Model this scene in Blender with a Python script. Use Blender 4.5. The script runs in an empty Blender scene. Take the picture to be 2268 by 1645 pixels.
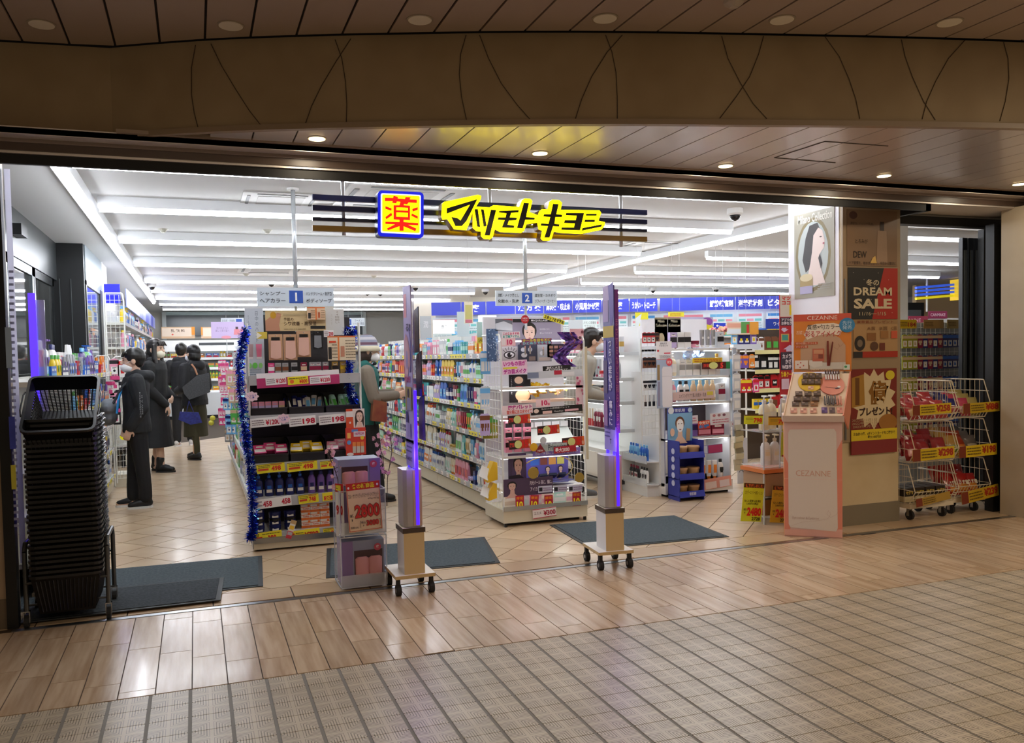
import bpy, math, random
from mathutils import Vector, Matrix
random.seed(7)
S = bpy.context.scene
COL = S.collection
V = Vector
# ---------------------------------------------------------------- camera
F, PX, PY, HC = 1842.0, 1090.0, 858.0, 1.40
_d = V((432 - PX, 798 - PY, F)).normalized()
_x = V((6264 - PX, 683 - PY, F)); _x = (_x - _x.dot(_d) * _d).normalized()
_n = _d.cross(_x)
if _n.y < 0: _n = -_n
RW = Matrix((_x, _d, -_n))            # rows: world X, Y, Z axes seen from the camera (x right, y down, z forward)
cd = bpy.data.cameras.new('camera'); cam = bpy.data.objects.new('camera', cd); COL.objects.link(cam)
right, down, fwd = RW.col[0], RW.col[1], RW.col[2]
m3 = Matrix((right, -down, -fwd)).transposed()
cam.matrix_world = Matrix.Translation((0, 0, HC)) @ m3.to_4x4()
cd.sensor_fit = 'HORIZONTAL'; cd.sensor_width = 36; cd.lens = F / 2268 * 36
cd.shift_x = (1134 - PX) / 2268; cd.shift_y = (PY - 822.5) / 2268
cd.clip_start = 0.05; cd.clip_end = 200
S.camera = cam
# ---------------------------------------------------------------- world, exposure, large lamps
w = bpy.data.worlds.new('night'); S.world = w; w.use_nodes = True
w.node_tree.nodes['Background'].inputs[0].default_value = (0.9, 0.7, 0.5, 1)
w.node_tree.nodes['Background'].inputs[1].default_value = 0.2
S.view_settings.view_transform = 'Standard'; S.view_settings.look = 'None'
S.view_settings.exposure = 0.0; S.view_settings.gamma = 1.0; S.view_settings.use_curve_mapping = False
TUBE_E, DOWN_E, CORR_W = 27.0, 6.0, 26.0
def area(name, loc, size, watt, col, rot=(0, 0, 0), size_y=None, spread=None):
    l = bpy.data.lights.new(name, 'AREA'); l.energy = watt; l.color = col; l.size = size
    if size_y: l.shape = 'RECTANGLE'; l.size_y = size_y
    if spread: l.spread = spread
    o = bpy.data.objects.new(name, l); COL.objects.link(o); o.location = loc; o.rotation_euler = rot
    return o
# warm downlights of the passage, in its ceiling behind and beside the viewer
for i, (x, y) in enumerate(((-0.2, 0.9), (2.6, -0.6), (5.6, 1.2), (7.6, 2.6), (4.2, 0.2), (8.5, 0.5))):
    area('passage_lamp', (x, y, 3.04), 0.35, CORR_W * (0.55, 0.9, 1.7, 1.3, 1.2, 1.2)[i], (1.0, 0.80, 0.57))
# ---------------------------------------------------------------- helpers
def ray(u, v):
    c = V((u - PX, v - PY, F)); return RW @ c
def FY(u, v, Y): r = ray(u, v); t = Y / r.y; return V((t * r.x, Y, HC + t * r.z))
def FX(u, v, X): r = ray(u, v); t = X / r.x; return V((X, t * r.y, HC + t * r.z))
def FZ(u, v, z=0.0): r = ray(u, v); t = (z - HC) / r.z; return V((t * r.x, t * r.y, z))
def lin(c):
    if isinstance(c, str): c = [int(c[i:i + 2], 16) / 255 for i in (0, 2, 4)]
    return tuple((x / 12.92 if x <= 0.04045 else ((x + 0.055) / 1.055) ** 2.4) for x in c)
_M = {}
def mat(c, r=0.5, metal=0.0, e=0.0, alpha=1.0, tr=0.0, name=None, spec=0.5, coat=0.0, ecol=None):
    k = (c, r, metal, e, alpha, tr, spec, coat, ecol)
    if k in _M: return _M[k]
    m = bpy.data.materials.new(name or 'm_' + (c if isinstance(c, str) else 'c')); m.use_nodes = True
    p = m.node_tree.nodes['Principled BSDF']
    p.inputs['Base Color'].default_value = (*lin(c), 1); p.inputs['Roughness'].default_value = r
    p.inputs['Metallic'].default_value = metal; p.inputs['Specular IOR Level'].default_value = spec
    p.inputs['Coat Weight'].default_value = coat; p.inputs['Coat Roughness'].default_value = 0.08
    if e:
        p.inputs['Emission Color'].default_value = (*lin(ecol or c), 1); p.inputs['Emission Strength'].default_value = e
    if alpha < 1: p.inputs['Alpha'].default_value = alpha
    if tr: p.inputs['Transmission Weight'].default_value = tr; p.inputs['IOR'].default_value = 1.05
    _M[k] = m; return m
def nodes(m): return m.node_tree.nodes, m.node_tree.links, m.node_tree.nodes['Principled BSDF']
def noisy(c1, c2, scale=(5, 5, 5), r=0.5, det=3, bump=0.0, name='m', obj_rand=0.0, lo=0.35, hi=0.65, spec=0.5, coat=0.0, r2=None):
    """two tones mixed by stretched noise, with an optional tone shift of each object"""
    m = bpy.data.materials.new(name); m.use_nodes = True; N, L, p = nodes(m)
    g = N.new('ShaderNodeTexCoord'); g2 = N.new('ShaderNodeNewGeometry'); mp = N.new('ShaderNodeMapping'); mp.inputs['Scale'].default_value = scale
    L.new(g2.outputs['Position'], mp.inputs[0])
    nz = N.new('ShaderNodeTexNoise'); nz.inputs['Detail'].default_value = det; nz.inputs['Scale'].default_value = 1.0
    src = mp.outputs[0]
    if obj_rand:
        oi = N.new('ShaderNodeObjectInfo'); mul = N.new('ShaderNodeMath'); mul.operation = 'MULTIPLY'; mul.inputs[1].default_value = 37.0
        L.new(oi.outputs['Random'], mul.inputs[0]); ad = N.new('ShaderNodeVectorMath'); ad.operation = 'ADD'
        L.new(src, ad.inputs[0]); L.new(mul.outputs[0], ad.inputs[1]); src = ad.outputs[0]
    L.new(src, nz.inputs['Vector'])
    rp = N.new('ShaderNodeValToRGB'); rp.color_ramp.elements[0].position = lo; rp.color_ramp.elements[1].position = hi
    rp.color_ramp.elements[0].color = (*lin(c1), 1); rp.color_ramp.elements[1].color = (*lin(c2), 1)
    L.new(nz.outputs['Fac'], rp.inputs[0]); out = rp.outputs[0]
    if obj_rand:
        hs = N.new('ShaderNodeHueSaturation'); mr = N.new('ShaderNodeMapRange'); mr.inputs['To Min'].default_value = 1 - obj_rand; mr.inputs['To Max'].default_value = 1 + obj_rand
        L.new(oi.outputs['Random'], mr.inputs[0]); L.new(mr.outputs[0], hs.inputs['Value']); L.new(out, hs.inputs['Color']); out = hs.outputs[0]
    L.new(out, p.inputs['Base Color']); p.inputs['Roughness'].default_value = r; p.inputs['Specular IOR Level'].default_value = spec
    p.inputs['Coat Weight'].default_value = coat; p.inputs['Coat Roughness'].default_value = 0.1
    if bump:
        b = N.new('ShaderNodeBump'); b.inputs['Strength'].default_value = bump; b.inputs['Distance'].default_value = 0.01
        L.new(nz.outputs['Fac'], b.inputs['Height']); L.new(b.outputs[0], p.inputs['Normal'])
    return m
_tmp = bpy.data.scenes.new('text_scratch'); _tc = bpy.data.curves.new('text_scratch', 'FONT'); _to = bpy.data.objects.new('text_scratch', _tc)
_tmp.collection.objects.link(_to); _tc.resolution_u = 2; _TX = {}
def glyphs(s, bold):
    k = (s, bold)
    if k not in _TX:
        _tc.body = s; _tc.offset = bold; _tc.space_line = 1.05; _tc.align_x = 'CENTER'
        vl = _tmp.view_layers[0]; vl.update(); ev = _to.evaluated_get(vl.depsgraph); me = ev.to_mesh()
        vs = [v.co.copy() for v in me.vertices]; fs = [tuple(p.vertices) for p in me.polygons]; ev.to_mesh_clear()
        xs = [v.x for v in vs] or [0]; ys = [v.y for v in vs] or [0]
        _TX[k] = (vs, fs, min(xs), max(xs), min(ys), max(ys))
    return _TX[k]
class B:
    def __init__(s): s.v = []; s.f = []; s.m = []; s.k = 0
    def mark(s): s.k = len(s.v); return s
    def xf(s, M):
        for i in range(s.k, len(s.v)): s.v[i] = M @ s.v[i]
        return s
    def face(s, pts, m=0):
        n = len(s.v); s.v += [V(p) for p in pts]; s.f.append(tuple(range(n, n + len(pts)))); s.m.append(m); return s
    def box(s, a, b, m=0):
        x0, x1 = sorted((a[0], b[0])); y0, y1 = sorted((a[1], b[1])); z0, z1 = sorted((a[2], b[2]))
        n = len(s.v); s.v += [V(p) for p in ((x0, y0, z0), (x1, y0, z0), (x1, y1, z0), (x0, y1, z0), (x0, y0, z1), (x1, y0, z1), (x1, y1, z1), (x0, y1, z1))]
        mm = m if isinstance(m, (list, tuple)) else [m] * 6      # order: bottom, top, front(-y), right, back, left
        for q, f in enumerate(((3, 2, 1, 0), (4, 5, 6, 7), (0, 1, 5, 4), (1, 2, 6, 5), (2, 3, 7, 6), (3, 0, 4, 7))):
            s.f.append(tuple(n + i for i in f)); s.m.append(mm[q])
        return s
    def cyl(s, p0, p1, r0, r1=None, n=10, m=0, cap=True, sx=1.0):
        p0, p1 = V(p0), V(p1); r1 = r0 if r1 is None else r1; d = (p1 - p0).normalized()
        a = V((1, 0, 0)) if abs(d.x) < 0.8 else V((0, 1, 0)); e1 = (a - a.dot(d) * d).normalized(); e2 = d.cross(e1); k = len(s.v)
        for p, r in ((p0, r0), (p1, r1)):
            for i in range(n):
                t = 2 * math.pi * i / n; s.v.append(p + r * (math.cos(t) * e1 * sx + math.sin(t) * e2))
        for i in range(n): j = (i + 1) % n; s.f.append((k + i, k + j, k + n + j, k + n + i)); s.m.append(m)
        if cap: s.f.append(tuple(k + i for i in reversed(range(n)))); s.m.append(m); s.f.append(tuple(k + n + i for i in range(n))); s.m.append(m)
        return s
    def tube(s, pts, r, n=6, m=0):
        for a, b in zip(pts, pts[1:]): s.cyl(a, b, r, n=n, m=m)
        return s
    def lathe(s, prof, o=(0, 0, 0), n=12, sx=1.0, sy=1.0, m=0):
        """prof: (radius, z, [material])"""
        k = len(s.v); o = V(o)
        for q in prof:
            for i in range(n): t = 2 * math.pi * i / n; s.v.append(o + V((q[0] * sx * math.cos(t), q[0] * sy * math.sin(t), q[1])))
        for a in range(len(prof) - 1):
            mm = prof[a + 1][2] if len(prof[a + 1]) > 2 else m
            for i in range(n): j = (i + 1) % n; s.f.append((k + a * n + i, k + a * n + j, k + a * n + n + j, k + a * n + n + i)); s.m.append(mm)
        s.f.append(tuple(k + i for i in reversed(range(n)))); s.m.append(prof[0][2] if len(prof[0]) > 2 else m)
        q = k + (len(prof) - 1) * n; s.f.append(tuple(q + i for i in range(n))); s.m.append(prof[-1][2] if len(prof[-1]) > 2 else m)
        return s
    def prism(s, poly, fn, t, m=0, side=None):
        """poly in 2-D, fn(a, b, depth) -> 3-D point, t = thickness"""
        n = len(poly); k = len(s.v); s.v += [V(fn(a, b, 0)) for a, b in poly] + [V(fn(a, b, t)) for a, b in poly]
        s.f.append(tuple(range(k, k + n))); s.m.append(m); s.f.append(tuple(k + n + i for i in reversed(range(n)))); s.m.append(m)
        for i in range(n): j = (i + 1) % n; s.f.append((k + i, k + n + i, k + n + j, k + j)); s.m.append(m if side is None else side)
        return s
    def text(s, t, c, r, u, w, h, m=0, bold=0.0, keep=False):
        """lettering fitted into a w x h box centred on c, r / u = right and up directions"""
        vs, fs, x0, x1, y0, y1 = glyphs(t, bold); c, r, u = V(c), V(r).normalized(), V(u).normalized(); k = len(s.v)
        sx = w / max(x1 - x0, 1e-6); sy = h / max(y1 - y0, 1e-6)
        if keep: sx = sy = min(sx, sy)
        for v in vs: s.v.append(c + r * ((v.x - (x0 + x1) / 2) * sx) + u * ((v.y - (y0 + y1) / 2) * sy))
        for f in fs: s.f.append(tuple(k + i for i in f)); s.m.append(m)
        return s
    def mesh(s, name, mats, smooth=False, M=None):
        me = bpy.data.meshes.new(name); vs = s.v if M is None else [M @ v for v in s.v]
        me.from_pydata([tuple(v) for v in vs], [], s.f)
        for q in (mats if isinstance(mats, (list, tuple)) else [mats]): me.materials.append(q)
        if any(s.m): me.polygons.foreach_set('material_index', s.m)
        if smooth is True: me.polygons.foreach_set('use_smooth', [True] * len(s.f))
        elif smooth:
            me.polygons.foreach_set('use_smooth', [True] * len(s.f))
            try: me.set_sharp_from_angle(angle=smooth)
            except Exception: pass
        me.update(); return me
    def build(s, name, mats, parent=None, smooth=False, local=False):
        M = None
        if parent is not None and not local: M = WM(parent).inverted()
        o = bpy.data.objects.new(name, s.mesh(name, mats, smooth, M)); COL.objects.link(o)
        if parent is not None: o.parent = parent
        return o
def WM(o):
    M = Matrix.Translation(o.location) @ o.rotation_euler.to_matrix().to_4x4() @ Matrix.Diagonal((*o.scale, 1))
    return (WM(o.parent) @ M) if o.parent else M
def tag(o, label=None, cat=None, group=None, kind=None):
    if label: o['label'] = label
    if cat: o['category'] = cat
    if group: o['group'] = group
    if kind: o['kind'] = kind
    return o
def thing(name, label, cat, loc=(0, 0, 0), rz=0.0, group=None):
    o = bpy.data.objects.new(name, None); COL.objects.link(o); o.location = loc; o.rotation_euler = (0, 0, rz); o.empty_display_size = 0.05
    return tag(o, label, cat, group)
def struct(o): o['kind'] = 'structure'; return o
def copy_of(me, name, loc, parent=None, rz=0.0):
    o = bpy.data.objects.new(name, me); COL.objects.link(o); o.location = loc; o.rotation_euler = (0, 0, rz)
    if parent is not None: o.parent = parent
    return o
XR, ZU, YR = V((1, 0, 0)), V((0, 0, 1)), V((0, 1, 0))
PI = math.pi
# ---------------------------------------------------------------- materials of the building
WHITE = mat('e8e8e6', 0.55); CEIL = mat('d2d2d1', 0.7); BLACK = mat('0b0b0c', 0.5); DKGREY = mat('2a2c2f', 0.4)
CHROME = mat('ccd2d6', 0.25, 0.35); STEEL = mat('9a9a98', 0.3, 1.0); CREAM = mat('d9d2bd', 0.4); SHELFW = mat('dcdcd4', 0.4)
TUBE = mat('f4f8ff', 0.5, e=TUBE_E); RUBBER = mat('1c1c1e', 0.7)
CLEAR = mat('f2f6fa', 0.05, alpha=0.16); GLASS = mat('aab4bc', 0.04, alpha=0.22); CLEAR2 = mat('eef2f6', 0.08, alpha=0.32)
BROWN = mat('ab9885', 0.4); SOFF = mat('e4dad4', 0.36, metal=0.6, spec=0.7, coat=0.25); OUTER = mat('ae9a88', 0.42)
Y0, XL, XR2 = 4.93, -0.93, 6.24
ZS, ZO, ZC = 2.60, 3.06, 2.68
# ---------------------------------------------------------------- floors
grout = mat('4a3c2e', 0.8)
fl = struct(B().box((-6, Y0, -0.06), (18, 24.5, -0.004)).build('floor', grout))
TILE = noisy('c8ac8b', 'd8c0a0', (2, 3, 2), 0.28, 4, name='cream_tile', obj_rand=0.05, coat=0.25)
TILEB = noisy('c0a484', 'cfb696', (2, 3, 2), 0.25, 4, name='border_tile', obj_rand=0.05, coat=0.2)
def clip(poly, fn):                                     # keep the side where fn >= 0
    out = []
    for i, a in enumerate(poly):
        b = poly[(i + 1) % len(poly)]; fa, fb = fn(a), fn(b)
        if fa >= 0: out.append(a)
        if fa * fb < 0: t = fa / (fa - fb); out.append((a[0] + (b[0] - a[0]) * t, a[1] + (b[1] - a[1]) * t))
    return out
def flat_tile(bb, poly, z=0.0, h=0.004): bb.prism(poly, lambda a, b, t: (a, b, z - t), h)
rest = B(); nt = 0; P0 = 0.4130; cells = []
for k in range(-30, 30):
    for j in range(-30, 45):
        c0, s0 = 3.235 + P0 * k, 6.62 + P0 * j
        cx, cy = (s0 - c0) / 2, (s0 + c0) / 2
        if -1.4 < cx < 9.5 and 5.0 < cy < 21.5: cells.append((cy + abs(cx - 1.8) * 0.15, cx, cy))
cells.sort()
for _, cx, cy in cells:
    h = P0 / 2 - 0.005
    poly = [(cx, cy - h), (cx + h, cy), (cx, cy + h), (cx - h, cy)]
    poly = clip(poly, lambda p: p[1] - 5.2); poly = clip(poly, lambda p: p[0] + 1.32); poly = clip(poly, lambda p: 9.2 - p[0])
    if len(poly) < 3: continue
    vis = cy > 5 and not ((0.45 < cx < 1.15 and cy > 6.5) or (2.45 < cx < 3.0 and cy > 6.4) or (4.3 < cx < 4.9 and cy > 7.0) or (cx > 4.9) or cx < -0.95)
    if vis and nt < 290 and cy < 13:
        b = B(); flat_tile(b, poly); b.build('tile', TILE, fl); nt += 1
    else: flat_tile(rest, poly)
tag(rest.build('tile', TILE, fl), kind='stuff')
x = -1.3
while x < 6.3:                                          # border row behind the threshold
    b = B(); flat_tile(b, [(x, 4.965), (x + 0.445, 4.965), (x + 0.445, 5.193), (x, 5.193)]); b.build('border_tile', TILEB, fl); x += 0.4525
# wood-look planks between threshold and ribbed tiles
fp = struct(B().box((-3, 3.728, -0.06), (9.5, 4.9, -0.004)).build('floor', mat('4a3a2c', 0.8)))
PLANK = [noisy('b3977a', 'd0b89c', (26, 2.2, 8), 0.23, 5, name='plank_tile_%d' % i, obj_rand=0.09, lo=0.3, hi=0.62, coat=0.25) for i in range(2)]
offs = {0: 4.531, 1: 4.664, 2: 4.819, 3: 4.604, 4: 4.488, 5: 4.299}
for c in range(-11, 47):
    x0 = 0.237 + 0.1467 * c; y = offs.get(c, 3.9 + (c * 0.217 + 0.11 * ((c * 7) % 5)) % 0.553)
    while y > 3.735: y -= 0.553
    while y < 4.895:
        a, b_ = max(y, 3.735), min(y + 0.5485, 4.894)
        if b_ - a > 0.02:
            b = B(); flat_tile(b, [(x0 + 0.0024, a), (x0 + 0.1443, a), (x0 + 0.1443, b_), (x0 + 0.0024, b_)]); b.build('plank', PLANK[c % 2], fp)
        y += 0.553
tr = B().box((-0.95, 4.9, -0.05), (6.9, 4.94, 0.002)); struct(tr.build('trim_1', mat('b9bcc0', 0.28, 1.0)))
# ribbed tiles with wide grey joints
def ribbed():
    m = bpy.data.materials.new('ribbed_tile'); m.use_nodes = True; N, L, p = nodes(m)
    tc = N.new('ShaderNodeTexCoord'); sp = N.new('ShaderNodeSeparateXYZ'); L.new(tc.outputs['Object'], sp.inputs[0])
    def mth(op, a, b=None, c=None):
        n = N.new('ShaderNodeMath'); n.operation = op
        for i, q in enumerate((a, b, c)):
            if q is None: continue
            if isinstance(q, (int, float)): n.inputs[i].default_value = q
            else: L.new(q, n.inputs[i])
        return n.outputs[0]
    dx = mth('SUBTRACT', 0.071, mth('ABSOLUTE', sp.outputs[0])); dy = mth('SUBTRACT', 0.0705, mth('ABSOLUTE', sp.outputs[1]))
    d = mth('MAXIMUM', dx, dy)
    fr = mth('FRACT', mth('DIVIDE', d, 0.0103)); g = mth('LESS_THAN', fr, 0.34); lim = mth('LESS_THAN', d, 0.0635); g = mth('MULTIPLY', g, lim)
    gm = N.new('ShaderNodeNewGeometry'); nz = N.new('ShaderNodeTexNoise'); nz.inputs['Scale'].default_value = 3; L.new(gm.outputs['Position'], nz.inputs['Vector'])
    rp = N.new('ShaderNodeValToRGB'); rp.color_ramp.elements[0].position = 0.35; rp.color_ramp.elements[1].position = 0.65
    rp.color_ramp.elements[0].color = (*lin('bcae96'), 1); rp.color_ramp.elements[1].color = (*lin('cabda8'), 1); L.new(nz.outputs['Fac'], rp.inputs[0])
    oi = N.new('ShaderNodeObjectInfo'); hs = N.new('ShaderNodeHueSaturation'); mr = N.new('ShaderNodeMapRange'); mr.inputs['To Min'].default_value = 0.94; mr.inputs['To Max'].default_value = 1.05
    L.new(oi.outputs['Random'], mr.inputs[0]); L.new(mr.outputs[0], hs.inputs['Value']); L.new(rp.outputs[0], hs.inputs['Color'])
    mx = N.new('ShaderNodeMix'); mx.data_type = 'RGBA'; L.new(g, mx.inputs['Factor']); L.new(hs.outputs[0], mx.inputs['A']); mx.inputs['B'].default_value = (*lin('7c705e'), 1)
    L.new(mx.outputs['Result'], p.inputs['Base Color']); p.inputs['Roughness'].default_value = 0.34
    bp = N.new('ShaderNodeBump'); bp.inputs['Distance'].default_value = 0.002; bp.inputs['Strength'].default_value = 0.9
    L.new(mth('SUBTRACT', 1.0, g), bp.inputs['Height']); L.new(bp.outputs[0], p.inputs['Normal'])
    return m
RIB = ribbed()
ft = struct(B().box((-3, -3, -0.06), (9.5, 3.728, -0.006)).build('floor', mat('1d1a17', 0.8)))
RX, RY, RX0, RY0 = 0.1565, 0.1445, -0.063, 3.583
tm = B().box((-0.071, -0.0705, -0.006), (0.071, 0.0705, 0.0)).mesh('ribbed_tile', RIB)
tm2 = B().box((-0.071, -0.067, -0.006), (0.071, 0.0705, 0.0)).mesh('ribbed_tile', RIB)
cells = []
for i in range(-8, 42):
    for j in range(0, 24):
        x = RX0 + RX * (i + 0.5); y = RY0 - RY * (j - 0.5)
        q = RW.transposed() @ V((x, y, -HC))
        if q.z < 0.5: continue
        u, v = PX + F * q.x / q.z, PY + F * q.y / q.z
        inside = -60 < u < 2330 and v < 1720
        cells.append((0 if inside else 1, v * -1, x, y, j))
cells.sort(key=lambda c: (c[0], c[1])); rest = B()
for n_, c in enumerate(cells):
    if n_ < 300 and c[0] == 0: copy_of(tm, 'ribbed_tile', (c[2], c[3], 0.0), ft)
    elif c[2] < 6.6: rest.box((c[2] - 0.071, c[3] - 0.0705, -0.006), (c[2] + 0.071, min(c[3] + 0.0705, 3.7275), 0))
if rest.v: tag(rest.build('ribbed_tile', mat('aea087', 0.35), ft), kind='stuff')
gj = B()
for i in range(-8, 42):
    x = RX0 + RX * i; gj.box((x - 0.0068, 0.2, -0.006), (x + 0.0068, 3.726, -0.0015))
gj.build('joint_strip', mat('7a746a', 0.6), ft)
# ---------------------------------------------------------------- store shell
def plane(name, a, b, m, **k): return struct(B().box(a, b).build(name, m))
plane('ceiling', (-1.6, 5.02, ZC), (18, 24.5, ZC + 0.08), CEIL)
plane('wall_back', (-3, 23.6, 0), (18, 23.7, 2.9), mat('d8d4cc', 0.7))
plane('wall_right', (17.5, 5.0, 0), (17.6, 24, 2.9), mat('cfc8bd', 0.7))
wl = plane('wall_left', (-1.55, 11.7, 0), (-1.45, 23.6, 2.9), mat('dedcd8', 0.6))
plane('wall_left', (-1.2, 11.72, 0), (-1.09, 12.4, ZC), mat('e2e2de', 0.6))
# fascia bulkhead, soffit planks, passage ceiling planks
arc = [(-0.95, 4.95), (-0.373, 4.879), (0.112, 4.626), (0.63, 4.411), (1.07, 4.253), (1.59, 4.074), (2.195, 3.896), (2.908, 3.716), (3.652, 3.536), (4.36, 3.386), (5.4, 3.19), (6.8, 2.96), (9.0, 2.7)]
def arcy(x):
    for (a, b), (c, d) in zip(arc, arc[1:]):
        if a <= x <= c: return b + (d - b) * (x - a) / (c - a)
    return arc[0][1] if x < arc[0][0] else arc[-1][1]
FASC = noisy('a08a68', 'ab9674', (3, 3, 3), 0.6, 2, name='fascia_paint')
b = B()
def smooth_arc(n=6):
    out = [arc[0], arc[1]]
    P = arc[1:]
    for i in range(len(P) - 1):
        p0 = P[max(i - 1, 0)]; p1 = P[i]; p2 = P[i + 1]; p3 = P[min(i + 2, len(P) - 1)]
        for k in range(1, n + 1):
            t = k / n
            out.append(tuple(0.5 * (2 * p1[q] + (p2[q] - p0[q]) * t + (2 * p0[q] - 5 * p1[q] + 4 * p2[q] - p3[q]) * t * t + (3 * p1[q] - p0[q] - 3 * p2[q] + p3[q]) * t ** 3) for q in (0, 1)))
    return out
SA = smooth_arc(5)
def say(x):
    for (a, b_), (c, d) in zip(SA, SA[1:]):
        if a <= x <= c: return b_ + (d - b_) * (x - a) / max(c - a, 1e-6)
    return SA[0][1] if x < SA[0][0] else SA[-1][1]
SA2 = [(-3.5, 5.4)] + SA
for (x0, y0), (x1, y1) in zip(SA2, SA2[1:]):
    b.face([(x0, y0, ZS), (x1, y1, ZS), (x1, y1, ZO), (x0, y0, ZO)]); b.face([(x0, y0 + 0.05, ZO), (x1, y1 + 0.05, ZO), (x1, y1 + 0.05, ZS), (x0, y0 + 0.05, ZS)])
    b.face([(x0, y0, ZS), (x0, y0 + 0.05, ZS), (x1, y1 + 0.05, ZS), (x1, y1, ZS)])
fa = struct(b.build('wall_front', FASC, smooth=0.3))
b = B()
for (x0, y0), (x1, y1) in zip(SA[1:], SA[2:]):
    b.face([(x0, y0 - 0.012, ZS - 0.012), (x1, y1 - 0.012, ZS - 0.012), (x1, y1 - 0.012, ZS + 0.016), (x0, y0 - 0.012, ZS + 0.016)])
    b.face([(x0, y0 - 0.012, ZS - 0.012), (x0, y0 + 0.03, ZS - 0.012), (x1, y1 + 0.03, ZS - 0.012), (x1, y1 - 0.012, ZS - 0.012)])
    b.face([(x0, y0 - 0.012, ZS + 0.016), (x1, y1 - 0.012, ZS + 0.016), (x1, y1, ZS + 0.016), (x0, y0, ZS + 0.016)])
b.build('edge_trim', mat('9c876e', 0.4), fa, smooth=0.3)
# crossing arcs scored into the fascia: thin proud beads that follow the curve (photo pixels -> points on the bulkhead)
def onfascia(u, v):
    r = ray(u, v); lo, hi = 2.0, 7.0
    for _ in range(40):
        t = (lo + hi) / 2; x, y = r.x / r.y * t, t
        if y < say(x): lo = t
        else: hi = t
    return V((r.x / r.y * t, t - 0.002, HC + r.z / r.y * t))
ARCS = [[(433, 100), (424, 150), (424, 210), (430, 250), (438, 281)], [(467, 97), (490, 145), (520, 195), (552, 245), (578, 278)],
        [(777, 86), (745, 135), (712, 190), (690, 235), (676, 275)], [(742, 88), (757, 130), (765, 180), (768, 230), (767, 272)],
        [(1032, 78), (1020, 120), (1017, 165), (1022, 215), (1033, 266)], [(1062, 78), (1082, 130), (1110, 185), (1145, 232), (1174, 265)],
        [(1378, 78), (1345, 115), (1310, 170), (1288, 220), (1274, 264)], [(1341, 78), (1355, 115), (1364, 160), (1367, 215), (1367, 263)],
        [(1598, 80), (1612, 130), (1640, 185), (1668, 230), (1698, 263)], [(1691, 80), (1680, 120), (1660, 170), (1630, 215), (1594, 262)],
        [(1827, 82), (1858, 125), (1880, 175), (1895, 220), (1904, 263)], [(1996, 88), (2004, 125), (2020, 170), (2045, 225), (2071, 266)],
        [(2136, 90), (2100, 130), (2072, 180), (2052, 225), (2042, 264)], [(2222, 93), (2232, 130), (2234, 175), (2226, 225), (2214, 268)]]
for a in ARCS:
    pts = []
    for i in range(len(a) - 1):
        for k in range(3): t = k / 3; pts.append(onfascia(a[i][0] + (a[i + 1][0] - a[i][0]) * t, a[i][1] + (a[i + 1][1] - a[i][1]) * t))
    pts.append(onfascia(*a[-1])); B().tube(pts, 0.0022, 4).build('score_line', mat('4d3d2b', 0.7), fa)
cl = struct(B().box((-4, -3, ZO + 0.012), (9.5, 5.6, ZO + 0.06)).build('ceiling', mat('241b14', 0.8)))
xk = -0.785 - 0.2215 * 12
while xk < 8:
    x0, x1 = xk + 0.006, xk + 0.2155; ya, yb = say(max(x0, -0.94)) - 0.03, say(max(x1, -0.94)) - 0.03
    b = B(); b.prism([(x0, -2.5), (x1, -2.5), (x1, yb), (x0, ya)], lambda p, q, t: (p, q, ZO + t), 0.012); b.build('ceiling_panel', OUTER, cl); xk += 0.2215
plane('trim_2', (-1, 2.5, 3.2), (-0.9, 2.6, 3.21), OUTER)
cs = struct(B().box((0.3, 4.66, ZS + 0.012), (9, 4.9, ZS + 0.05)).build('ceiling', mat('2b221b', 0.8)))
b = B()
for (x0, y0), (x1, y1) in zip(SA[1:], SA[2:]): (y0 < 4.6) and b.face([(x0, y0 + 0.05, ZS + 0.012), (x1, y1 + 0.05, ZS + 0.012), (x1, 4.7, ZS + 0.012), (x0, 4.7, ZS + 0.012)])
b.build('backing', mat('2b221b', 0.8), cs)
xk = 0.331 - 0.2195 * 2
while xk < 8.5:
    x0, x1 = xk + 0.004, xk + 0.2155; ya, yb = say(x0) + 0.02, say(x1) + 0.02
    if x1 > 0.15:
        b = B(); b.prism([(x0, min(ya, 4.765)), (x1, yb), (x1, 4.768), (x0, 4.768)], lambda p, q, t: (p, q, ZS + t), 0.012); b.build('soffit_panel', SOFF, cs)
    xk += 0.2195
a4 = [FZ(*q, ZS - 0.001) for q in ((1715, 349), (1827, 313), (1967, 323), (1850, 360))]
b = B()
for p, q in ((0, 1), (1, 2), (3, 0)): b.cyl(a4[p], a4[q], 0.0035, n=4)
b.build('access_hatch', mat('4c423a', 0.6), cs)
# lintel profile over the opening
lt = struct(B().box((-3.5, 4.94, 2.44), (5.38, 4.965, 2.495)).build('wall_front', BLACK))
def strip(n, a, c, m): return B().box(a, c).build(n, m, lt)
strip('cornice', (-0.35, 4.77, 2.594), (9, 4.80, 2.612), BROWN)
strip('white_face', (-3.5, 4.80, 2.563), (9, 4.81, 2.594), mat('f2eae4', 0.4, 0.5))
strip('white_strip', (-3.5, 4.80, 2.565), (9, 4.93, 2.60), mat('f2eae4', 0.4, 0.6))
strip('white_strip', (-3.5, 4.905, 2.545), (9, 4.95, 2.566), mat('8a7a70', 0.4))
strip('white_strip', (-3.5, 4.915, 2.505), (9, 4.96, 2.546), mat('57473d', 0.35))
strip('white_strip', (-3.5, 4.925, 2.492), (9, 4.965, 2.508), mat('eee6de', 0.4, 0.6))
strip('back_box', (-3.5, 4.96, 2.508), (9, 4.99, 2.72), mat('bdb4aa', 0.5))
strip('notch_beam', (5.33, 4.94, 2.44), (5.38, 5.36, 2.495), BLACK)
strip('notch_beam', (5.33, 5.30, 2.40), (9, 5.40, 2.47), BLACK)
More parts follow.
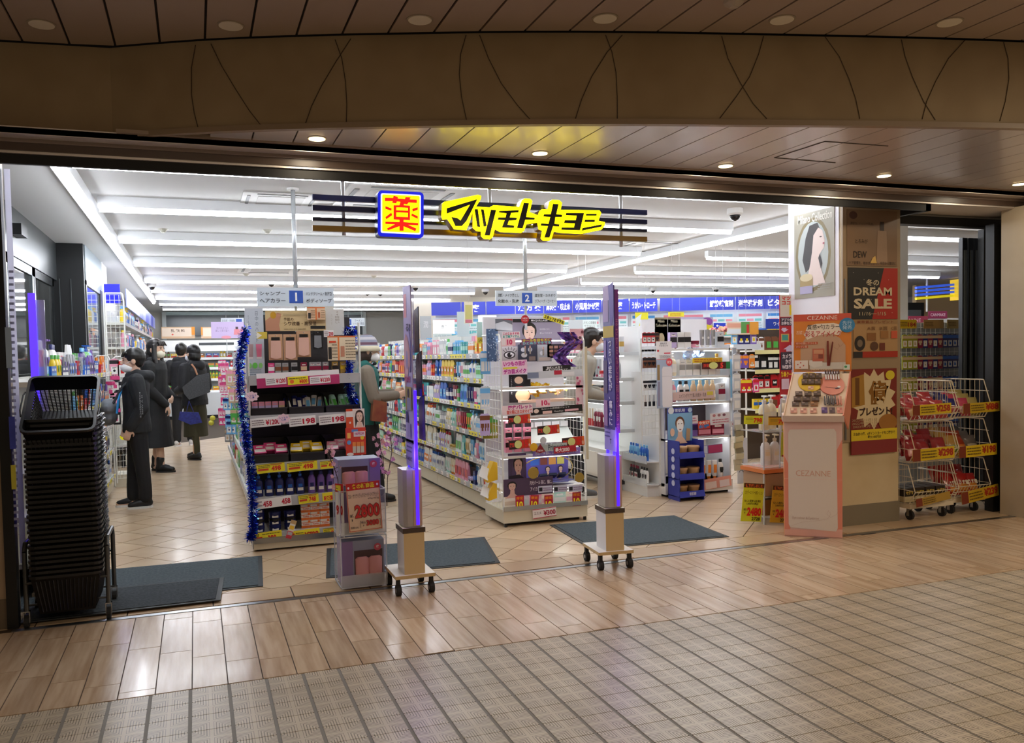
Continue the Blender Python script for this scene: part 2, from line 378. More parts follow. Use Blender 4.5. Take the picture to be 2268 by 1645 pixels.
strip('notch_soffit', (5.38, 4.94, 2.49), (9, 5.36, 2.5), mat('c9c2b8', 0.5))
strip('header_infill', (5.38, 5.34, 2.47), (9, 5.4, 2.7), mat('d8d2c8', 0.5))
# door jambs
plane('wall_left', (-3.5, 4.97, 0), (-0.975, 5.3, 2.62), noisy('a08a6c', 'a8927a', (3, 3, 3), 0.6, name='jamb_paint'))
plane('baseboard_left', (-3.5, 4.965, 0), (-0.976, 4.972, 0.16), mat('6b5c4a', 0.6))
plane('trim_3', (-0.978, 4.955, 0), (-0.925, 5.02, 2.44), BLACK)
plane('wall_right', (6.24, 4.74, 0), (6.6, 5.04, 2.5), noisy('b4a78f', 'bdb19a', (3, 3, 3), 0.6, name='post_paint'))
plane('trim_4', (6.235, 4.70, 0), (6.8, 4.745, 2.56), mat('6a5c4e', 0.5))
# ---------------------------------------------------------------- ceiling tubes
def light_row(p0, p1, label, wid=0.05):
    p0, p1 = V(p0), V(p1); d = (p1 - p0); L_ = d.length; rz = math.atan2(d.y, d.x)
    t = thing('ceiling_tube_light', label, 'ceiling light', p0, rz, 'bare tube lights in rows on the shop ceiling')
    B().box((-0.01, -wid * 0.8, 0.0), (L_ + 0.01, wid * 0.8, ZC - p0.z)).build('housing', mat('e8eaec', 0.5), t, local=True)
    b = B(); b.cyl((0, 0, -0.012), (L_, 0, -0.012), wid / 2, n=8); b.build('tube', TUBE, t, smooth=True, local=True)
names = ['first', 'second', 'third', 'fourth', 'fifth', 'sixth', 'seventh', 'eighth']
for i, y in enumerate((7.13, 8.95, 11.08, 13.4, 15.3, 17.0, 18.8, 20.6)):
    light_row((-0.66, y, 2.60), (5.12, y, 2.60), '%s cross row of white tube lights from the shop entrance' % names[i])
light_row((-0.75, 5.25, 2.60), (-0.75, 18.2, 2.60), 'long white tube light line running inward above the basket stack', 0.06)
light_row((5.47, 6.0, 2.60), (5.47, 14.5, 2.60), 'long white tube light line running inward beside the pillar', 0.06)
for i, y in enumerate((7.1, 9.2, 11.05, 12.9, 14.8, 16.8)):
    light_row((6.25, y, 2.60), (12.2, y, 2.60), '%s tube light row beyond the pillar, from the entrance' % names[i])
light_row((-0.66, 5.62, 2.61), (5.12, 5.62, 2.61), 'tube light row hidden just inside the black lintel')  # unseen row added to brighten the fronts of the end displays
# soffit downlights
for i, (u, v) in enumerate(((702, 306), (1196, 338.5), (1607, 366.5), (1958, 388.5), (2258, 407))):
    p = FZ(u, v, ZS)
    t = thing('downlight', '%s lit round downlight from the left in the panelled soffit' % names[i], 'ceiling light', p, 0, 'lit downlights over the shop front')
    B().lathe([(0.052, -0.004), (0.052, 0.0), (0.044, 0.0), (0.044, -0.004)], n=24).build('rim', mat('d8cdb8', 0.4), t, local=True)
    B().lathe([(0.044, -0.007), (0.044, -0.002)], n=24).build('lamp', mat('ffe2a8', 0.5, e=DOWN_E), t, local=True)
    area('soffit_lamp', (p.x, p.y, ZS - 0.01), 0.12, 3.0, (1.0, 0.84, 0.62))
for i, (u, v) in enumerate(((92, 53), (511, 56), (930, 43), (1340, 40), (1732, 43), (2103, 48.5))):
    p = FZ(u, v, ZO)
    t = thing('recessed_lamp', '%s unlit round lamp from the left in the passage ceiling' % names[i], 'ceiling light', p, 0, 'unlit round lamps in the passage ceiling')
    B().lathe([(0.066, -0.004), (0.066, 0.0)], n=24).build('rim', mat('a79880', 0.5), t, local=True)
    B().lathe([(0.058, -0.006), (0.058, -0.003)], n=24).build('diffuser', mat('ece2cc', 0.6), t, local=True)
b = B().lathe([(0.02, -0.03), (0.045, -0.012), (0.05, 0.0)], tuple(FZ(1625, 3, ZO)), n=16); tag(b.build('smoke_detector', mat('b8aa98', 0.5)), 'small round detector on the passage ceiling at its edge', 'detector')
# ---------------------------------------------------------------- flat printed cards
def layers(b0, o, r, d, n, w, h, items, name, parent, step=0.0005):
    """print on a card: o top-left corner, r right, d down, n outward; items in fractions of w and h"""
    b = B(); mats = []; k = 0
    for it in items:
        col = it[-1] if it[0] != 't' else it[6]
        mm = mat(col, 0.5) if isinstance(col, str) else col
        if mm not in mats: mats.append(mm)
        mi = mats.index(mm); k += 1; q = o + n * (step * k)
        P = lambda x, y: q + r * (x * w) + d * (y * h)
        if it[0] == 'r': b.face([P(it[1], it[4]), P(it[3], it[4]), P(it[3], it[2]), P(it[1], it[2])], mi)
        elif it[0] == 'e': b.face([P(it[1] + it[3] * math.cos(a), it[2] + it[4] * math.sin(a)) for a in [-2 * PI * i / 20 for i in range(20)]], mi)
        elif it[0] == 'p': b.face([P(*a) for a in it[1]], mi)
        elif it[0] == 'l':
            for (x0, y0), (x1, y1) in zip(it[1], it[1][1:]):
                a, c = P(x0, y0), P(x1, y1); t = (c - a); L_ = t.length
                if L_ < 1e-6: continue
                s = t.cross(n).normalized() * it[2] / 2; b.face([a - s, a + s, c + s, c - s], mi)
        elif it[0] == 't':
            b.text(it[1], P((it[2] + it[4]) / 2, (it[3] + it[5]) / 2), r, -d, abs(it[4] - it[2]) * w, abs(it[5] - it[3]) * h, mi, it[7] if len(it) > 7 else 0.0, keep=it[1].isdigit() and len(it[1]) == 1)
    if b.v: return b.build(name, mats, parent)
def card3(name, o, r, w, h, bg, items=(), parent=None, label=None, cat=None, group=None, th=0.003, n=None, d=None, pn='lettering', m=None):
    o = V(o); r = V(r).normalized(); d = V(d).normalized() if d is not None else V((0, 0, -1)); n = V(n).normalized() if n is not None else d.cross(r)
    mt = m or mat(bg, 0.4)
    b = B(); b.prism([(0, 0), (1, 0), (1, 1), (0, 1)], lambda x, y, t: o + r * (x * w) + d * (y * h) - n * t, th)
    if parent is None:
        t = thing(name, label, cat, o + r * (w / 2) + d * h, 0, group); b.build('panel', mt, t); par = t; ret = t
    else: par = ret = b.build(name, mt, parent); tag(ret, label)
    if items: layers(b, o, r, d, n, w, h, items, pn, par)
    return ret
def cardY(name, u0, v0, u1, v1, Y, bg, items=(), **k):
    a, c = FY(u0, v0, Y), FY(u1, v1, Y); return card3(name, (a.x, Y, a.z), XR, c.x - a.x, a.z - c.z, bg, items, n=(0, -1, 0), **k)
def cardT(name, u0, v0, u1, v1, Y, bg, items=(), ang=0.0, **k):
    """like cardY, turned in its plane by ang"""
    a, c = FY(u0, v0, Y), FY(u1, v1, Y); w, h = c.x - a.x, a.z - c.z; r = V((math.cos(ang), 0, math.sin(ang))); d = V((math.sin(ang), 0, -math.cos(ang)))
    mid = (a + c) / 2; return card3(name, mid - r * w / 2 - d * h / 2, r, w, h, bg, items, n=(0, -1, 0), d=d, **k)
def blur_text(x0, y0, x1, y1, rows, col, seed=0):
    """small print too fine to read: short dashes in rows"""
    rr = random.Random(seed); out = []
    for i in range(rows):
        y = y0 + (y1 - y0) * (i + 0.25) / rows; hh = (y1 - y0) * 0.4 / rows; x = x0
        while x < x1 - 0.01:
            l = rr.uniform(0.02, 0.07) * (x1 - x0) * 3; out.append(('r', x, y, min(x + l, x1), y + hh, col)); x += l + 0.02 * (x1 - x0)
    return out
def face(cx, cy, s, hair='1e1a1a', skin='e6c3b0', long=False, w=1.0, turn=0.0):
    """plain printed portrait: hair, face, eyes, brows, nose, lips, neck, shoulders; s = head height, w = aspect correction"""
    X = lambda x: cx + x * s * w; Y = lambda y: cy + y * s
    it = []
    it.append(('p', [(X(-0.62), Y(1.35)), (X(-0.2), Y(0.85)), (X(-0.16), Y(0.45)), (X(0.2), Y(0.45)), (X(0.22), Y(0.85)), (X(0.66), Y(1.35))][::-1], skin))
    if long: it.append(('p', [(X(-0.42), Y(1.0)), (X(-0.46), Y(0.1)), (X(-0.3), Y(-0.45)), (X(0), Y(-0.58)), (X(0.3), Y(-0.45)), (X(0.46), Y(0.1)), (X(0.42), Y(1.0)), (X(0.25), Y(0.5)), (X(-0.25), Y(0.5))][::-1], hair))
    it.append(('e', X(0), Y(-0.1), 0.41 * s * w, 0.47 * s, hair))
    it.append(('p', [(X(-0.3), Y(-0.2)), (X(-0.3), Y(0.15)), (X(-0.17), Y(0.42)), (X(0), Y(0.52)), (X(0.17), Y(0.42)), (X(0.3), Y(0.15)), (X(0.3), Y(-0.2)), (X(0.12), Y(-0.36)), (X(-0.15), Y(-0.34))][::-1], skin))
    for q in (-1, 1):
        it.append(('e', X(0.13 * q + turn), Y(0.0), 0.055 * s * w, 0.022 * s, '2a2222')); it.append(('r', X(0.13 * q + turn - 0.07), Y(-0.09), X(0.13 * q + turn + 0.07), Y(-0.07), '4a3a34'))
    it.append(('p', [(X(turn), Y(0.02)), (X(turn - 0.04), Y(0.2)), (X(turn + 0.04), Y(0.2))][::-1], 'd0a692')); it.append(('e', X(turn), Y(0.32), 0.07 * s * w, 0.03 * s, 'b5545a'))
    return it
# ---------------------------------------------------------------- goods
CN = {'white': 'eeeeec', 'pale grey': 'cfd2d6', 'pink': 'ea9cb4', 'hot pink': 'dd4a86', 'teal': '3fa9ad', 'mint': 'b5e2d2', 'green': '58b350', 'olive': '9c9a2c', 'yellow': 'f0cf2a', 'orange': 'ee8a2c',
      'red': 'c9252c', 'maroon': '8a1c3c', 'purple': '7a5cb0', 'lilac': 'c3b2dc', 'navy': '1c2468', 'blue': '2566c8', 'sky blue': '74b8e8', 'cream': 'efe4c8', 'beige': 'd2b692', 'brown': '7a4a30', 'black': '1c1c20', 'silver': 'b4b8bc', 'gold': 'c9a758', 'clear': 'dfe8ea'}
LETTERS_OF = {'white': 'blue', 'clear': 'teal'}
def gm(c): return mat(CN[c], 0.32, 0.6 if c in ('silver', 'gold') else 0.0)
_PM = {}
def goods(kind, c1, c2):
    """one piece of merchandise, base at the origin, front towards -Y; returns mesh, width, height"""
    k = (kind, c1, c2)
    if k in _PM: return _PM[k]
    b = B(); M = [gm(c1), gm(c2), mat('f2f0ea', 0.5)]
    st = random.Random(repr(k)).randrange(4)
    def label(w, z0, z1, y, m=1):
        if m == 2 and st == 1: m = 1; z0 = z0 + (z1 - z0) * 0.55
        if m == 2 and st == 2: z1 = z0 + (z1 - z0) * 0.35
        if m == 1 and st == 3 and w < 0.03: b.cyl((0, y, (z0 + z1) / 2), (0, y - 0.0008, (z0 + z1) / 2), w * 0.75, n=10, m=1); return
        b.face([(-w, y, z0), (w, y, z0), (w, y, z1), (-w, y, z1)], m)
        if m == 2 and st in (0, 3) and w > 0.012:
            for q in range(2): zz = z0 + (z1 - z0) * (0.72 + 0.14 * q); b.face([(-w * 0.6, y - 0.0004, zz), (w * (0.2 + 0.4 * q), y - 0.0004, zz), (w * (0.2 + 0.4 * q), y - 0.0004, zz + 0.004), (-w * 0.6, y - 0.0004, zz + 0.004)], 1)
    if kind == 'pump bottle':
        b.lathe([(0.03, 0), (0.034, 0.008), (0.034, 0.115), (0.026, 0.135), (0.012, 0.145), (0.012, 0.15, 1), (0.014, 0.152, 1), (0.014, 0.165, 1), (0.005, 0.167, 1), (0.005, 0.185, 1)], n=10, sy=0.62)
        b.box((-0.009, -0.03, 0.183), (0.009, 0.012, 0.192), 1); label(0.022, 0.03, 0.10, -0.0222, 2); label(0.016, 0.06, 0.085, -0.0228, 1); W, H = 0.074, 0.192
    elif kind == 'bottle':
        b.lathe([(0.024, 0), (0.027, 0.006), (0.027, 0.11), (0.019, 0.13), (0.013, 0.137), (0.015, 0.138, 1), (0.015, 0.162, 1), (0.013, 0.165, 1)], n=10, sy=0.7)
        label(0.018, 0.025, 0.095, -0.02, 2); label(0.013, 0.05, 0.08, -0.0206, 1); W, H = 0.058, 0.165
    elif kind == 'lotion tube':
        b.lathe([(0.016, 0, 1), (0.017, 0.02, 1), (0.021, 0.022), (0.023, 0.06), (0.026, 0.15), (0.026, 0.156)], n=8, sy=0.5); label(0.015, 0.05, 0.12, -0.0142, 1); W, H = 0.056, 0.156
    elif kind == 'carton':
        b.box((-0.03, -0.02, 0), (0.03, 0.02, 0.125)); label(0.03, 0.045, 0.085, -0.0205, 1); label(0.018, 0.095, 0.105, -0.0205, 2); b.face([(0.0305, -0.02, 0.045), (0.0305, 0.02, 0.045), (0.0305, 0.02, 0.085), (0.0305, -0.02, 0.085)], 1); W, H = 0.063, 0.125
    elif kind == 'wide box':
        b.box((-0.055, -0.025, 0), (0.055, 0.025, 0.09)); label(0.05, 0.012, 0.045, -0.0255, 1); label(0.03, 0.06, 0.075, -0.0255, 2); W, H = 0.114, 0.09
    elif kind == 'refill pouch':
        b.prism([(-0.05, 0), (0.05, 0), (0.052, 0.15), (0.02, 0.175), (-0.052, 0.172)], lambda x, z, t: (x * (1 - 0.08 * abs(t)), -0.018 * (1 if z < 0.1 else 0.3) + t * (1.0 if z < 0.1 else 0.3), z), 0.036)
        label(0.036, 0.03, 0.11, -0.0187, 1); label(0.024, 0.06, 0.09, -0.0192, 2); W, H = 0.108, 0.175
    elif kind == 'jar':
        b.lathe([(0.032, 0), (0.034, 0.006), (0.034, 0.03), (0.035, 0.032, 1), (0.035, 0.052, 1), (0.032, 0.055, 1)], n=12); label(0.018, 0.008, 0.026, -0.0345, 2); W, H = 0.072, 0.055
    elif kind == 'spray can':
        b.lathe([(0.022, 0), (0.024, 0.004), (0.024, 0.13), (0.02, 0.14, 1), (0.02, 0.17, 1), (0.014, 0.178, 1)], n=10); label(0.012, 0.03, 0.11, -0.0245, 1); W, H = 0.05, 0.178
    elif kind == 'hanging packet':
        b.prism([(-0.04, 0), (0.04, 0), (0.04, 0.15), (0.012, 0.165), (-0.012, 0.165), (-0.04, 0.15)], lambda x, z, t: (x, -0.006 + t, z), 0.012)
        label(0.04, 0.115, 0.15, -0.0066, 1); label(0.028, 0.02, 0.09, -0.0066, 2); label(0.015, 0.035, 0.07, -0.0072, 1); W, H = 0.084, 0.165
    elif kind == 'brush':
        b.cyl((0, 0, 0.06), (0, 0, 0.17), 0.005, n=6, m=1); b.box((-0.02, -0.008, 0), (0.02, 0.008, 0.07)); b.box((-0.025, -0.001, 0.0), (0.025, 0.001, 0.175), 2); W, H = 0.05, 0.175
    me = b.mesh(kind.replace(' ', '_'), M, smooth=0.6); _PM[k] = (me, W, H); return _PM[k]
NUM = 'zero one two three four five six seven eight nine ten eleven twelve thirteen fourteen fifteen sixteen seventeen eighteen nineteen twenty'.split()
ORD = 'zeroth first second third fourth fifth sixth seventh eighth ninth tenth eleventh twelfth thirteenth fourteenth fifteenth sixteenth seventeenth eighteenth nineteenth twentieth'.split()
def ordw(n): return ORD[n] if n < 20 else ('%s%s' % ('twenty thirty forty fifty sixty seventy eighty ninety'.split()[n // 10 - 2], '-' + ORD[n % 10]) if n % 10 else ('twentieth thirtieth fortieth fiftieth sixtieth seventieth eightieth ninetieth'.split()[n // 10 - 2]))
ORD += ['twenty-' + o for o in ORD[1:10]] + ['thirtieth'] + ['thirty-' + o for o in ORD[1:10]] + ['fortieth'] + ['forty-' + o for o in ORD[1:10]]
CATS = {'pump bottle': 'bottle', 'bottle': 'bottle', 'lotion tube': 'tube', 'carton': 'carton', 'wide box': 'box', 'refill pouch': 'pouch', 'jar': 'jar', 'spray can': 'spray can', 'hanging packet': 'packet', 'brush': 'brush'}
def put(kind, c1, c2, loc, rz, label, group, sc=1.0, tilt=0.0, nm=''):
    me, W, H = goods(kind, c1, c2); o = bpy.data.objects.new((nm or kind).replace(' ', '_'), me); COL.objects.link(o); o.location = loc; o.rotation_euler = (tilt, 0, rz); o.scale = (sc, sc, sc)
    return tag(o, label, nm.split()[-1] if nm else CATS[kind], group)
def fill(P, D, L, rz, place, seq=(), pool=None, kinds=None, hmax=0.2, sc=1.0, jit=0.006, start=0, off=0.0, rr=None, unit='from the front', gap=1.03, nm=''):
    """a row of goods along a shelf edge; runs of alike pieces share label and group"""
    rr = rr or random.Random(hash(place) % 1000 + len(place) * 17); P = V(P); D = V(D).normalized(); s = 0.0; run = start; idx = start; seq = list(seq)
    pool = pool or ['white', 'white', 'pink', 'sky blue', 'mint', 'blue', 'green', 'yellow', 'lilac', 'teal', 'red', 'clear', 'silver', 'navy', 'orange', 'cream', 'purple']
    kinds = kinds or ['pump bottle', 'bottle', 'refill pouch', 'carton', 'lotion tube', 'bottle', 'carton']
    while s < L:
        if seq: kind, c1, c2, n = seq.pop(0)
        else: kind, c1, c2, n = rr.choice(kinds), rr.choice(pool), rr.choice(pool), rr.choice((2, 2, 3, 3, 4))
        if c1 == c2: c2 = 'white' if c1 != 'white' else 'blue'
        me, W, H = goods(kind, c1, c2); W, H = W * sc, H * sc; f = min(1.0, hmax / H) * sc; W = W / sc * f; run += 1
        if s + W > L: break
        grp = 'goods in the row, ' + place
        for i in range(n):
            if s + W > L: break
            idx += 1; lab = '%s and %s %s, %s %s, %s' % (c1, c2, nm or kind, ordw(idx), unit, place)
            p = P + D * (s + W / 2) + V((0, 0, off)); put(kind, c1, c2, p + V((rr.uniform(-jit, jit), rr.uniform(-jit, jit), 0)), rz + rr.uniform(-0.06, 0.06), lab, grp, f, nm=nm); s += W * gap
        s += 0.006
    return idx
def grid(name, o, a, b_, na, nb, r, m, parent):
    """wire panel: o corner, a / b edge vectors, na / nb wire counts"""
    o, a, b_ = V(o), V(a), V(b_); q = B()
    for i in range(na + 1): q.cyl(o + a * (i / na), o + a * (i / na) + b_, r, n=4, cap=False)
    for i in range(nb + 1): q.cyl(o + b_ * (i / nb), o + b_ * (i / nb) + a, r, n=4, cap=False)
    return q.build(name, m, parent)
WIRE = mat('e6e6e0', 0.35)
PRICE_Y, PRICE_W = mat('f2e23c', 0.5), mat('f0eeea', 0.5)
def side_bank(t, x, ya, yb, sgn, zs, top, depth=0.34, cards=True, seed=3, base_h=0.17):
    """shelves of one long side; sgn -1: faces -X, +1: faces +X. Returns nothing, builds parts of t"""
    rr = random.Random(seed); xi = x - sgn * depth
    B().box((xi, ya, 0.02), (xi - sgn * 0.03, yb, top)).build('back_panel', SHELFW, t)
    n = max(1, round((yb - ya) / 0.9))
    for i in range(n):
        B().box((x - sgn * 0.03, ya + (yb - ya) * i / n + 0.002, 0.03), (x - sgn * 0.05, ya + (yb - ya) * (i + 1) / n - 0.002, base_h - 0.02)).build('kick_panel', CREAM, t)
    B().box((x - sgn * 0.06, ya, 0.0), (x - sgn * 0.1, yb, base_h)).build('plinth', BLACK, t)
    for i in range(n + 1):
        y = ya + (yb - ya) * i / n; B().box((xi, y - 0.012, 0), (xi + sgn * 0.02, y + 0.012, top)).build('upright', WIRE, t)
    for k, z in enumerate(zs):
        sh = B().box((x, ya, z - 0.03), (xi, yb, z)).build('shelf', SHELFW, t)
        B().box((x, ya, z - 0.035), (x + sgn * 0.006, yb, z + 0.012)).build('price_rail', mat('b9bcc2', 0.25), sh)
        if cards:
            y = ya + 0.05; q = B(); q2 = B()
            while y < yb - 0.06:
                w_ = rr.uniform(0.05, 0.09); X = x + sgn * 0.0075
                bb = q if rr.random() < 0.45 else q2; c = B(); c.box((x + sgn * 0.006, y, z - 0.03), (X, y + w_, z + 0.008), 0)
                s = [(X + sgn * 0.0004, y + w_ * 0.35, z - 0.022), (X + sgn * 0.0004, y + w_ * 0.92, z - 0.022), (X + sgn * 0.0004, y + w_ * 0.92, z - 0.006), (X + sgn * 0.0004, y + w_ * 0.35, z - 0.006)]
                c.face(s if sgn > 0 else s[::-1], 1); c.build('price_card', [PRICE_Y if bb is q else PRICE_W, mat('8a7f6a' if bb is q else 'c0a8a8', 0.5)], sh)
                y += w_ + rr.choice((0.01, 0.02, 0.05, 0.12))
# ================================================================ aisle two shelving (middle) : long side facing the left aisle
g2 = thing('gondola_shelf', 'long cream double-sided shelf unit of aisle two behind the makeup end display', 'shelf unit', (2.7, 9.3, 0))
ZG = [0.21, 0.46, 0.70, 0.95, 1.18, 1.40]
side_bank(g2, 2.36, 6.75, 12.0, -1, ZG, 1.62)
PL = ['top', 'fifth', 'fourth', 'third', 'second', 'lowest']
A2 = 'aisle two'
SQ = {
 5: [('refill pouch', 'orange', 'yellow', 3), ('carton', 'white', 'orange', 3), ('carton', 'teal', 'mint', 3), ('carton', 'sky blue', 'teal', 4), ('carton', 'white', 'navy', 2), ('bottle', 'mint', 'green', 2), ('hanging packet', 'white', 'pale grey', 3), ('hanging packet', 'pink', 'white', 3)],
 4: [('wide box', 'white', 'green', 1), ('carton', 'mint', 'green', 3), ('pump bottle', 'white', 'white', 2), ('carton', 'white', 'green', 3), ('lotion tube', 'white', 'pink', 2), ('lotion tube', 'sky blue', 'white', 2), ('carton', 'black', 'red', 1), ('refill pouch', 'yellow', 'orange', 4), ('refill pouch', 'blue', 'navy', 2)],
 3: [('lotion tube', 'white', 'green', 3), ('lotion tube', 'white', 'teal', 2), ('lotion tube', 'white', 'hot pink', 2), ('lotion tube', 'navy', 'silver', 3), ('refill pouch', 'sky blue', 'blue', 2), ('carton', 'green', 'pink', 1), ('lotion tube', 'maroon', 'white', 3), ('carton', 'navy', 'white', 3), ('refill pouch', 'blue', 'sky blue', 2)],
 2: [('bottle', 'white', 'pink', 3), ('carton', 'pale grey', 'sky blue', 2), ('pump bottle', 'white', 'sky blue', 2), ('lotion tube', 'green', 'orange', 3), ('lotion tube', 'maroon', 'red', 3), ('lotion tube', 'pink', 'gold', 2), ('pump bottle', 'mint', 'teal', 2), ('bottle', 'cream', 'yellow', 3)],
 1: [('refill pouch', 'white', 'navy', 1), ('lotion tube', 'clear', 'sky blue', 3), ('bottle', 'pink', 'white', 2), ('lotion tube', 'sky blue', 'clear', 2), ('lotion tube', 'cream', 'gold', 2), ('refill pouch', 'teal', 'mint', 1), ('refill pouch', 'white', 'green', 2), ('jar', 'cream', 'gold', 2), ('bottle', 'white', 'red', 3)],
 0: [('wide box', 'red', 'white', 1), ('pump bottle', 'clear', 'white', 3), ('carton', 'navy', 'blue', 1), ('jar', 'black', 'lilac', 2), ('refill pouch', 'pink', 'red', 4), ('lotion tube', 'cream', 'orange', 3), ('lotion tube', 'white', 'mint', 3), ('bottle', 'white', 'navy', 4), ('bottle', 'white', 'blue', 4), ('refill pouch', 'white', 'orange', 3)]}
for k, z in enumerate(ZG): fill((2.405, 6.83, z), (0, 1, 0), 5.1, -PI / 2, PL[5 - k] + ' shelf of aisle two', SQ[k], hmax=0.195, rr=random.Random(k + 11))
# second row behind on every shelf: one mass of packs too covered to pick apart
b = B(); rr = random.Random(5)
for z in ZG:
    y = 6.85
    while y < 11.9: w_ = rr.uniform(0.05, 0.1); b.box((2.47, y, z), (2.53, y + w_, z + rr.uniform(0.1, 0.18)), rr.randrange(5)); y += w_ + 0.006
tag(b.build('packs_behind', [gm(c) for c in ('white', 'sky blue', 'pink', 'mint', 'pale grey')]), 'covered packs behind the front rows on the aisle two shelves', 'merchandise', kind='stuff')
# header boxes and cards standing on top of aisle two
for (u0, v0, u1, v1, Y, bg, its, lab) in (
    (962, 709, 1007, 738, 8.6, 'fafafa', [('t', '洗顔', 0.3, 0.35, 0.7, 0.65, '6a6a70', 0.02)], 'white lit header box with small grey characters above aisle two, farther one'),
    (1063, 698, 1100, 738, 6.95, 'fafafa', [('t', '化粧', 0.2, 0.3, 0.8, 0.6, '6a6a70', 0.02)], 'white lit header box above aisle two, just behind the makeup display'),
    (930, 700, 956, 752, 9.4, 'a7a9ab', [('t', '潤', 0.3, 0.2, 0.7, 0.5, 'd8d8d8', 0)], 'grey card with faint writing standing on aisle two shelves'),
    (1012, 690, 1040, 745, 7.9, 'c3cdcf', [], 'plain grey-green tapering header card on the aisle two shelves'),
    (1028, 668, 1048, 716, 7.6, 'd9cfb4', [('r', 0.1, 0.15, 0.9, 0.8, 'b9b06a'), ('r', 0.1, 0.82, 0.9, 0.97, 'c06a78')], 'small hanging leaflet with pink foot on a chain above aisle two'),
    (1056, 713, 1076, 760, 6.9, 'a9c6bd', [('r', 0, 0.72, 1, 1, 'd8c93a'), ('t', 'SALE', 0.15, 0.78, 0.85, 0.92, '6a5a10', 0.02)], 'green card with yellow foot clipped beside the blue basket at aisle two')):
    t = cardY('header_card', u0, v0, u1, v1, Y, bg, its, label=lab, cat='sign', th=0.05 if 'box' in lab else 0.004, m=mat('ffffff', 0.5, e=0.9) if 'box' in lab else None)
# hooks with hanging sachets on the left face of the makeup end unit
def hang_strip(x, y, z, n, kind, c1, c2, lab, rz=-PI / 2, dx=(0, 0.028, 0), sc=1.0):
    grp = lab
    for i in range(n): put(kind, c1, c2, (x + dx[0] * i, y + dx[1] * i, z + dx[2] * i), rz, lab, grp, sc)
for q, (u, v, n, c1, c2, sc, kk) in enumerate(((1063, 828, 3, 'sky blue', 'white', 1.15, 'white-blue slim packets on the upper hooks'), (1062, 905, 3, 'pale grey', 'sky blue', 1.15, 'grey slim packets on the middle hooks'), (1052, 960, 3, 'lilac', 'brown', 1.1, 'lilac and brown packets on the lower hooks'), (1078, 972, 5, 'olive', 'green', 1.15, 'olive green packets on the lower hooks'))):
    p = FX(u, v, 2.22 if q != 3 else 2.25)
    for i in range(n): put('hanging packet', c1, c2, (p.x - 0.0 + 0.022 * i, 6.45 + 0.02 * q, p.z), -0.25, '%s of the %s beside the makeup display' % (ORD[i + 1], kk), kk, sc).scale.x = 0.5
# ================================================================ makeup end display (end of aisle two)
e2 = thing('end_display', 'lit white wire end display of makeup with pink packs at aisle two', 'display stand', (2.69, 6.45, 0))
EX0, EX1, EY0, EY1 = 2.31, 3.06, 6.27, 6.72
B().box((EX0, EY0, 0.03), (EX1, EY1, 0.135)).build('base', CREAM, e2)
B().box((EX0 + 0.01, EY0 - 0.004, 0.0), (EX0 + 0.03, EY0 + 0.02, 0.03)).box((EX1 - 0.03, EY0, 0), (EX1 - 0.01, EY0 + 0.02, 0.03)).box((EX0 + .05, EY0 + .06, 0.0), (EX1 - .05, EY1, 0.03)).build('foot', BLACK, e2)
B().box((EX0 + 0.005, EY1 - 0.03, 0.1), (EX1 - 0.005, EY1, 1.72)).build('back_panel', mat('e9e6ea', 0.5), e2)
for x in (EX0, EX1 - 0.012):
    f = B().tube([(x + 0.006, EY0 + 0.01, 0.12), (x + 0.006, EY0 + 0.01, 1.50), (x + 0.006, EY0 + 0.05, 1.56), (x + 0.006, EY1, 1.56)], 0.009, 6).build('side_frame', WIRE, e2)
    grid('wire_mesh', (x + 0.006, EY0 + 0.03, 0.14), (0, EY1 - EY0 - 0.05, 0), (0, 0, 1.36), 6, 20, 0.002, WIRE, f)
B().box((EX1 + 0.01, EY0 + 0.06, 0.5), (EX1 + 0.05, EY0 + 0.08, 1.45)).build('side_board', mat('cfc3a4', 0.5), e2)
ZE = [0.15, 0.31, 0.60, 0.90, 1.15, 1.22]
for z, nm in ((0.30, 0), (0.57, 1), (0.885, 2), (1.13, 3)):
    sh = B().box((EX0 + 0.01, EY0 + 0.03, z - 0.02), (EX1 - 0.01, EY1 - 0.02, z)).build('shelf', WHITE, e2)
    B().box((EX0 + 0.02, EY0 + 0.06, z - 0.028), (EX1 - 0.02, EY0 + 0.09, z - 0.02)).build('led_strip', mat('ffffff', 0.5, e=9), sh)
B().box((EX0 + 0.02, EY0 + 0.06, 1.50), (EX1 - 0.02, EY0 + 0.09, 1.51)).build('led_strip', mat('ffffff', 0.5, e=7), e2)
B().box((EX0, EY0 - 0.006, 0.13), (EX1, EY0 - 0.002, 0.235)).build('clear_guard', CLEAR, e2)
B().box((EX0, EY0 - 0.012, 0.13), (EX1, EY0 - 0.006, 0.165)).build('guard_rail', mat('b4b4b0', 0.25, 0.5), e2)
def on(u, v, Y, dz=0.0): p = FY(u, v, Y); p.z += dz; return p
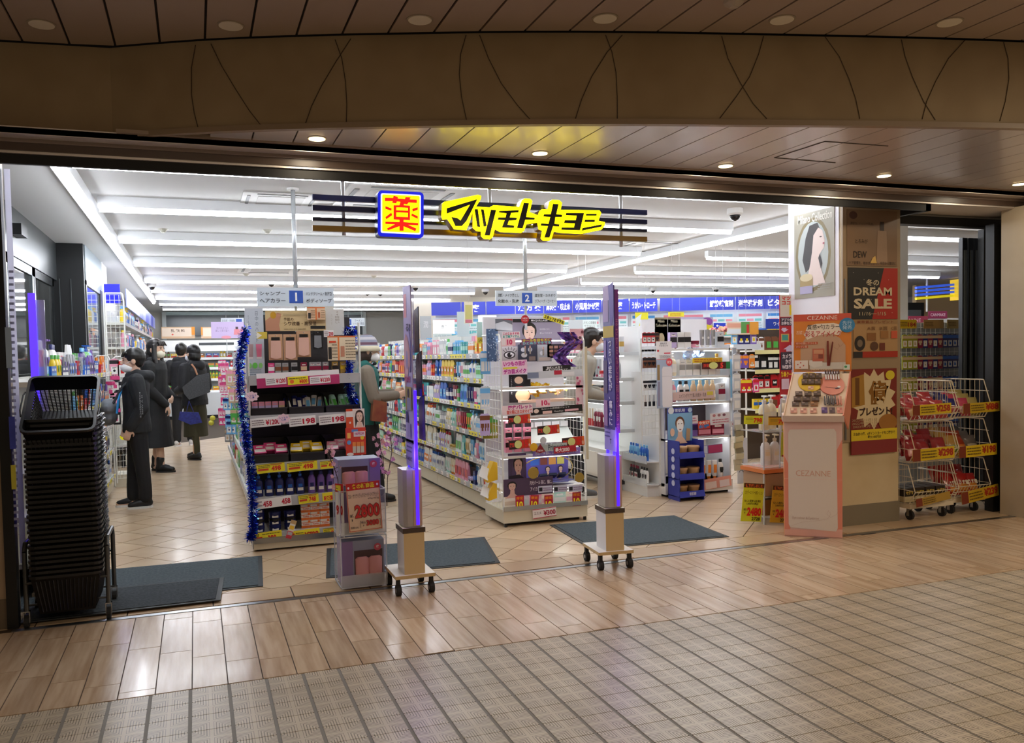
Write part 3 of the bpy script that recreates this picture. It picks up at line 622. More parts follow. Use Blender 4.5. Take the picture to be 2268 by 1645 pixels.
# tier 0: cartons behind the guard with 10 tags, price 300
for i, (x, c1, c2) in enumerate(((2.39, 'cream', 'beige'), (2.50, 'pale grey', 'mint'), (2.61, 'pink', 'pale grey'), (2.72, 'cream', 'pink'), (2.83, 'mint', 'white'), (2.94, 'cream', 'pink'))):
    put('wide box', c1, c2, (x, EY0 + 0.07, 0.155), 0, '%s box with %s band behind the clear guard, %s from its left side' % (c1, c2, ORD[i + 1]), 'boxes in the bottom tray of the makeup display', 1.0)
for i, (u, v, a) in enumerate(((1151, 1113, 0.0), (1183, 1112, -0.08), (1215, 1112, 0.02), (1277, 1105, 0.0))):
    cardT('offer_tag', u - 9, v - 15, u + 10, v + 14, EY0 - 0.01, 'b8203a', [('t', '限定', 0.1, 0.08, 0.9, 0.3, 'f09020', 0.03), ('t', '10', 0.12, 0.42, 0.85, 0.9, 'f6e82a', 0.04)], a, label='%s red tag with yellow 10 from the left on the bottom makeup tray' % ORD[i + 1], cat='price tag', group='red 10 tags on the makeup display')
cardT('price_sign', 1180, 1127, 1232, 1143, EY0 - 0.018, 'f6efef', [('r', 0.0, 0.0, 1, 0.07, 'c23050'), ('r', 0, 0.93, 1, 1, 'c23050'), ('t', '¥300', 0.45, 0.25, 0.97, 0.8, 'b02440', 0.03), ('t', 'コスメ', 0.05, 0.3, 0.35, 0.6, '604048', 0)], 0.06, label='white price sign reading 300 on the lowest tray of the makeup display', cat='price tag')
# tier 1: dark purple portrait board and lit palette case
Y1 = EY0 + 0.03
cardY('portrait_board', 1125, 1005, 1166, 1062, Y1 + 0.02, '4a3a5c', [('p', [(0.2, 1), (0.25, 0.3), (0.6, 0.02), (1, 0.05), (1, 1)][::-1], '57456e')] + face(0.55, 0.45, 0.62, '17141a', 'd8b0a4', w=1.1) + [('p', [(0, 1), (0, 0.82), (0.6, 0.78), (1, 1)][::-1], '2a2030')], label='dark purple portrait board on the lower tier of the makeup display', cat='poster', pn='print')
cardY('case_front', 1115, 1062, 1225, 1092, Y1 - 0.03, '4f3c58', face(0.17, 0.42, 0.5, '17141a', 'd8b0a4', w=0.45) + [('t', '月光パール 目に、頬に。', 0.52, 0.18, 0.98, 0.42, 'efe4f0', 0.01), ('t', 'アイカラー', 0.53, 0.55, 0.78, 0.78, 'efe4f0', 0.01)], label='purple strip board with a portrait and white writing under the palette case', cat='sign')
pc = thing('palette_case', 'oval purple lit case with three dark palettes in the makeup display', 'display case', (2.8, EY0 + 0.1, 0.31))
B().lathe([(0.225, 0.0), (0.23, 0.006)], (2.76, EY0 + 0.1, 0.33), n=28, sy=0.3).build('tray', mat('5d5f9c', 0.3), pc)
a, c = FY(1165, 1010, EY0 + 0.2), FY(1268, 1070, EY0 + 0.12)
card3('back_board', (a.x, EY0 + 0.2, a.z), XR, c.x - a.x, a.z - c.z, '5d54a8', [('r', 0.1, 0.1, 0.3, 0.34, '3f6fd0'), ('r', 0.33, 0.1, 0.5, 0.34, '8c4a3c'), ('r', 0.53, 0.1, 0.7, 0.34, 'e0a050'), ('r', 0.73, 0.1, 0.9, 0.34, 'c8c060')] + face(0.22, 0.5, 0.2, w=0.7) + face(0.5, 0.5, 0.2, w=0.7) + face(0.8, 0.5, 0.2, w=0.7), parent=pc, n=(0, -1, 0))
ring = B(); n_ = 30
pts = [(2.76 + 0.235 * math.cos(2 * PI * i / n_), EY0 + 0.14 - 0.05 * math.sin(2 * PI * i / n_), 0.43 + 0.115 * math.sin(2 * PI * i / n_)) for i in range(n_ + 1)]
ring.tube(pts, 0.005, 5).build('gold_rim', mat('d8c27c', 0.25, 0.9), pc)
for i in range(3):
    x = 2.70 + 0.085 * i; o = B().mark().box((-0.034, -0.03, 0), (0.034, 0.03, 0.02), 0).box((-0.028, -0.024, 0.0205), (0.028, 0.024, 0.022), 1).xf(Matrix.Translation((x, EY0 + 0.09, 0.37)) @ Matrix.Rotation(-0.6, 4, 'X'))
    tag(o.build('eyeshadow_palette', [mat('22283c', 0.2), mat('6f8fb4', 0.15)]), '%s dark square palette from the left in the oval case' % ORD[i + 1], 'palette', 'dark palettes in the oval case')
for i, (u, v, r_) in enumerate(((1181, 1047, 12), (1283, 1057, 10))):
    p = FY(u, v, EY0 - 0.01); q = FY(u + r_, v, EY0 - 0.01); tag(B().cyl((p.x, EY0 - 0.014, p.z), (p.x, EY0 - 0.008, p.z), q.x - p.x, n=20).build('round_sticker', mat('b59a4c', 0.3, 0.4)), ('larger' if i == 0 else 'smaller') + ' gold round sticker on the palette tier of the makeup display', 'sticker')
for i, u in enumerate((1192, 1226, 1259)): cardY('price_card', u, 1077 - i, u + 31, 1089 - i, EY0 - 0.02, 'c9cbe0', [('r', 0.05, 0.2, 0.3, 0.8, '20202c')] + blur_text(0.35, 0.2, 0.95, 0.8, 2, '8a6a90', i), label='%s pale card with a small dark palette picture from the left' % ORD[i + 1], cat='price tag', group='pale cards under the palette case')
cardT('brand_strip', 1180, 996, 1285, 1004, EY0 - 0.01, '8b7bd0', [('t', '月光パール 目に、頬に。アイカラー&ハイライト', 0.05, 0.15, 0.95, 0.85, 'f6f2ff', 0.02)], 0.0, label='lilac strip with white writing above the palette case', cat='sign')
# tier 2: pink packs and white testers
for r_ in range(3):
    for i in range(3):
        p = FY(1125 + 21 * i, 975 - 17 * r_, EY0 + 0.06 + 0.05 * r_)
        put('carton', 'pink', 'black', (p.x, p.y, 0.60 + 0.075 * r_), 0, 'pink makeup pack with black band, %s from left in %s row of the makeup display' % (ORD[i + 1], ('front', 'middle', 'back')[r_]), 'pink makeup packs on the middle tier', 0.95)
tt = thing('tester_tray', 'sloping white tester tray with grey samples on the makeup display', 'display tray', (2.82, EY0 + 0.15, 0.6))
B().prism([(0, 0), (0.30, 0.22), (0.30, 0), (0, 0)][:3], lambda y, z, t: (2.60 + t * 0.44 / 0.44, EY0 + 0.05 + y, 0.60 + z), 0.42).build('wedge', mat('e3efec', 0.4), tt)
for i in range(6):
    x = 2.645 + 0.05 * i; B().mark().box((-0.02, -0.012, 0), (0.02, 0.012, 0.03)).xf(Matrix.Translation((x, EY0 + 0.075, 0.63))).build('tester', mat('a9aeb2', 0.3), tt)
for i in range(5):
    x = 2.65 + 0.08 * i; B().box((x - 0.035, EY0 + 0.24, 0.775), (x + 0.035, EY0 + 0.26, 0.82)).build('sample_box', mat('e9eef0', 0.4), tt)
for i, (u, v, s) in enumerate(((1125, 920, '15'), (1190, 943, '10'), (1245, 969, '5'), (1127, 975, '15'))):
    cardT('offer_tag', u, v, u + 49, v + 17, EY0 - 0.015, 'c23a28', [('r', 0, 0, 0.45, 1, '2c1c1c'), ('e', 0.42, 0.5, 0.17, 0.45, 'd8dc8a'), ('t', '限定', 0.04, 0.25, 0.24, 0.75, 'e04030', 0.04), ('t', s, 0.6, 0.12, 0.88, 0.88, 'e0241c', 0.05), ('r', 0.9, 0, 1, 1, 'e06a20'), ('t', '倍', 0.88, 0.5, 0.97, 0.85, 'f8f0e0', 0)], 0.05,
          label='red and black offer tag with %s on the middle tier, %s' % (s, ('top left', 'beside the testers', 'at its right end', 'lower left')[i]), cat='price tag')
cardT('maker_sign', 1186, 985, 1256, 996, EY0 - 0.02, 'b3c1c0', [('t', 'Primavista', 0.4, 0.05, 1.0, 0.9, '2c3c48', 0.01)], 0.03, label='grey-green sign in serif letters across the middle tier', cat='sign')
cardT('point_sign', 1227, 989, 1276, 1000, EY0 - 0.026, 'b8243c', [('t', '最大2000', 0.05, 0.15, 0.7, 0.9, 'f8f0f0', 0.03)], 0.05, label='crimson card reading 2000 on the middle tier of the makeup display', cat='sign')
for i, (u, v, c_) in enumerate(((1182, 990, 'e3b02c'), (1203, 975, 'c8cdd2'))):
    p = FY(u, v, EY0 - 0.03 - 0.004 * i); tag(B().cyl((p.x, p.y - 0.003, p.z), p, 0.034 if i == 0 else 0.028, n=20).build('round_sticker', mat(c_, 0.3)), ('yellow' if i == 0 else 'grey') + ' round sticker hanging on the middle tier of the makeup display', 'sticker')
p = FY(1197, 995, EY0 - 0.04); t = thing('corner_tag', 'dark red diamond tag reading NEW on the makeup display', 'sign', p)
b = B().prism([(0, 0.045), (0.045, -0.02), (0, -0.03), (-0.045, -0.02)][::-1], lambda x, z, t: (p.x + x, p.y + t, p.z + z), 0.002).build('panel', mat('8c1f2c', 0.4), t)
B().text('NEW', (p.x, p.y - 0.001, p.z - 0.01), XR, ZU, 0.05, 0.015, 0, 0.02).build('lettering', mat('f4e8e4', 0.5), t)
# tier 3: compacts, flowers, black boards
cardY('portrait_board', 1127, 830, 1176, 890, EY0 + 0.12, '181418', [('e', 0.45, 0.22, 0.28, 0.18, '2e2a2e'), ('e', 0.45, 0.2, 0.2, 0.13, 'efc8a8'), ('r', 0.3, 0.42, 0.62, 0.56, 'b8242c'), ('e', 0.62, 0.75, 0.34, 0.22, 'e2b690'), ('t', '\n'.join('これひとつで'), 0.08, 0.1, 0.14, 0.7, 'e8e0e0', 0)], label='black board with compact picture on the upper tier of the makeup display', cat='poster', pn='print')
for i, (u, v) in enumerate(((1182, 868), (1203, 866), (1225, 864))):
    p = FY(u, v, EY0 + 0.09); t = thing('powder_compact', '%s open gold compact from the left before yellow flowers' % ORD[i + 1], 'compact', (p.x, p.y, 0.95 + 0.09), group='open gold compacts'); t.location.z = p.z - 0.02
    B().lathe([(0.03, 0), (0.032, 0.004), (0.032, 0.012), (0.028, 0.014)], n=16).build('case', mat('b08a4a', 0.3, 0.6), t, local=True); B().lathe([(0.026, 0.0145), (0.026, 0.016)], n=16).build('powder', mat('e8cdb0', 0.8), t, local=True)
    B().mark().lathe([(0.032, 0), (0.032, 0.006)], n=16).xf(Matrix.Translation((0, 0.03, 0.03)) @ Matrix.Rotation(1.1, 4, 'X')).build('lid', mat('dcc79c', 0.25, 0.3), t, local=True)
B().box((2.50, EY0 + 0.04, 1.0), (2.98, EY0 + 0.2, 1.02)).build('ledge', mat('e8c9b4', 0.4), e2)
def flower(name, p, n, r_, col, lab, seed, rnd=0.05):
    rr = random.Random(seed); t = thing(name, lab, 'artificial flowers', p); b = B()
    for i in range(n):
        c = V(p) + V((rr.uniform(-1, 1) * rnd * 1.6, rr.uniform(-0.5, 0.5) * rnd, rr.uniform(-1, 1) * rnd * 0.7)); ax = V((rr.uniform(-1, 1), rr.uniform(-1, 0.2), rr.uniform(-0.3, 1))).normalized(); e1 = ax.orthogonal().normalized(); e2_ = ax.cross(e1)
        for q in range(6):
            a0 = 2 * PI * q / 6; dr = e1 * math.cos(a0) + e2_ * math.sin(a0); sd = ax.cross(dr)
            b.face([c, c + dr * r_ * 0.6 + sd * r_ * 0.35 + ax * 0.004, c + dr * r_ + ax * 0.008, c + dr * r_ * 0.6 - sd * r_ * 0.35 + ax * 0.004], rr.randrange(len(col)))
    tag(b.build('petals', [mat(c, 0.6) for c in col], t), kind='stuff'); return t
flower('flower_spray', (2.68, EY0 + 0.16, 1.10), 26, 0.035, ('f0c41c', 'f4d848', 'e8a818'), 'yellow artificial flowers on the upper tier of the makeup display', 3, 0.06)
flower('flower_spray', (2.90, EY0 + 0.16, 1.08), 10, 0.03, ('e8c8b0', 'f0d878', 'd8b8a0'), 'small cream artificial flowers at the upper tier right end', 4, 0.04)
cardT('brand_board', 1176, 902, 1290, 912, EY0 - 0.01, '16161a', [('t', '私だけの透明感パレット', 0.2, 0.1, 0.75, 0.35, 'f0f0f0', 0), ('e', 0.1, 0.45, 0.05, 0.3, 'efd8cc'), ('r', 0.22, 0.55, 0.4, 0.95, 'efc8c0'), ('r', 0.65, 0.55, 0.92, 0.85, 'e8b8c0'), ('t', 'Maquillage', 0.44, 0.6, 0.62, 0.85, 'f0f0f0', 0)], 0.04, label='black sloping strip board with white writing across the display front', cat='sign', th=0.004)
for i, (u, v, uu, vv, bg, its, lab) in enumerate((
    (1112, 898, 1180, 915, 'f4dfe2', [('t', '限定パレット', 0.2, 0.0, 0.98, 0.5, 'c03a8c', 0.05), ('t', '自分用にカスタマイズ', 0.15, 0.52, 0.98, 1.0, 'd84a3c', 0.04)], 'cut-out pop card in pink and red handwriting, upper left of middle tier'),
    (1187, 884, 1219, 900, 'f6d8dc', [('t', '10', 0.38, 0.15, 0.8, 0.85, 'd4386c', 0.05), ('t', '倍', 0.8, 0.5, 0.95, 0.85, 'd4386c', 0.03)], 'pale pink card with red 10 under the gold compacts'),
    (1112, 798, 1168, 828, 'f2d0e4', [('t', 'いつもの目が', 0.05, 0.05, 0.95, 0.42, 'c8309c', 0.05), ('r', 0.03, 0.48, 0.6, 0.6, 'e6dc3c'), ('t', 'デカ目メイク', 0.05, 0.6, 0.95, 0.95, 'c0389c', 0.05)], 'purple and yellow handwritten cut-out card beneath the eye picture'),
    (1112, 735, 1152, 748, 'f6e8ee', [('t', 'この冬おすすめ', 0.05, 0.05, 0.95, 0.5, 'd42c6c', 0.04), ('t', '新発売アイテム', 0.05, 0.52, 0.95, 0.98, '1fa093', 0.04)], 'handwritten cut-out card in pink and teal at the display top'),
    (1110, 749, 1142, 766, 'f4c6cc', [('t', '10', 0.4, 0.15, 0.78, 0.85, 'd4386c', 0.05), ('r', 0.02, 0.05, 0.3, 0.9, 'f0e2e2')], 'pink card with red 10 at the upper left of the display'),
    (1155, 750, 1222, 762, '8c4a76', [('t', 'クールな目もとに', 0.03, 0.03, 0.97, 0.52, 'e6e03c', 0.04), ('t', 'ひとぬりでキマる', 0.03, 0.5, 0.97, 0.98, '7cd0d8', 0.04)], 'plum cut-out card with yellow handwriting under the portrait'),
    (1202, 810, 1264, 822, '1a1a20', [('t', '自然に大きく', 0.15, 0.1, 0.7, 0.5, 'f4f4f4', 0.03), ('t', '惹きつける目もとに', 0.1, 0.52, 0.9, 0.95, 'f4f4f4', 0.03)], 'black strip sign with white writing between the two upper tiers'),
    (1168, 822, 1290, 834, 'cfd4da', [('r', 0.0, 0.1, 0.2, 0.9, '7f8aa6'), ('r', 0.48, 0.0, 0.62, 0.6, 'b8203c'), ('r', 0.62, 0.3, 0.85, 0.9, 'e8e8ec')], 'glossy grey rail of small cards between the upper tiers'))):
    cardT('pop_card', u, v, uu, vv, EY0 - 0.012 - 0.003 * i, bg, its, 0.03, label=lab, cat='sign', th=0.002)
# tier 4: palettes on stands, eye picture, scarf
cardY('eye_board', 1111, 768, 1152, 800, EY0 + 0.1, 'b4b0b4', [('e', 0.42, 0.55, 0.32, 0.26, '2c2a30'), ('e', 0.42, 0.55, 0.26, 0.18, 'd8d8dc'), ('e', 0.42, 0.55, 0.13, 0.17, '17161a'), ('e', 0.5, 0.48, 0.04, 0.06, 'ffffff')] + [('l', [(0.42 + 0.32 * math.cos(a), 0.5 - 0.28 * math.sin(a)), (0.42 + 0.46 * math.cos(a), 0.5 - 0.5 * math.sin(a))], 0.004, '1a181c') for a in (0.5, 0.9, 1.3, 1.7, 2.1, 2.5)], label='grey picture card of one large eye with lashes', cat='poster', pn='print')
for i, (u0, v0, u1, v1, c_, its, lab) in enumerate(((1148, 763, 1190, 800, '3a3f52', [('e', 0.25, 0.3, 0.12, 0.13, 'c8ccd8'), ('e', 0.62, 0.3, 0.12, 0.13, 'a8acb8'), ('e', 0.3, 0.62, 0.16, 0.14, 'd8dae0'), ('r', 0.55, 0.7, 0.9, 0.95, '8a7a78')], 'navy tester board with round swatches'),
        (1190, 763, 1222, 800, 'a6aab2', [('e', 0.3, 0.5, 0.14, 0.12, 'dcdfe6'), ('r', 0.1, 0.75, 0.9, 0.95, 'c8b8b0')], 'grey tester board with lipsticks upright on it'), (1212, 762, 1250, 792, '241f22', [('r', 0.12 + 0.28 * a, 0.12 + 0.28 * b__, 0.34 + 0.28 * a, 0.32 + 0.28 * b__, ('a07a62', 'c09078', '8a6458', 'd8b098')[(a + b__) % 4]) for a in range(3) for b__ in range(3)], 'black tester board holding nine brown eye colours'))):
    t = cardY('tester_board', u0, v0, u1, v1, EY0 + 0.08, c_, its, label=lab + ' on the top tier of the makeup display', cat='tester board', pn='swatches', th=0.012)
for i, (u, v) in enumerate(((1163, 766), (1174, 765), (1203, 768))):
    p = FY(u, v, EY0 + 0.04); tag(B().lathe([(0.007, -0.07), (0.007, -0.02), (0.006, -0.02, 1), (0.006, 0.0, 1)], p, n=8).build('lipstick', [mat('d8d4cc', 0.2, 0.7), mat('c89a8c', 0.4)]), '%s silver lipstick from the left standing on the top tier tester boards' % ORD[i + 1], 'lipstick', 'lipsticks on the tester boards')
rr = random.Random(8); b = B(); cols = 3
nu, nv = 10, 22; base = len(b.v)
for j in range(nv + 1):
    for i in range(nu + 1):
        v_ = 735 + 77 * j / nv; u_ = 1240 + 12 * math.sin(j * 0.3) + (38 if j < 8 else 30) * i / nu
        p = FY(u_ - (0 if j > 4 else 6), v_, EY0 + 0.02); p.y += 0.028 * math.sin(i * 1.9 + j * 0.5) + 0.01 * math.sin(j * 1.7); b.v.append(p)
for j in range(nv):
    for i in range(nu): k = base + j * (nu + 1) + i; b.f.append((k, k + nu + 1, k + nu + 2, k + 1)); b.m.append(rr.choice((0, 0, 1, 2)))
tag(b.build('satin_scarf', [mat('6a3c9c', 0.3), mat('9a68c0', 0.3), mat('3c2a7c', 0.3)], smooth=True), 'purple satin scarf draped down the right of the makeup display top', 'scarf')
cardY('petal_board', 1262, 728, 1293, 775, EY0 + 0.03, 'e4b0b8', [('e', rr.uniform(0.1, 0.9), rr.uniform(0.08, 0.95), 0.1, 0.07, rr.choice(('7c3c4c', 'a85060', '5a4048'))) for i in range(12)], label='pink board with dark petals at the display top right corner', cat='poster', pn='print')
cardY('petal_board', 1275, 830, 1296, 905, EY0 + 0.03, 'efd4da', [('e', rr.uniform(0.1, 0.9), rr.uniform(0.05, 0.95), 0.12, 0.04, rr.choice(('c85a80', 'd87a98'))) for i in range(14)], label='pale board with pink petals lower on the display right side', cat='poster', pn='print')
for x in (EX1 - 0.10, EX1 - 0.05): pass
cardY('portrait_board', 1135, 706, 1243, 776, EY0 + 0.22, '8b8396', [('r', 0, 0, 1, 0.11, '151317'), ('t', 'MAQUILLAGE', 0.38, 0.02, 0.72, 0.09, 'e0dce4', 0.01), ('p', [(0.12, 1), (0.14, 0.75), (0.33, 0.6), (0.6, 0.6), (0.8, 0.8), (0.84, 1)][::-1], '1a171b')] + face(0.34, 0.42, 0.55, '1b1819', 'e2c0b2', w=0.66) + [('t', '私を目覚めさせる', 0.55, 0.3, 0.75, 0.35, 'd8d4dc', 0), ('t', '新しいマスカラ', 0.55, 0.42, 0.8, 0.47, 'd8d4dc', 0)], label='wide grey portrait board with black header at the top of the makeup display', cat='poster', pn='print')
cardY('chrome_card', 1097, 706, 1135, 732, EY0 + 0.1, '6a6f78', [('p', [(0, 0.4), (0.5, 0.2), (1, 0.5), (1, 1), (0, 0.9)][::-1], 'c6cbd2'), ('p', [(0.3, 0), (1, 0), (1, 0.15)][::-1], 'b82034')], label='curved grey and chrome card at the top left of the makeup display', cat='sign', pn='print')
p = FY(1163, 707, EY0 - 0.0); t = thing('round_badge', 'red round badge reading NEW above the portrait board', 'sign', p)
B().cyl((p.x, p.y, p.z), (p.x, p.y + 0.004, p.z), 0.034, n=24).build('disc', mat('c2202c', 0.4), t); B().text('NEW\n11.21', (p.x, p.y - 0.001, p.z), XR, ZU, 0.045, 0.03, 0, 0.02).build('lettering', mat('f6eeee', 0.5), t)
cardT('pop_card', 1203, 703, 1251, 712, EY0 - 0.005, 'efe53a', [('t', 'スタッフおすすめ', 0.03, 0.05, 0.97, 0.95, '2a2618', 0.05)], -0.30, label='yellow slanting cut-out strip at the top right of the makeup display', cat='sign')
# blue glitter basket and yellow leaflet holder at the left of the end display
cardY('glitter_sheet', 1077, 728, 1104, 800, EY0 + 0.1, '4c678c', [('r', rr.uniform(0, 0.9), rr.uniform(0, 0.98), 0, 0, '8fa8c8') for i in range(0)] + [('e', rr.random(), rr.random(), 0.05, 0.02, rr.choice(('8fa8c8', '2c4468', 'b8c8dc'))) for i in range(60)], label='blue glitter sheet in a wire frame left of the makeup display', cat='decoration', pn='print')
lh = thing('leaflet_holder', 'yellow cardboard leaflet holder on the left side of the makeup display', 'leaflet holder', (2.27, 6.45, 0.3))
YEL = mat('e0b420', 0.5)
for (u, v, s) in ((1080, 1045, 1.0), (1082, 1085, 0.85)):
    p = FY(u, v, 6.42)
    B().mark().prism([(0, 0), (0.085 * s, 0.02), (0.085 * s, 0.16 * s), (0.05 * s, 0.17 * s), (0, 0.05)], lambda x, z, t: (x, t, z), 0.09).xf(Matrix.Translation((p.x - 0.02, 6.36, p.z - 0.08))).build('pocket', YEL, lh)
    B().mark().box((-0.09, -0.003, 0), (0.09, 0.003, 0.1), 0).xf(Matrix.Translation((p.x - 0.06, 6.36, p.z - 0.04)) @ Matrix.Rotation(0.5, 4, 'Y') @ Matrix.Rotation(-0.4, 4, 'X') @ Matrix.Diagonal((s * 0.5, 1, s, 1))).build('leaflet', mat('e9ecee', 0.5), lh)
B().cyl((2.297, 6.3, 0.24), (2.302, 6.3, 0.24), 0.03, n=16).build('round_mark', mat('f2f2f0', 0.5), lh)

def strings(o, x0, x1, y, z0, z1=None, r_=0.0015, nm_='string'):
    z1 = ZC if z1 is None else z1
    for x in (x0, x1): B().cyl((x, y, z0), (x, y, z1), r_, n=4).build(nm_, mat('d8d8d8', 0.4), o)
for o in [o for o in bpy.data.objects if o.get('label') == 'small hanging leaflet with pink foot on a chain above aisle two']: strings(o, o.location.x, o.location.x, o.location.y, 1.9)
# ================================================================ aisle one end display (hand care) and its shelving
g1 = thing('gondola_shelf', 'cream shelf unit of aisle one running inward behind the tinsel-edged end display', 'shelf unit', (0.75, 9.6, 0))
side_bank(g1, 0.40, 6.75, 12.2, -1, [0.2, 0.5, 0.8, 1.1], 1.45, seed=9, cards=False)
B().box((0.5, 6.75, 0.05), (1.15, 12.2, 1.5)).build('core', SHELFW, g1)
for k, z in enumerate((0.2, 0.5, 0.8, 1.1)):
    fill((0.44, 6.85, z), (0, 1, 0), 5.2, -PI / 2, ('low', 'second', 'third', 'top')[k] + ' shelf, aisle one', (), pool=['white', 'pink', 'green', 'beige', 'sky blue', 'lilac', 'red', 'cream', 'silver'], kinds=['hanging packet', 'carton', 'bottle', 'refill pouch'], hmax=0.2, rr=random.Random(k + 60), gap=1.2)
rr = random.Random(21)
for i in range(16):                                                     # strip hangers sticking out into the aisle
    y = 7.2 + 0.28 * i; c1, c2 = rr.choice(((('hot pink', 'white'), ('pink', 'hot pink'))[i % 2],) if i > 7 else (('silver', 'beige'), ('green', 'beige'), ('silver', 'brown'), ('beige', 'pink'), ('sky blue', 'navy'), ('maroon', 'silver'))); z = rr.uniform(0.55, 1.3)
    for q in range(2): put('hanging packet', c1, c2, (0.325 - 0.035 * q, y + 0.02 * q, z), -0.7, '%s %s packet sticking out into aisle one, %s pair from the front' % (('front', 'rear')[q], c1, ORD[i + 1]), 'packets hung out into aisle one', 0.8)
e1 = thing('end_display', 'dark-backed end display of hand care goods edged with blue tinsel', 'display stand', (0.78, 6.45, 0))
AX0, AX1, AY = 0.36, 1.17, 6.25
B().box((AX0, AY - 0.02, 0.015), (AX1, 6.7, 0.10)).build('base', CREAM, e1)
B().box((AX0, AY - 0.035, 0.06), (AX1, AY - 0.02, 0.10)).build('base_rail', STEEL, e1)
B().box((AX0 + 0.02, AY + 0.02, 0.0), (AX1 - 0.02, 6.7, 0.02)).build('plinth', BLACK, e1)
B().box((AX0 + 0.01, 6.64, 0.1), (AX1, 6.68, 1.72)).build('back_panel', mat('2a2628', 0.6), e1)
B().box((AX0 - 0.008, AY, 0.02), (AX0, 6.68, 1.42)).build('side_panel', CLEAR2, e1); B().box((AX1, AY, 0.02), (AX1 + 0.008, 6.68, 1.42)).build('side_panel', CLEAR2, e1)
for x in (AX0, AX1): B().cyl((x, AY + 0.01, 0.02), (x, AY + 0.01, 1.66), 0.009, n=6).build('upright', WIRE, e1)
for z in (0.13, 0.39, 0.64, 0.99, 1.28):
    sh = B().box((AX0, AY + 0.01, z - 0.03), (AX1, 6.64, z)).build('shelf', mat('5a5658' if z > 0.5 else 'b8b6b0', 0.4), e1); B().box((AX0, AY - 0.012, z - 0.07), (AX1, AY + 0.01, z + 0.002)).build('price_rail', mat('b4b4b6', 0.3), sh)
AYF = AY - 0.015
def tagc(u0, v0, u1, v1, bg, its, lab, ang=0.06, cat='price tag', Y=None, par=None): return cardT('price_sign', u0, v0, u1, v1, AYF - 0.004 if Y is None else Y, bg, its, ang, label=lab, cat=cat)
cardT('pink_strip', 568, 825, 752, 852, AYF - 0.001, 'f2eef2', [('r', 0, 0.33, 1, 1, 'b8346c')], 0.03, label='white and magenta strip along the upper ledge of the hand care display', cat='sign')
nm = lambda s, c='c4203c': [('t', s, 0.5, 0.25, 0.97, 0.85, c, 0.04)] + blur_text(0.05, 0.15, 0.45, 0.85, 3, '8a7a80', len(s))
ny = lambda s: [('r', 0.0, 0, 1, 0.06, '6a5a10'), ('t', s, 0.52, 0.3, 0.86, 0.85, 'd42c1c', 0.04), ('r', 0.05, 0.5, 0.42, 0.72, 'd4482c'), ('r', 0.5, 0.1, 0.9, 0.2, 'c06a3c')] + blur_text(0.05, 0.12, 0.48, 0.45, 2, '4a4420', len(s) + 3)
tagc(588, 835, 634, 851, 'f4f0f2', nm('¥1200'), 'left white price tag reading 1200 on the magenta strip')
tagc(637, 834, 683, 850, 'f0e02c', [('t', '¥800', 0.55, 0.4, 0.95, 0.9, 'd42c1c', 0.04), ('e', 0.2, 0.6, 0.1, 0.25, 'e8682c')] + blur_text(0.05, 0.1, 0.9, 0.35, 1, '5a5010'), 'yellow price tag between the two white ones on the magenta strip')
tagc(686, 833, 732, 848, 'f4f0f2', nm('¥1200'), 'right white price tag reading 1200 on the magenta strip')
tagc(554, 926, 622, 943, 'f4f2f0', nm('¥1200'), 'white price tag reading 1200 under the left bin')
tagc(640, 923, 700, 941, 'f4f2f0', nm('198'), 'white price tag reading 198 under the middle bin')
tagc(706, 919, 765, 937, 'f4f2f0', nm('198'), 'white price tag reading 198 under the right bin')
tagc(568, 1028, 631, 1044, 'f0e02c', ny('498'), 'yellow price tag reading 498 under the left pink soap bin')
tagc(636, 1024, 703, 1040, 'f0e02c', ny('498'), 'yellow price tag reading 498 under the yellow soap bin')
tagc(709, 1021, 745, 1036, 'f0e02c', ny('498'), 'half-hidden yellow price tag reading 498 beside the clear tower')
tagc(566, 1105, 646, 1120, 'f4f2f0', [('t', '458', 0.2, 0.25, 0.45, 0.85, 'c4203c', 0.04), ('t', '458', 0.72, 0.2, 0.97, 0.8, 'c4203c', 0.04)] + blur_text(0.02, 0.1, 0.18, 0.85, 2, '9a8a90'), 'long white price tag reading 458 twice under the navy bottles')
tagc(661, 1096, 706, 1112, 'f0e02c', ny('748'), 'yellow price tag reading 748 under the lotion bottles')
tagc(714, 1091, 746, 1107, 'f0e02c', [('r', 0.1, 0.4, 0.7, 0.9, 'd4381c'), ('t', '20', 0.2, 0.45, 0.55, 0.85, 'f0e02c', 0.03)], 'yellow price tag with red 20 beside the clear tower')
tagc(562, 1180, 625, 1201, 'f0e02c', [('r', 0.02, 0.35, 0.3, 0.8, 'd4381c'), ('t', '380', 0.5, 0.3, 0.8, 0.85, 'd42c1c', 0.04), ('t', '537', 0.02, 0.1, 0.2, 0.35, '2a2410', 0.03)] + blur_text(0.3, 0.1, 0.95, 0.25, 1, '5a5010'), 'yellow price tag reading 380 under the navy tins')
tagc(646, 1175, 709, 1193, 'f0e02c', [('t', '¥798', 0.45, 0.25, 0.95, 0.8, 'c4241c', 0.04), ('r', 0.04, 0.2, 0.1, 0.7, 'd4482c')] + blur_text(0.15, 0.15, 0.42, 0.7, 3, '6a6020'), 'yellow price tag reading 798 under the orange cartons')
tagc(716, 1170, 746, 1187, 'f0e02c', ny('498'), 'yellow price tag under the mint pump bottle by the tower')
cardT('hang_tag', 638, 1152, 652, 1192, AYF - 0.03, 'e8e4d8', [('r', 0, 0, 1, 0.2, 'c8a878'), ('r', 0.1, 0.3, 0.9, 0.5, 'f0c43c'), ('r', 0, 0.6, 1, 1, 'c8384c'), ('r', 0.1, 0.64, 0.9, 0.82, 'b8b4bc')], -0.35, label='slanting red and white hang tag in front of the orange cartons', cat='tag')
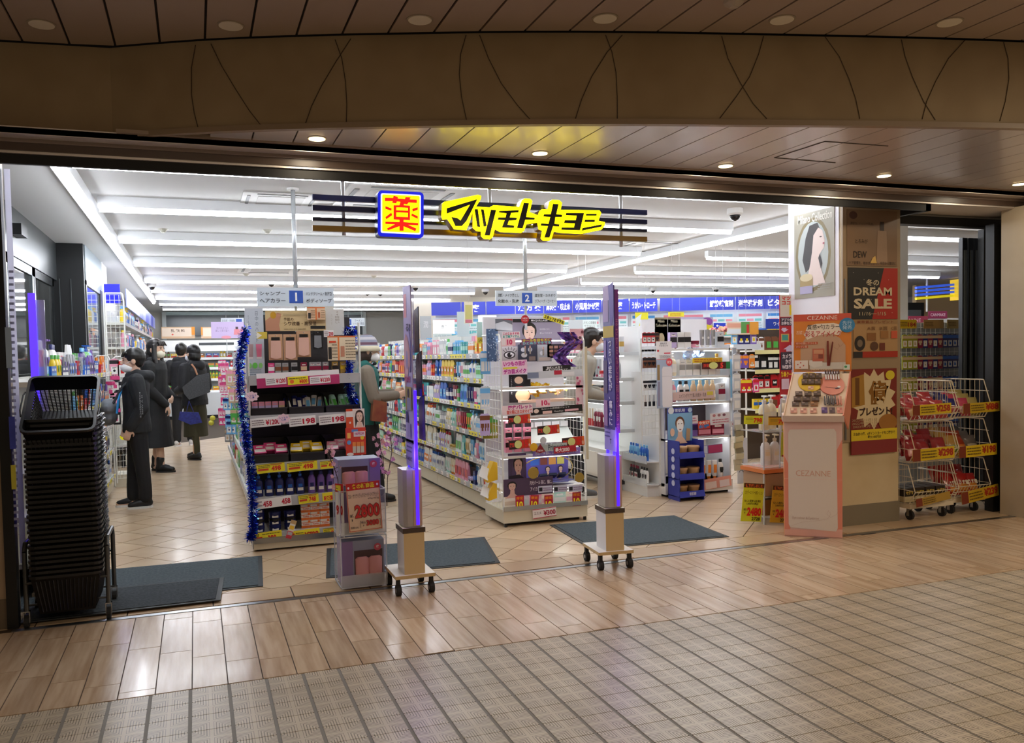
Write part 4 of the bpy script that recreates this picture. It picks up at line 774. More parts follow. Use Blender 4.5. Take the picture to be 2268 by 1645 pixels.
# top cards
Yc = 6.33
cardY('header_card', 541, 683, 587, 831, Yc, 'c4ccd6', [('t', '\n'.join('日中のハンド'), 0.55, 0.04, 0.72, 0.5, '6a7686', 0), ('t', '\n'.join('うるおい'), 0.15, 0.1, 0.25, 0.4, '8a94a2', 0), ('p', [(0.12, 0.53), (0.42, 0.53), (0.38, 0.72), (0.16, 0.72)][::-1], 'b89a9e'), ('r', 0.15, 0.72, 0.39, 0.75, 'e4dcdc'), ('p', [(0.55, 0.53), (0.88, 0.53), (0.84, 0.72), (0.6, 0.72)][::-1], 'e4789a'), ('r', 0.58, 0.72, 0.86, 0.75, 'e4dcdc'), ('e', 0.2, 0.85, 0.11, 0.04, '8fd47c'), ('e', 0.48, 0.85, 0.14, 0.045, '6cc858'), ('e', 0.78, 0.85, 0.11, 0.04, '8fd47c')] + blur_text(0.1, 0.9, 0.8, 1.0, 3, '8a9aa8', 4), label='tall silver header card showing two tubes at the hand care display left', cat='sign')
cardY('header_card', 587, 688, 722, 732, Yc, 'c9b184', [('p', [(0, 1), (0, 0.5), (0.08, 0.3), (0.2, 0.1), (0.26, 0.15), (0.22, 0.7), (0.24, 1)][::-1], 'b88468'), ('e', 0.13, 0.22, 0.05, 0.17, 'c09020'), ('t', '手肌の', 0.3, 0.34, 0.46, 0.5, '5a4630', 0.01), ('t', 'シワ改善・高保湿', 0.3, 0.53, 0.84, 0.74, '4a3826', 0.01), ('r', 0.29, 0.15, 0.68, 0.25, 'b09c74'), ('r', 0.74, 0.76, 0.99, 0.9, '1c1a18')] + blur_text(0.3, 0.88, 0.66, 0.94, 1, '6a5a40', 2), label='gold header card with a hand picture and brown writing', cat='sign')
cardY('info_card', 680, 680, 720, 708, Yc - 0.02, 'e4c4a0', [('r', 0, 0, 1, 0.08, 'd8783c'), ('r', 0.46, 0, 0.54, 1, 'e07838'), ('r', 0.05, 0.45, 0.2, 0.9, '2a2622'), ('r', 0.6, 0.4, 0.72, 0.85, 'b85c34')] + blur_text(0.2, 0.2, 0.44, 0.9, 4, '9a7a5a', 1) + blur_text(0.75, 0.2, 0.97, 0.9, 4, '9a7a5a', 7), label='small orange and cream info card at the top of the hand care display', cat='sign')
cardY('header_card', 720, 684, 763, 742, Yc + 0.01, 'd4d2cc', [('t', '\n'.join('24時間い'), 0.52, 0.08, 0.75, 0.55, '9a8f80', 0), ('t', '\n'.join('ハンド'), 0.3, 0.2, 0.37, 0.6, 'b0a898', 0)], label='silver header card with vertical writing at the hand care display right', cat='sign')
cardY('info_card', 725, 744, 788, 797, AY - 0.03, 'e8d8bc', [('r', 0, 0, 1, 0.06, 'd8703c'), ('r', 0.36, 0, 0.42, 1, 'e08040'), ('r', 0.02, 0.45, 0.14, 0.95, '2a2824'), ('r', 0.46, 0.42, 0.6, 0.85, 'c08468'), ('r', 0.05, 0.2, 0.3, 0.28, 'd84a2c')] + blur_text(0.15, 0.3, 0.34, 0.95, 5, '8a7a60', 5) + blur_text(0.62, 0.15, 0.97, 0.95, 7, '8a7a60', 6), label='larger orange and cream info card beside the upright, over the right tinsel', cat='sign')
cardY('small_tag', 717, 731, 739, 746, AY, 'ece8e8', nm('200'), label='small white price tag on the black backing under the silver card', cat='price tag')
cardY('small_tag', 568, 735, 592, 750, AY, 'd8c050', [('p', [(0, 0), (0.5, 0.5), (0, 1)][::-1], 'f4f0e0')], label='small gold and white tag at the silver header card edge', cat='price tag')
def bag(u, v, uu, vv, Y, c_, inner, lab):
    a, c = FY(u, v, Y), FY(uu, vv, Y); w, h = c.x - a.x, a.z - c.z; t = thing('hanging_pack', lab, 'packet', (a.x + w / 2, Y, c.z), 0, 'kraft packs on hooks')
    B().prism([(0, 0), (w, 0), (w, h), (0, h)], lambda x, z, t_: (a.x + x, Y + t_, c.z + z), 0.003).build('backing', mat(c_, 0.6), t)
    b = B(); b.prism([(0.12 * w, 0.1 * h), (0.5 * w, 0.03 * h), (0.88 * w, 0.1 * h), (0.85 * w, 0.75 * h), (0.15 * w, 0.75 * h)], lambda x, z, t_: (a.x + x, Y - 0.012 + t_ , c.z + z), 0.011); b.build('pouch', mat(inner, 0.18, spec=0.8), t)
    B().box((a.x + w * 0.2, Y - 0.014, c.z + 0.76 * h), (a.x + w * 0.8, Y - 0.002, c.z + 0.88 * h)).build('label', mat('1c1a1a', 0.4), t)
    B().cyl((a.x + w / 2, Y - 0.03, c.z + h - 0.01), (a.x + w / 2, 6.64, c.z + h - 0.01), 0.003, n=5).build('hook', CHROME, t)
for i, (u, uu, v) in enumerate(((594, 627, 740), (627, 659, 740), (656, 689, 733))): bag(u, v, uu, v + 57, AY + 0.05, 'c49c78', 'e0b4a4', '%s kraft-backed pack with pink tube hanging from a hook' % ('first', 'middle', 'third')[i])
bag(692, 733, 715, 772, AY + 0.06, '141416', '888c92', 'black-backed small pack hanging right of the three kraft packs')
for i, (u, c1, c2) in enumerate(((601, 'hot pink', 'white'), (616, 'silver', 'brown'), (632, 'silver', 'brown'), (652, 'silver', 'black'), (673, 'maroon', 'beige'), (692, 'silver', 'maroon'), (705, 'silver', 'maroon'), (721, 'silver', 'maroon'), (742, 'gold', 'black'), (760, 'gold', 'yellow'))):
    p = FY(u, 826, AY + 0.04); put('carton', c1, c2, (p.x, p.y, 1.28), 0, '%s and %s carton, %s from the left on the upper ledge of hand care' % (c1, c2, ORD[i + 1]), 'cartons on the upper hand care ledge', 0.72)
# bins
BIN = mat('17171a', 0.45)
def bin_(x0, x1, z, h, lab):
    t = thing('plastic_bin', lab, 'bin', ((x0 + x1) / 2, AY + 0.15, z), 0, 'black bins on the hand care display')
    b = B(); y0, y1 = AY + 0.0, AY + 0.3
    b.box((x0, y0 + 0.01, z), (x1, y1, z + 0.006)).box((x0, y0, z), (x1, y0 + 0.006, z + h)).box((x0, y1, z), (x1, y1 + 0.006, z + h * 2.6))
    for x in (x0, x1 - 0.005): b.prism([(y0, z), (y1, z), (y1, z + h * 2.6), (y0 + 0.1, z + h * 2.4), (y0, z + h)], lambda y, z_, t_, x=x: (x + t_, y, z_), 0.005)
    b.build('body', BIN, t); B().box((x0, y0 - 0.004, z + h - 0.008), (x1, y0 + 0.002, z + h)).build('rim', mat('2e2e32', 0.3), t); return t
for i in range(3): bin_(AX0 + 0.01 + 0.267 * i, AX0 + 0.27 + 0.267 * i, 0.99, 0.055, '%s black bin from the left on the second tier of hand care' % ORD[i + 1])
for i in range(3): bin_(AX0 + 0.01 + 0.267 * i, AX0 + 0.27 + 0.267 * i, 0.645, 0.06, '%s black bin from the left on the third tier of hand care' % ORD[i + 1])
ks = (('carton', 'pink', 'lilac', 5), ('lotion tube', 'navy', 'white', 3), ('lotion tube', 'white', 'sky blue', 3)), (('lotion tube', 'mint', 'green', 7),)
x = AX0 + 0.04
for k_, c1, c2, n in (('carton', 'pink', 'lilac', 4), ('carton', 'pink', 'beige', 1)):
    for i in range(n): put(k_, c1, c2, (x, AY + 0.06, 1.0), 0, '%s pink carton from the left in the left bin of the second tier' % ORD[int(round((x - AX0) / 0.048))], 'pink cartons in the left bin', 0.7); x += 0.048
def lie(k_, c1, c2, n, xs, xe, z, where, grp, sc=0.9, y=AY + 0.05):
    for i in range(n):
        o = put(k_, c1, c2, (xs + (xe - xs) * (i + 0.5) / n, y + 0.03 * (i % 2), z + 0.012 * (i % 2)), rr.uniform(-0.35, 0.35), '%s %s %s from the left %s' % (ordw(i + 1), c1, k_, where), grp, sc, tilt=-0.7)
lie('lotion tube', 'navy', 'white', 4, 0.64, 0.78, 1.0, 'lying in the middle bin', 'tubes in the middle bin', 0.85); lie('lotion tube', 'white', 'sky blue', 3, 0.77, 0.88, 1.0, 'lying in the middle bin', 'tubes in the middle bin', 0.85)
lie('lotion tube', 'mint', 'green', 7, 0.91, 1.15, 1.0, 'lying in the right bin', 'mint tubes in the right bin', 0.85)
lie('wide box', 'hot pink', 'white', 3, 0.39, 0.62, 0.70, 'lying in the left soap bin', 'soap packs in the left bin', 0.8); lie('wide box', 'yellow', 'white', 3, 0.65, 0.88, 0.70, 'lying in the middle soap bin', 'soap packs in the middle bin', 0.8); lie('wide box', 'pink', 'white', 3, 0.92, 1.14, 0.70, 'lying in the right soap bin', 'soap packs in the right bin', 0.8)
for i in range(5): put('pump bottle', 'navy', 'blue', (0.41 + 0.075 * i, AY + 0.06, 0.39), 0, '%s navy pump bottle from the left on the fourth tier of hand care' % ORD[i + 1], 'navy pump bottles on hand care', 0.92)
for i in range(3): put('bottle', 'blue' if 0 else 'purple', 'navy', (0.795 + 0.068 * i, AY + 0.06, 0.39), 0, '%s violet-blue lotion bottle from the left on the fourth tier' % ORD[i + 1], 'violet-blue lotion bottles', 1.0)
put('lotion tube', 'white', 'navy', (1.02, AY + 0.06, 0.39), 0, 'white tube standing right of the violet-blue lotion bottles', 'tubes', 1.1)
for i in range(3):
    for j in range(3 if i else 4): put('jar', 'navy', 'black' if j % 2 else 'navy', (0.41 + 0.11 * i, AY + 0.06 + 0.01 * i, 0.13 + 0.047 * j), 0, 'navy tin, %s up in the %s stack of tins from the left' % (ORD[j + 1], ORD[i + 1]), 'stacked navy tins', 1.25 if i else 1.0).scale.z = 0.85
YK = None
def yus(x, z, lab):
    t = thing('cream_carton', lab, 'carton', (x, AY + 0.08, z), 0, 'stacked orange and white cartons')
    B().box((-0.034, -0.03, 0), (0.034, 0.03, 0.058), 0).build('box', mat('f4efe6', 0.45), t, local=True)
    B().box((-0.0344, -0.0306, 0.0), (0.0344, 0.0306, 0.018)).box((-0.0344, -0.0306, 0.038), (0.0344, 0.0306, 0.042)).box((0.014, -0.031, 0.042), (0.03, 0.0, 0.056)).build('band', mat('e8782c', 0.4), t, local=True)
    B().text('Yuskin', (0, -0.0312, 0.029), XR, ZU, 0.05, 0.013, 0, 0.02).build('lettering', mat('d84a1c', 0.5), t, local=True)
for i in range(3):
    for j in range(4): yus(0.745 + 0.0705 * i, 0.13 + 0.0585 * j, 'orange and white carton, %s up in the %s column of the stack' % (ORD[j + 1], ORD[i + 1]))
put('pump bottle', 'mint', 'green', (1.02, AY + 0.07, 0.13), 0, 'mint pump bottle with green pump right of the orange cartons', 'bottle', 0.95)
# tinsel garlands
def tinsel(pts, r_, n, lab, seed):
    t = thing('tinsel_garland', lab, 'garland', V(pts[-1])); rr = random.Random(seed); b = B(); core = []
    for i in range(n):
        s = rr.random() * (len(pts) - 1); k = int(s); p = V(pts[k]).lerp(V(pts[k + 1]), s - k)
        d = V((rr.gauss(0, 1), rr.gauss(0, 1), rr.gauss(0, 0.7) - 0.3)).normalized(); q = d.orthogonal().normalized() * 0.0028; L_ = r_ * rr.uniform(0.7, 1.25)
        b.face([p + q, p - q, p + d * L_ - q * 0.6 + V((0, 0, -0.004)), p + d * L_ + q * 0.6], 0 if rr.random() < 0.88 else 1)
    tag(b.build('fringe', [mat('1430b8', 0.18, 0.85), mat('5cb4f4', 0.12, 0.8)], t), kind='stuff'); B().tube(pts, 0.004, 5).build('cord', mat('10206c', 0.5), t)
    b = B()
    for s in range(0, len(pts) - 1, 2):
        p = V(pts[s]) + V((0.012, -0.03, 0))
        for a in range(3): dr = V((math.cos(a * PI / 3), 0, math.sin(a * PI / 3))) * 0.02; b.cyl(p - dr, p + dr, 0.0016, n=4)
    b.build('snowflake', mat('d8e4f0', 0.3, 0.5), t)
TG = [(543, 725), (535, 765), (528, 800), (530, 860), (540, 930), (545, 980), (553, 1030), (556, 1080), (560, 1130), (558, 1175), (552, 1192)]
tinsel([tuple(FY(u, v, AY - 0.02)) for u, v in TG], 0.042, 2600, 'blue tinsel garland hanging down the left edge of the hand care display', 1)
TG = [(775, 728), (778, 745), (772, 800), (770, 840), (778, 875), (788, 900), (794, 925)]
tinsel([tuple(FY(u, v, AY + 0.02)) for u, v in TG], 0.042, 1300, 'shorter blue tinsel garland at the right edge of the hand care display', 2)
tinsel([tuple(FY(u, v, AY + 0.03)) for u, v in ((765, 735), (775, 727), (784, 735))], 0.036, 260, 'small blue tinsel tuft on top of the right upright', 3)
for (u, v, lab) in ((558, 878, 'pink cloud-shaped pop sticker by the left tinsel'), (628, 927, 'pink cloud-shaped pop sticker between two price tags')):
    p = FY(u, v, AY - 0.05); t = thing('pop_sticker', lab, 'sticker', p); b = B(); b.prism([(0.045 * (1 + 0.12 * math.cos(8 * a)) * math.cos(a), 0.034 * (1 + 0.12 * math.cos(8 * a)) * math.sin(a)) for a in [-2 * PI * i / 40 for i in range(40)]], lambda x, z, t_: (p.x + x, p.y + t_, p.z + z), 0.002); b.build('panel', mat('f0d0dc', 0.4), t)
    B().text('しっとり\n保湿', (p.x, p.y - 0.001, p.z), XR, ZU, 0.06, 0.03, 0, 0.02).build('lettering', mat('4a58b8', 0.5), t)
# red pop with portrait hanging at the right
t = cardY('pop_board', 765, 948, 811, 1006, AY - 0.06, 'd4402c', [('r', 0.3, 0.06, 0.62, 0.16, '5f86c8'), ('r', 0.4, 0.14, 0.97, 0.33, 'f0e8ea'), ('r', 0.08, 0.18, 0.25, 0.38, 'f0b85c'), ('e', 0.82, 0.38, 0.09, 0.07, 'f0d02c'), ('e', 0.16, 0.53, 0.1, 0.08, '5c98d0')] + [('r', 0.33 + 0.2 * i, 0.52, 0.5 + 0.2 * i, 0.68, 'e88a44') for i in range(3)] + [('r', 0.33 + 0.2 * i, 0.68, 0.5 + 0.2 * i, 0.92, 'c8c0b0') for i in range(3)] + [('t', '100円OFF', 0.45, 0.16, 0.92, 0.28, 'c04080', 0.03), ('e', 0.2, 0.96, 0.17, 0.06, 'f0e8e4')], label='red offer board with product pictures hanging right of the soap bins', cat='sign')
cardY('pop_board', 766, 906, 808, 946, AY - 0.055, 'd8542c', [('r', 0, 0.12, 0.45, 0.42, 'ece6e4'), ('p', [(0.35, 0), (1, 0), (1, 1), (0.4, 1)][::-1], 'e8dcd8')] + face(0.72, 0.4, 0.6, '3a2420', 'ecccbc', w=0.9, long=True) + [('e', 0.2, 0.72, 0.05, 0.06, 'f4e8e0')], label='orange and white board with a long-haired portrait above the red offer board', cat='poster', pn='print')
# ================================================================ aisle three end display (skin care)
e3 = thing('end_display', 'white lit skin care end display right of the second gate', 'display stand', (4.58, 7.1, 0))
BX0, BX1, BY0, BY1 = 4.2, 4.96, 6.9, 7.35
B().box((BX0, BY0, 0.025), (BX1, BY1, 0.13)).build('base', mat('e6e4e4', 0.35), e3); B().box((BX0 + .03, BY0 + .04, 0), (BX1 - .03, BY1, 0.03)).build('plinth', BLACK, e3)
B().box((BX0, BY1 - 0.03, 0.1), (BX1, BY1, 1.72)).build('back_panel', mat('f0f0f4', 0.4), e3)
for x in (BX0, BX1 - 0.02): B().box((x, BY0 + 0.02, 0.1), (x + 0.015, BY1, 1.45)).build('side_panel', mat('d9dade', 0.3), e3)
for z in (0.13, 0.56, 0.90, 1.15, 1.42):
    sh = B().box((BX0, BY0 + 0.02, z - 0.02), (BX1, BY1, z)).build('shelf', WHITE, e3)
    if z > 0.2: B().box((BX0 + 0.03, BY0 + 0.07, z - 0.028), (BX1 - 0.03, BY0 + 0.1, z - 0.021)).build('led_strip', mat('ffffff', 0.5, e=9), sh)
fill((4.36, BY0 + 0.05, 0.14), (1, 0, 0), 0.6, 0, 'bottom tier of skin care', [('spray can', 'pale grey', 'white', 2), ('lotion tube', 'white', 'orange', 5), ('bottle', 'white', 'black', 1), ('lotion tube', 'white', 'sky blue', 4)], hmax=0.22, sc=1.15, rr=random.Random(2), unit='from the left')
fill((4.42, BY0 + 0.06, 0.57), (1, 0, 0), 0.5, 0, 'dark tier of skin care', [('carton', 'purple', 'navy', 2), ('wide box', 'maroon', 'pink', 2), ('lotion tube', 'hot pink', 'maroon', 2), ('jar', 'maroon', 'pink', 2)], hmax=0.2, sc=1.3, rr=random.Random(3), unit='from the left')
fill((4.22, BY0 + 0.06, 0.91), (1, 0, 0), 0.72, 0, 'white tier of the skin care display', [('bottle', 'pink', 'white', 2), ('bottle', 'white', 'black', 2), ('bottle', 'beige', 'cream', 4), ('carton', 'pale grey', 'maroon', 3), ('carton', 'white', 'silver', 3)], hmax=0.2, sc=1.3, rr=random.Random(4), unit='from the left')
fill((4.30, BY0 + 0.08, 1.16), (1, 0, 0), 0.62, 0, 'blue-lit tier of the skin care display', [('pump bottle', 'cream', 'white', 1), ('carton', 'white', 'silver', 3), ('carton', 'white', 'pale grey', 2), ('bottle', 'white', 'gold', 2), ('wide box', 'sky blue', 'white', 1), ('lotion tube', 'silver', 'navy', 2)], hmax=0.22, sc=1.25, rr=random.Random(5), unit='from the left')
fill((4.30, BY0 + 0.08, 1.43), (1, 0, 0), 0.62, 0, 'top of the skin care display', [('carton', 'lilac', 'black', 1), ('carton', 'white', 'black', 2), ('jar', 'pink', 'maroon', 1), ('lotion tube', 'silver', 'white', 3), ('carton', 'pale grey', 'black', 2)], hmax=0.17, sc=1.2, rr=random.Random(6), unit='from the left')
cardY('backdrop_card', 1488, 803, 1632, 880, BY1 - 0.05, '7fb8dc', [('p', [(0, 0), (0.5, 0), (0.4, 0.35), (0, 0.3)][::-1], 'b8c8d8'), ('t', '立て直す。', 0.08, 0.08, 0.3, 0.22, '4a5a7a', 0), ('e', 0.65, 0.3, 0.18, 0.2, 'a8e0f4')], label='light blue backdrop card behind the blue-lit skin care tier', cat='poster')
for z0, z1, c_ in ((0.16, 0.5, 'e9dfcf'), (0.60, 0.84, '3a3036'), (0.92, 1.1, 'f4f4f6')): B().box((BX0 + 0.03, BY1 - 0.04, z0), (BX1 - 0.03, BY1 - 0.032, z1)).build('backing_board', mat(c_, 0.5), e3)
YB = BY0 - 0.01
for (u0, v0, u1, v1, bg, its, an, lab) in (
    (1490, 868, 1582, 882, 'd4b9b4', [('t', 'エイジングケアで選ぶ化粧水・乳液', 0.15, 0.25, 0.8, 0.75, '6a5450', 0.01), ('r', 0.82, 0.15, 0.97, 0.6, 'd8c84a')], 0.02, 'pinkish strip sign with brown writing across the skin care display'),
    (1495, 991, 1600, 1003, '6a5a94', [('t', 'シワ改善美容液', 0.02, 0.2, 0.4, 0.8, 'e8e0f4', 0.02), ('r', 0.42, 0.05, 0.68, 0.95, 'c8ccdc'), ('r', 0.7, 0.05, 1, 0.95, 'b8386c')], 0.03, 'purple strip sign under the dark skin care tier'),
    (1508, 1066, 1620, 1080, 'e8a090', [('r', 0.02, 0.4, 0.2, 0.95, 'b83048'), ('r', 0.24, 0.4, 0.42, 0.95, 'f0d040'), ('r', 0.48, 0.3, 0.7, 0.95, 'f0dcd4'), ('r', 0.76, 0.3, 0.96, 0.95, 'e8d8dc')], 0.08, 'orange rail of small price cards on the bottom skin care tier'),
    (1502, 1050, 1527, 1078, 'b8302c', [('t', '+5', 0.1, 0.35, 0.8, 0.95, 'f4e8e0', 0.06), ('r', 0.5, 0.02, 0.95, 0.2, 'e89a2c')], 0.03, 'red tag with +5 at the bottom tier of the skin care display'),
    (1555, 802, 1617, 816, '5a1c1c', [('e', 0.4, 0.5, 0.16, 0.48, 'd8dc8a'), ('t', '5', 0.62, 0.1, 0.78, 0.9, 'f04030', 0.05), ('t', '限定', 0.05, 0.25, 0.25, 0.75, 'e04030', 0.03), ('r', 0.85, 0, 1, 1, '2f8a4a')], 0.0, 'dark red offer tag with 5 over the blue-lit tier'),
    (1534, 793, 1600, 802, 'e8c82c', blur_text(0.05, 0.15, 0.95, 0.85, 2, 'b8402c', 4), 0.0, 'long yellow offer strip over the blue-lit tier'),
    (1546, 932, 1572, 948, 'e04a2c', [('t', '今だけ', 0.05, 0.05, 0.95, 0.5, 'f4e8d8', 0.04), ('t', 'お得', 0.05, 0.5, 0.95, 0.95, '2a8ad8', 0.05)], 0.05, 'red and blue cut-out pop card on the white tier rail'),
    (1503, 922, 1546, 938, 'ece4e6', blur_text(0.1, 0.2, 0.9, 0.8, 2, 'c86a80', 5), 0.03, 'white tilted tray label left of the red pop card'),
    (1573, 915, 1617, 938, 'e6e2e6', [('e', 0.2, 0.2, 0.08, 0.12, 'c08088'), ('e', 0.45, 0.2, 0.08, 0.12, 'a87078'), ('e', 0.7, 0.2, 0.08, 0.12, '805060')] + blur_text(0.1, 0.5, 0.9, 0.9, 2, 'c86a80', 6), 0.04, 'white tray label with three round swatches on the white tier'),
    (1616, 933, 1633, 943, 'f2ecec', [('t', '600', 0.35, 0.2, 0.95, 0.8, 'c42c50', 0.03)], 0.0, 'small white price tag at the right end of the white tier')):
    cardT('display_sign', u0, v0, u1, v1, YB, bg, its, an, label=lab, cat='sign')
cardY('poster_card', 1505, 702, 1580, 765, BY1 - 0.02, 'bdb6d0', [('e', 0.3, 0.52, 0.17, 0.28, 'e0a83c'), ('e', 0.3, 0.66, 0.14, 0.14, 'a85a3c'), ('e', 0.45, 0.26, 0.1, 0.12, 'e8785c'), ('e', 0.58, 0.26, 0.08, 0.1, 'b8406c'), ('e', 0.82, 0.16, 0.16, 0.14, '9a58b0'), ('p', [(0.65, 0.22), (0.98, 0.3), (0.94, 0.46), (0.64, 0.38)][::-1], 'e8dc3c'), ('t', 'DEW', 0.1, 0.84, 0.42, 0.97, '4a4654', 0.01)], label='lilac poster card with orange shapes reading DEW above skin care', cat='poster')
for i in range(2): cardY('poster_card', 1450 + 29 * i, 703, 1479 + 29 * i, 765, BY1 - 0.03, '8e8468', [('t', 'Milano\nCollection', 0.08, 0.08, 0.92, 0.32, 'd8ceb0', 0.0), ('e', 0.5, 0.75, 0.25, 0.2, 'a89878')], label='%s olive-gold card in cursive above the skin care display' % ('left', 'right')[i], cat='poster')
flower('flower_spray', tuple(FY(1592, 735, 7.1)), 22, 0.04, ('f08a9c', 'f4b0b8', 'f0d0a0'), 'pink artificial flowers in clear wrap above the skin care display', 6, 0.05)
flower('flower_spray', tuple(FY(1500, 760, 7.0)), 14, 0.04, ('f0c4b4', 'f4d8cc'), 'pale peach artificial flowers at the left above skin care', 7, 0.04)
flower('tulle_puff', tuple(FY(1535, 783, 6.98)), 20, 0.045, ('b8d0f4', 'd8e4fa'), 'pale blue tulle puffs along the upper skin care shelf', 8, 0.07)
# hanging brushes and black tools at the left front corner of the skin care display
for r_ in range(4):
    for i in range(4):
        p = FX(1412 + 12 * i, (742, 800, 850, 895)[r_], 4.08 + 0.0 * i); c1, c2 = (('red', 'black'), ('brown', 'black'), ('white', 'black'), ('black', 'silver'))[r_ if r_ != 0 or i < 3 else 1]
        put('hanging packet' if r_ != 3 else 'brush', c1, c2, (4.02 + 0.045 * i, 6.95, FY(1420, (760, 815, 865, 900)[r_], 6.95).z), 0, '%s %s packet from the left, %s row of the tool hooks beside skin care' % (ORD[i + 1], c1, ORD[r_ + 1]), 'tools on hooks beside the skin care display', 0.62)
tag(B().tube([(3.99, 6.97, 0.5), (3.99, 6.97, 1.52), (4.18, 6.97, 1.55), (4.18, 6.97, 0.5)], 0.007, 6).build('tool_rack', WIRE), 'white bent wire frame carrying the hooked tools beside skin care', 'rack')
grid('hook_mesh', (3.99, 6.975, 0.6), (0.19, 0, 0), (0, 0, 0.9), 5, 14, 0.0018, WIRE, bpy.data.objects['tool_rack'])
cardY('info_card', 1453, 756, 1488, 797, 6.86, 'eeeef0', [('r', 0, 0.96, 1, 1, 'd8404c'), ('t', '価格改定\nのお知らせ', 0.2, 0.06, 0.75, 0.28, '3a3a44', 0.0), ('e', 0.12, 0.5, 0.06, 0.06, 'd82c3c'), ('r', 0.5, 0.6, 0.9, 0.66, 'd8405c')] + blur_text(0.2, 0.72, 0.9, 0.92, 3, '8a8a94', 3), label='white notice card with red foot clipped at the skin care corner', cat='sign')
t = cardY('bottle_board', 1454, 797, 1490, 903, 6.85, 'a9b9d2', [('r', 0.04, 0.1, 0.2, 0.42, '9a8054'), ('r', 0.06, 0.45, 0.2, 0.95, '8c8aa8'), ('p', [(0.34, 0.2), (0.4, 0.14), (0.94, 0.14), (0.98, 0.2), (0.98, 0.93), (0.94, 0.98), (0.38, 0.98), (0.34, 0.93)][::-1], 'e6e4ea'), ('r', 0.34, 0.34, 0.98, 0.345, 'b8b8c4'), ('e', 0.8, 0.05, 0.2, 0.08, 'e0505c'), ('t', '誕生', 0.68, 0.02, 0.92, 0.08, 'f8e8e8', 0.02)], label='blue board with a big white bottle picture and red seal', cat='poster')
# blue cardboard stand with cups
bs = thing('cardboard_stand', 'navy-blue cardboard floor stand holding tan cups with a masked portrait', 'display stand', (4.33, 6.85, 0))
SX0, SX1, SYf, SYb = 4.20, 4.47, 6.66, 6.86
NB = mat('2a3596', 0.45)
B().box((SX0, SYf, 0.0), (SX0 + 0.008, SYb, 0.56)).box((SX1 - 0.008, SYf, 0.0), (SX1, SYb, 0.56)).box((SX0, SYb - 0.008, 0), (SX1, SYb, 0.85)).build('body', NB, bs)
for z in (0.035, 0.20, 0.40): B().prism([(0, 0), (1, 0), (1, 1), (0, 1)], lambda x, z_, t_, z=z: (SX0 + x * (SX1 - SX0), SYf - 0.02 * (1 - z_) + t_, z + 0.055 * z_), 0.006).build('tray_front', mat('2f3ca6', 0.45), bs); B().box((SX0, SYf, z), (SX1, SYb, z + 0.006)).build('tray', mat('232c80', 0.5), bs)
layers(None, V((SX0, SYf - 0.022, 0.09)), XR, -ZU, V((0, -1, 0)), SX1 - SX0, 0.05, [('t', '雪肌精', 0.35, 0.15, 0.62, 0.75, 'dfe2f4', 0.01)], 'lettering', bs)
card3('portrait_panel', (SX0, SYb - 0.012, 0.86), XR, SX1 - SX0, 0.32, '7fb4dc', [('r', 0, 0, 1, 0.16, '2a3596'), ('t', '雪肌精', 0.28, 0.03, 0.7, 0.13, 'dfe4fa', 0.01), ('e', 0.13, 0.08, 0.12, 0.1, 'dfe8f0'), ('e', 0.9, 0.08, 0.09, 0.07, 'b8d4f0')] + face(0.48, 0.5, 0.42, '6a4634', 'e8c4ae', w=1.1) + [('e', 0.48, 0.53, 0.14, 0.2, 'f4f6f8'), ('e', 0.42, 0.48, 0.03, 0.012, '5a4438'), ('e', 0.54, 0.48, 0.03, 0.012, '5a4438'), ('e', 0.48, 0.65, 0.045, 0.018, 'b0706a'), ('e', 0.16, 0.72, 0.09, 0.12, 'e8c4ae'), ('p', [(0.74, 0.62), (0.9, 0.64), (0.86, 1), (0.7, 1)][::-1], 'b99a78')], parent=bs, n=(0, -1, 0), pn='print')
for r_ in range(3):
    for i in range(2):
        c = B().lathe([(0.05, 0, 0), (0.062, 0.075, 0), (0.065, 0.075, 1), (0.065, 0.09, 1), (0.06, 0.095, 1)], n=18, o=(0, 0, 0)); o = c.build('paper_cup', [mat('b48e62', 0.6), mat('c09a70', 0.5)], smooth=0.5); o.location = (4.27 + 0.132 * i, SYf + 0.085, (0.045, 0.21, 0.41)[r_]); tag(o, '%s tan tub with lid on the %s tray of the blue stand' % (('left', 'right')[i], ('bottom', 'middle', 'top')[r_]), 'tub', 'tan tubs on the blue stand'); o.scale = (0.98, 0.98, 1.0)
for i in range(5): B().cyl((SX0 - 0.002, SYf + 0.1, 0.16 + 0.075 * i), (SX0 - 0.004, SYf + 0.1, 0.16 + 0.075 * i), 0.028, n=16).build('round_mark', mat('c8ccec', 0.5), bs)
# left side tray of the skin care unit: blue bottles facing the aisle
st = thing('side_shelf', 'low clear side shelf of blue and black bottles left of the blue stand', 'shelf unit', (4.1, 7.2, 0))
for z in (0.12, 0.34): B().box((4.05, 6.98, z - 0.01), (4.19, 7.5, z)).build('shelf', WHITE, st); B().box((4.04, 6.98, z - 0.02), (4.045, 7.5, z + 0.05)).build('clear_guard', CLEAR2, st)
B().box((4.18, 6.98, 0.0), (4.2, 7.5, 1.2)).build('side_board', WHITE, st); B().box((4.06, 7.0, 0), (4.18, 7.5, 0.11)).build('plinth', WHITE, st)
fill((4.09, 7.02, 0.345), (0, 1, 0), 0.44, -PI / 2, 'side shelf beside the blue stand', [('bottle', 'blue', 'sky blue', 3), ('bottle', 'sky blue', 'blue', 4)], hmax=0.15, rr=random.Random(1)); fill((4.09, 7.02, 0.125), (0, 1, 0), 0.44, -PI / 2, 'lower side shelf beside the blue stand', [('bottle', 'white', 'black', 3), ('bottle', 'black', 'maroon', 4)], hmax=0.15, rr=random.Random(1))
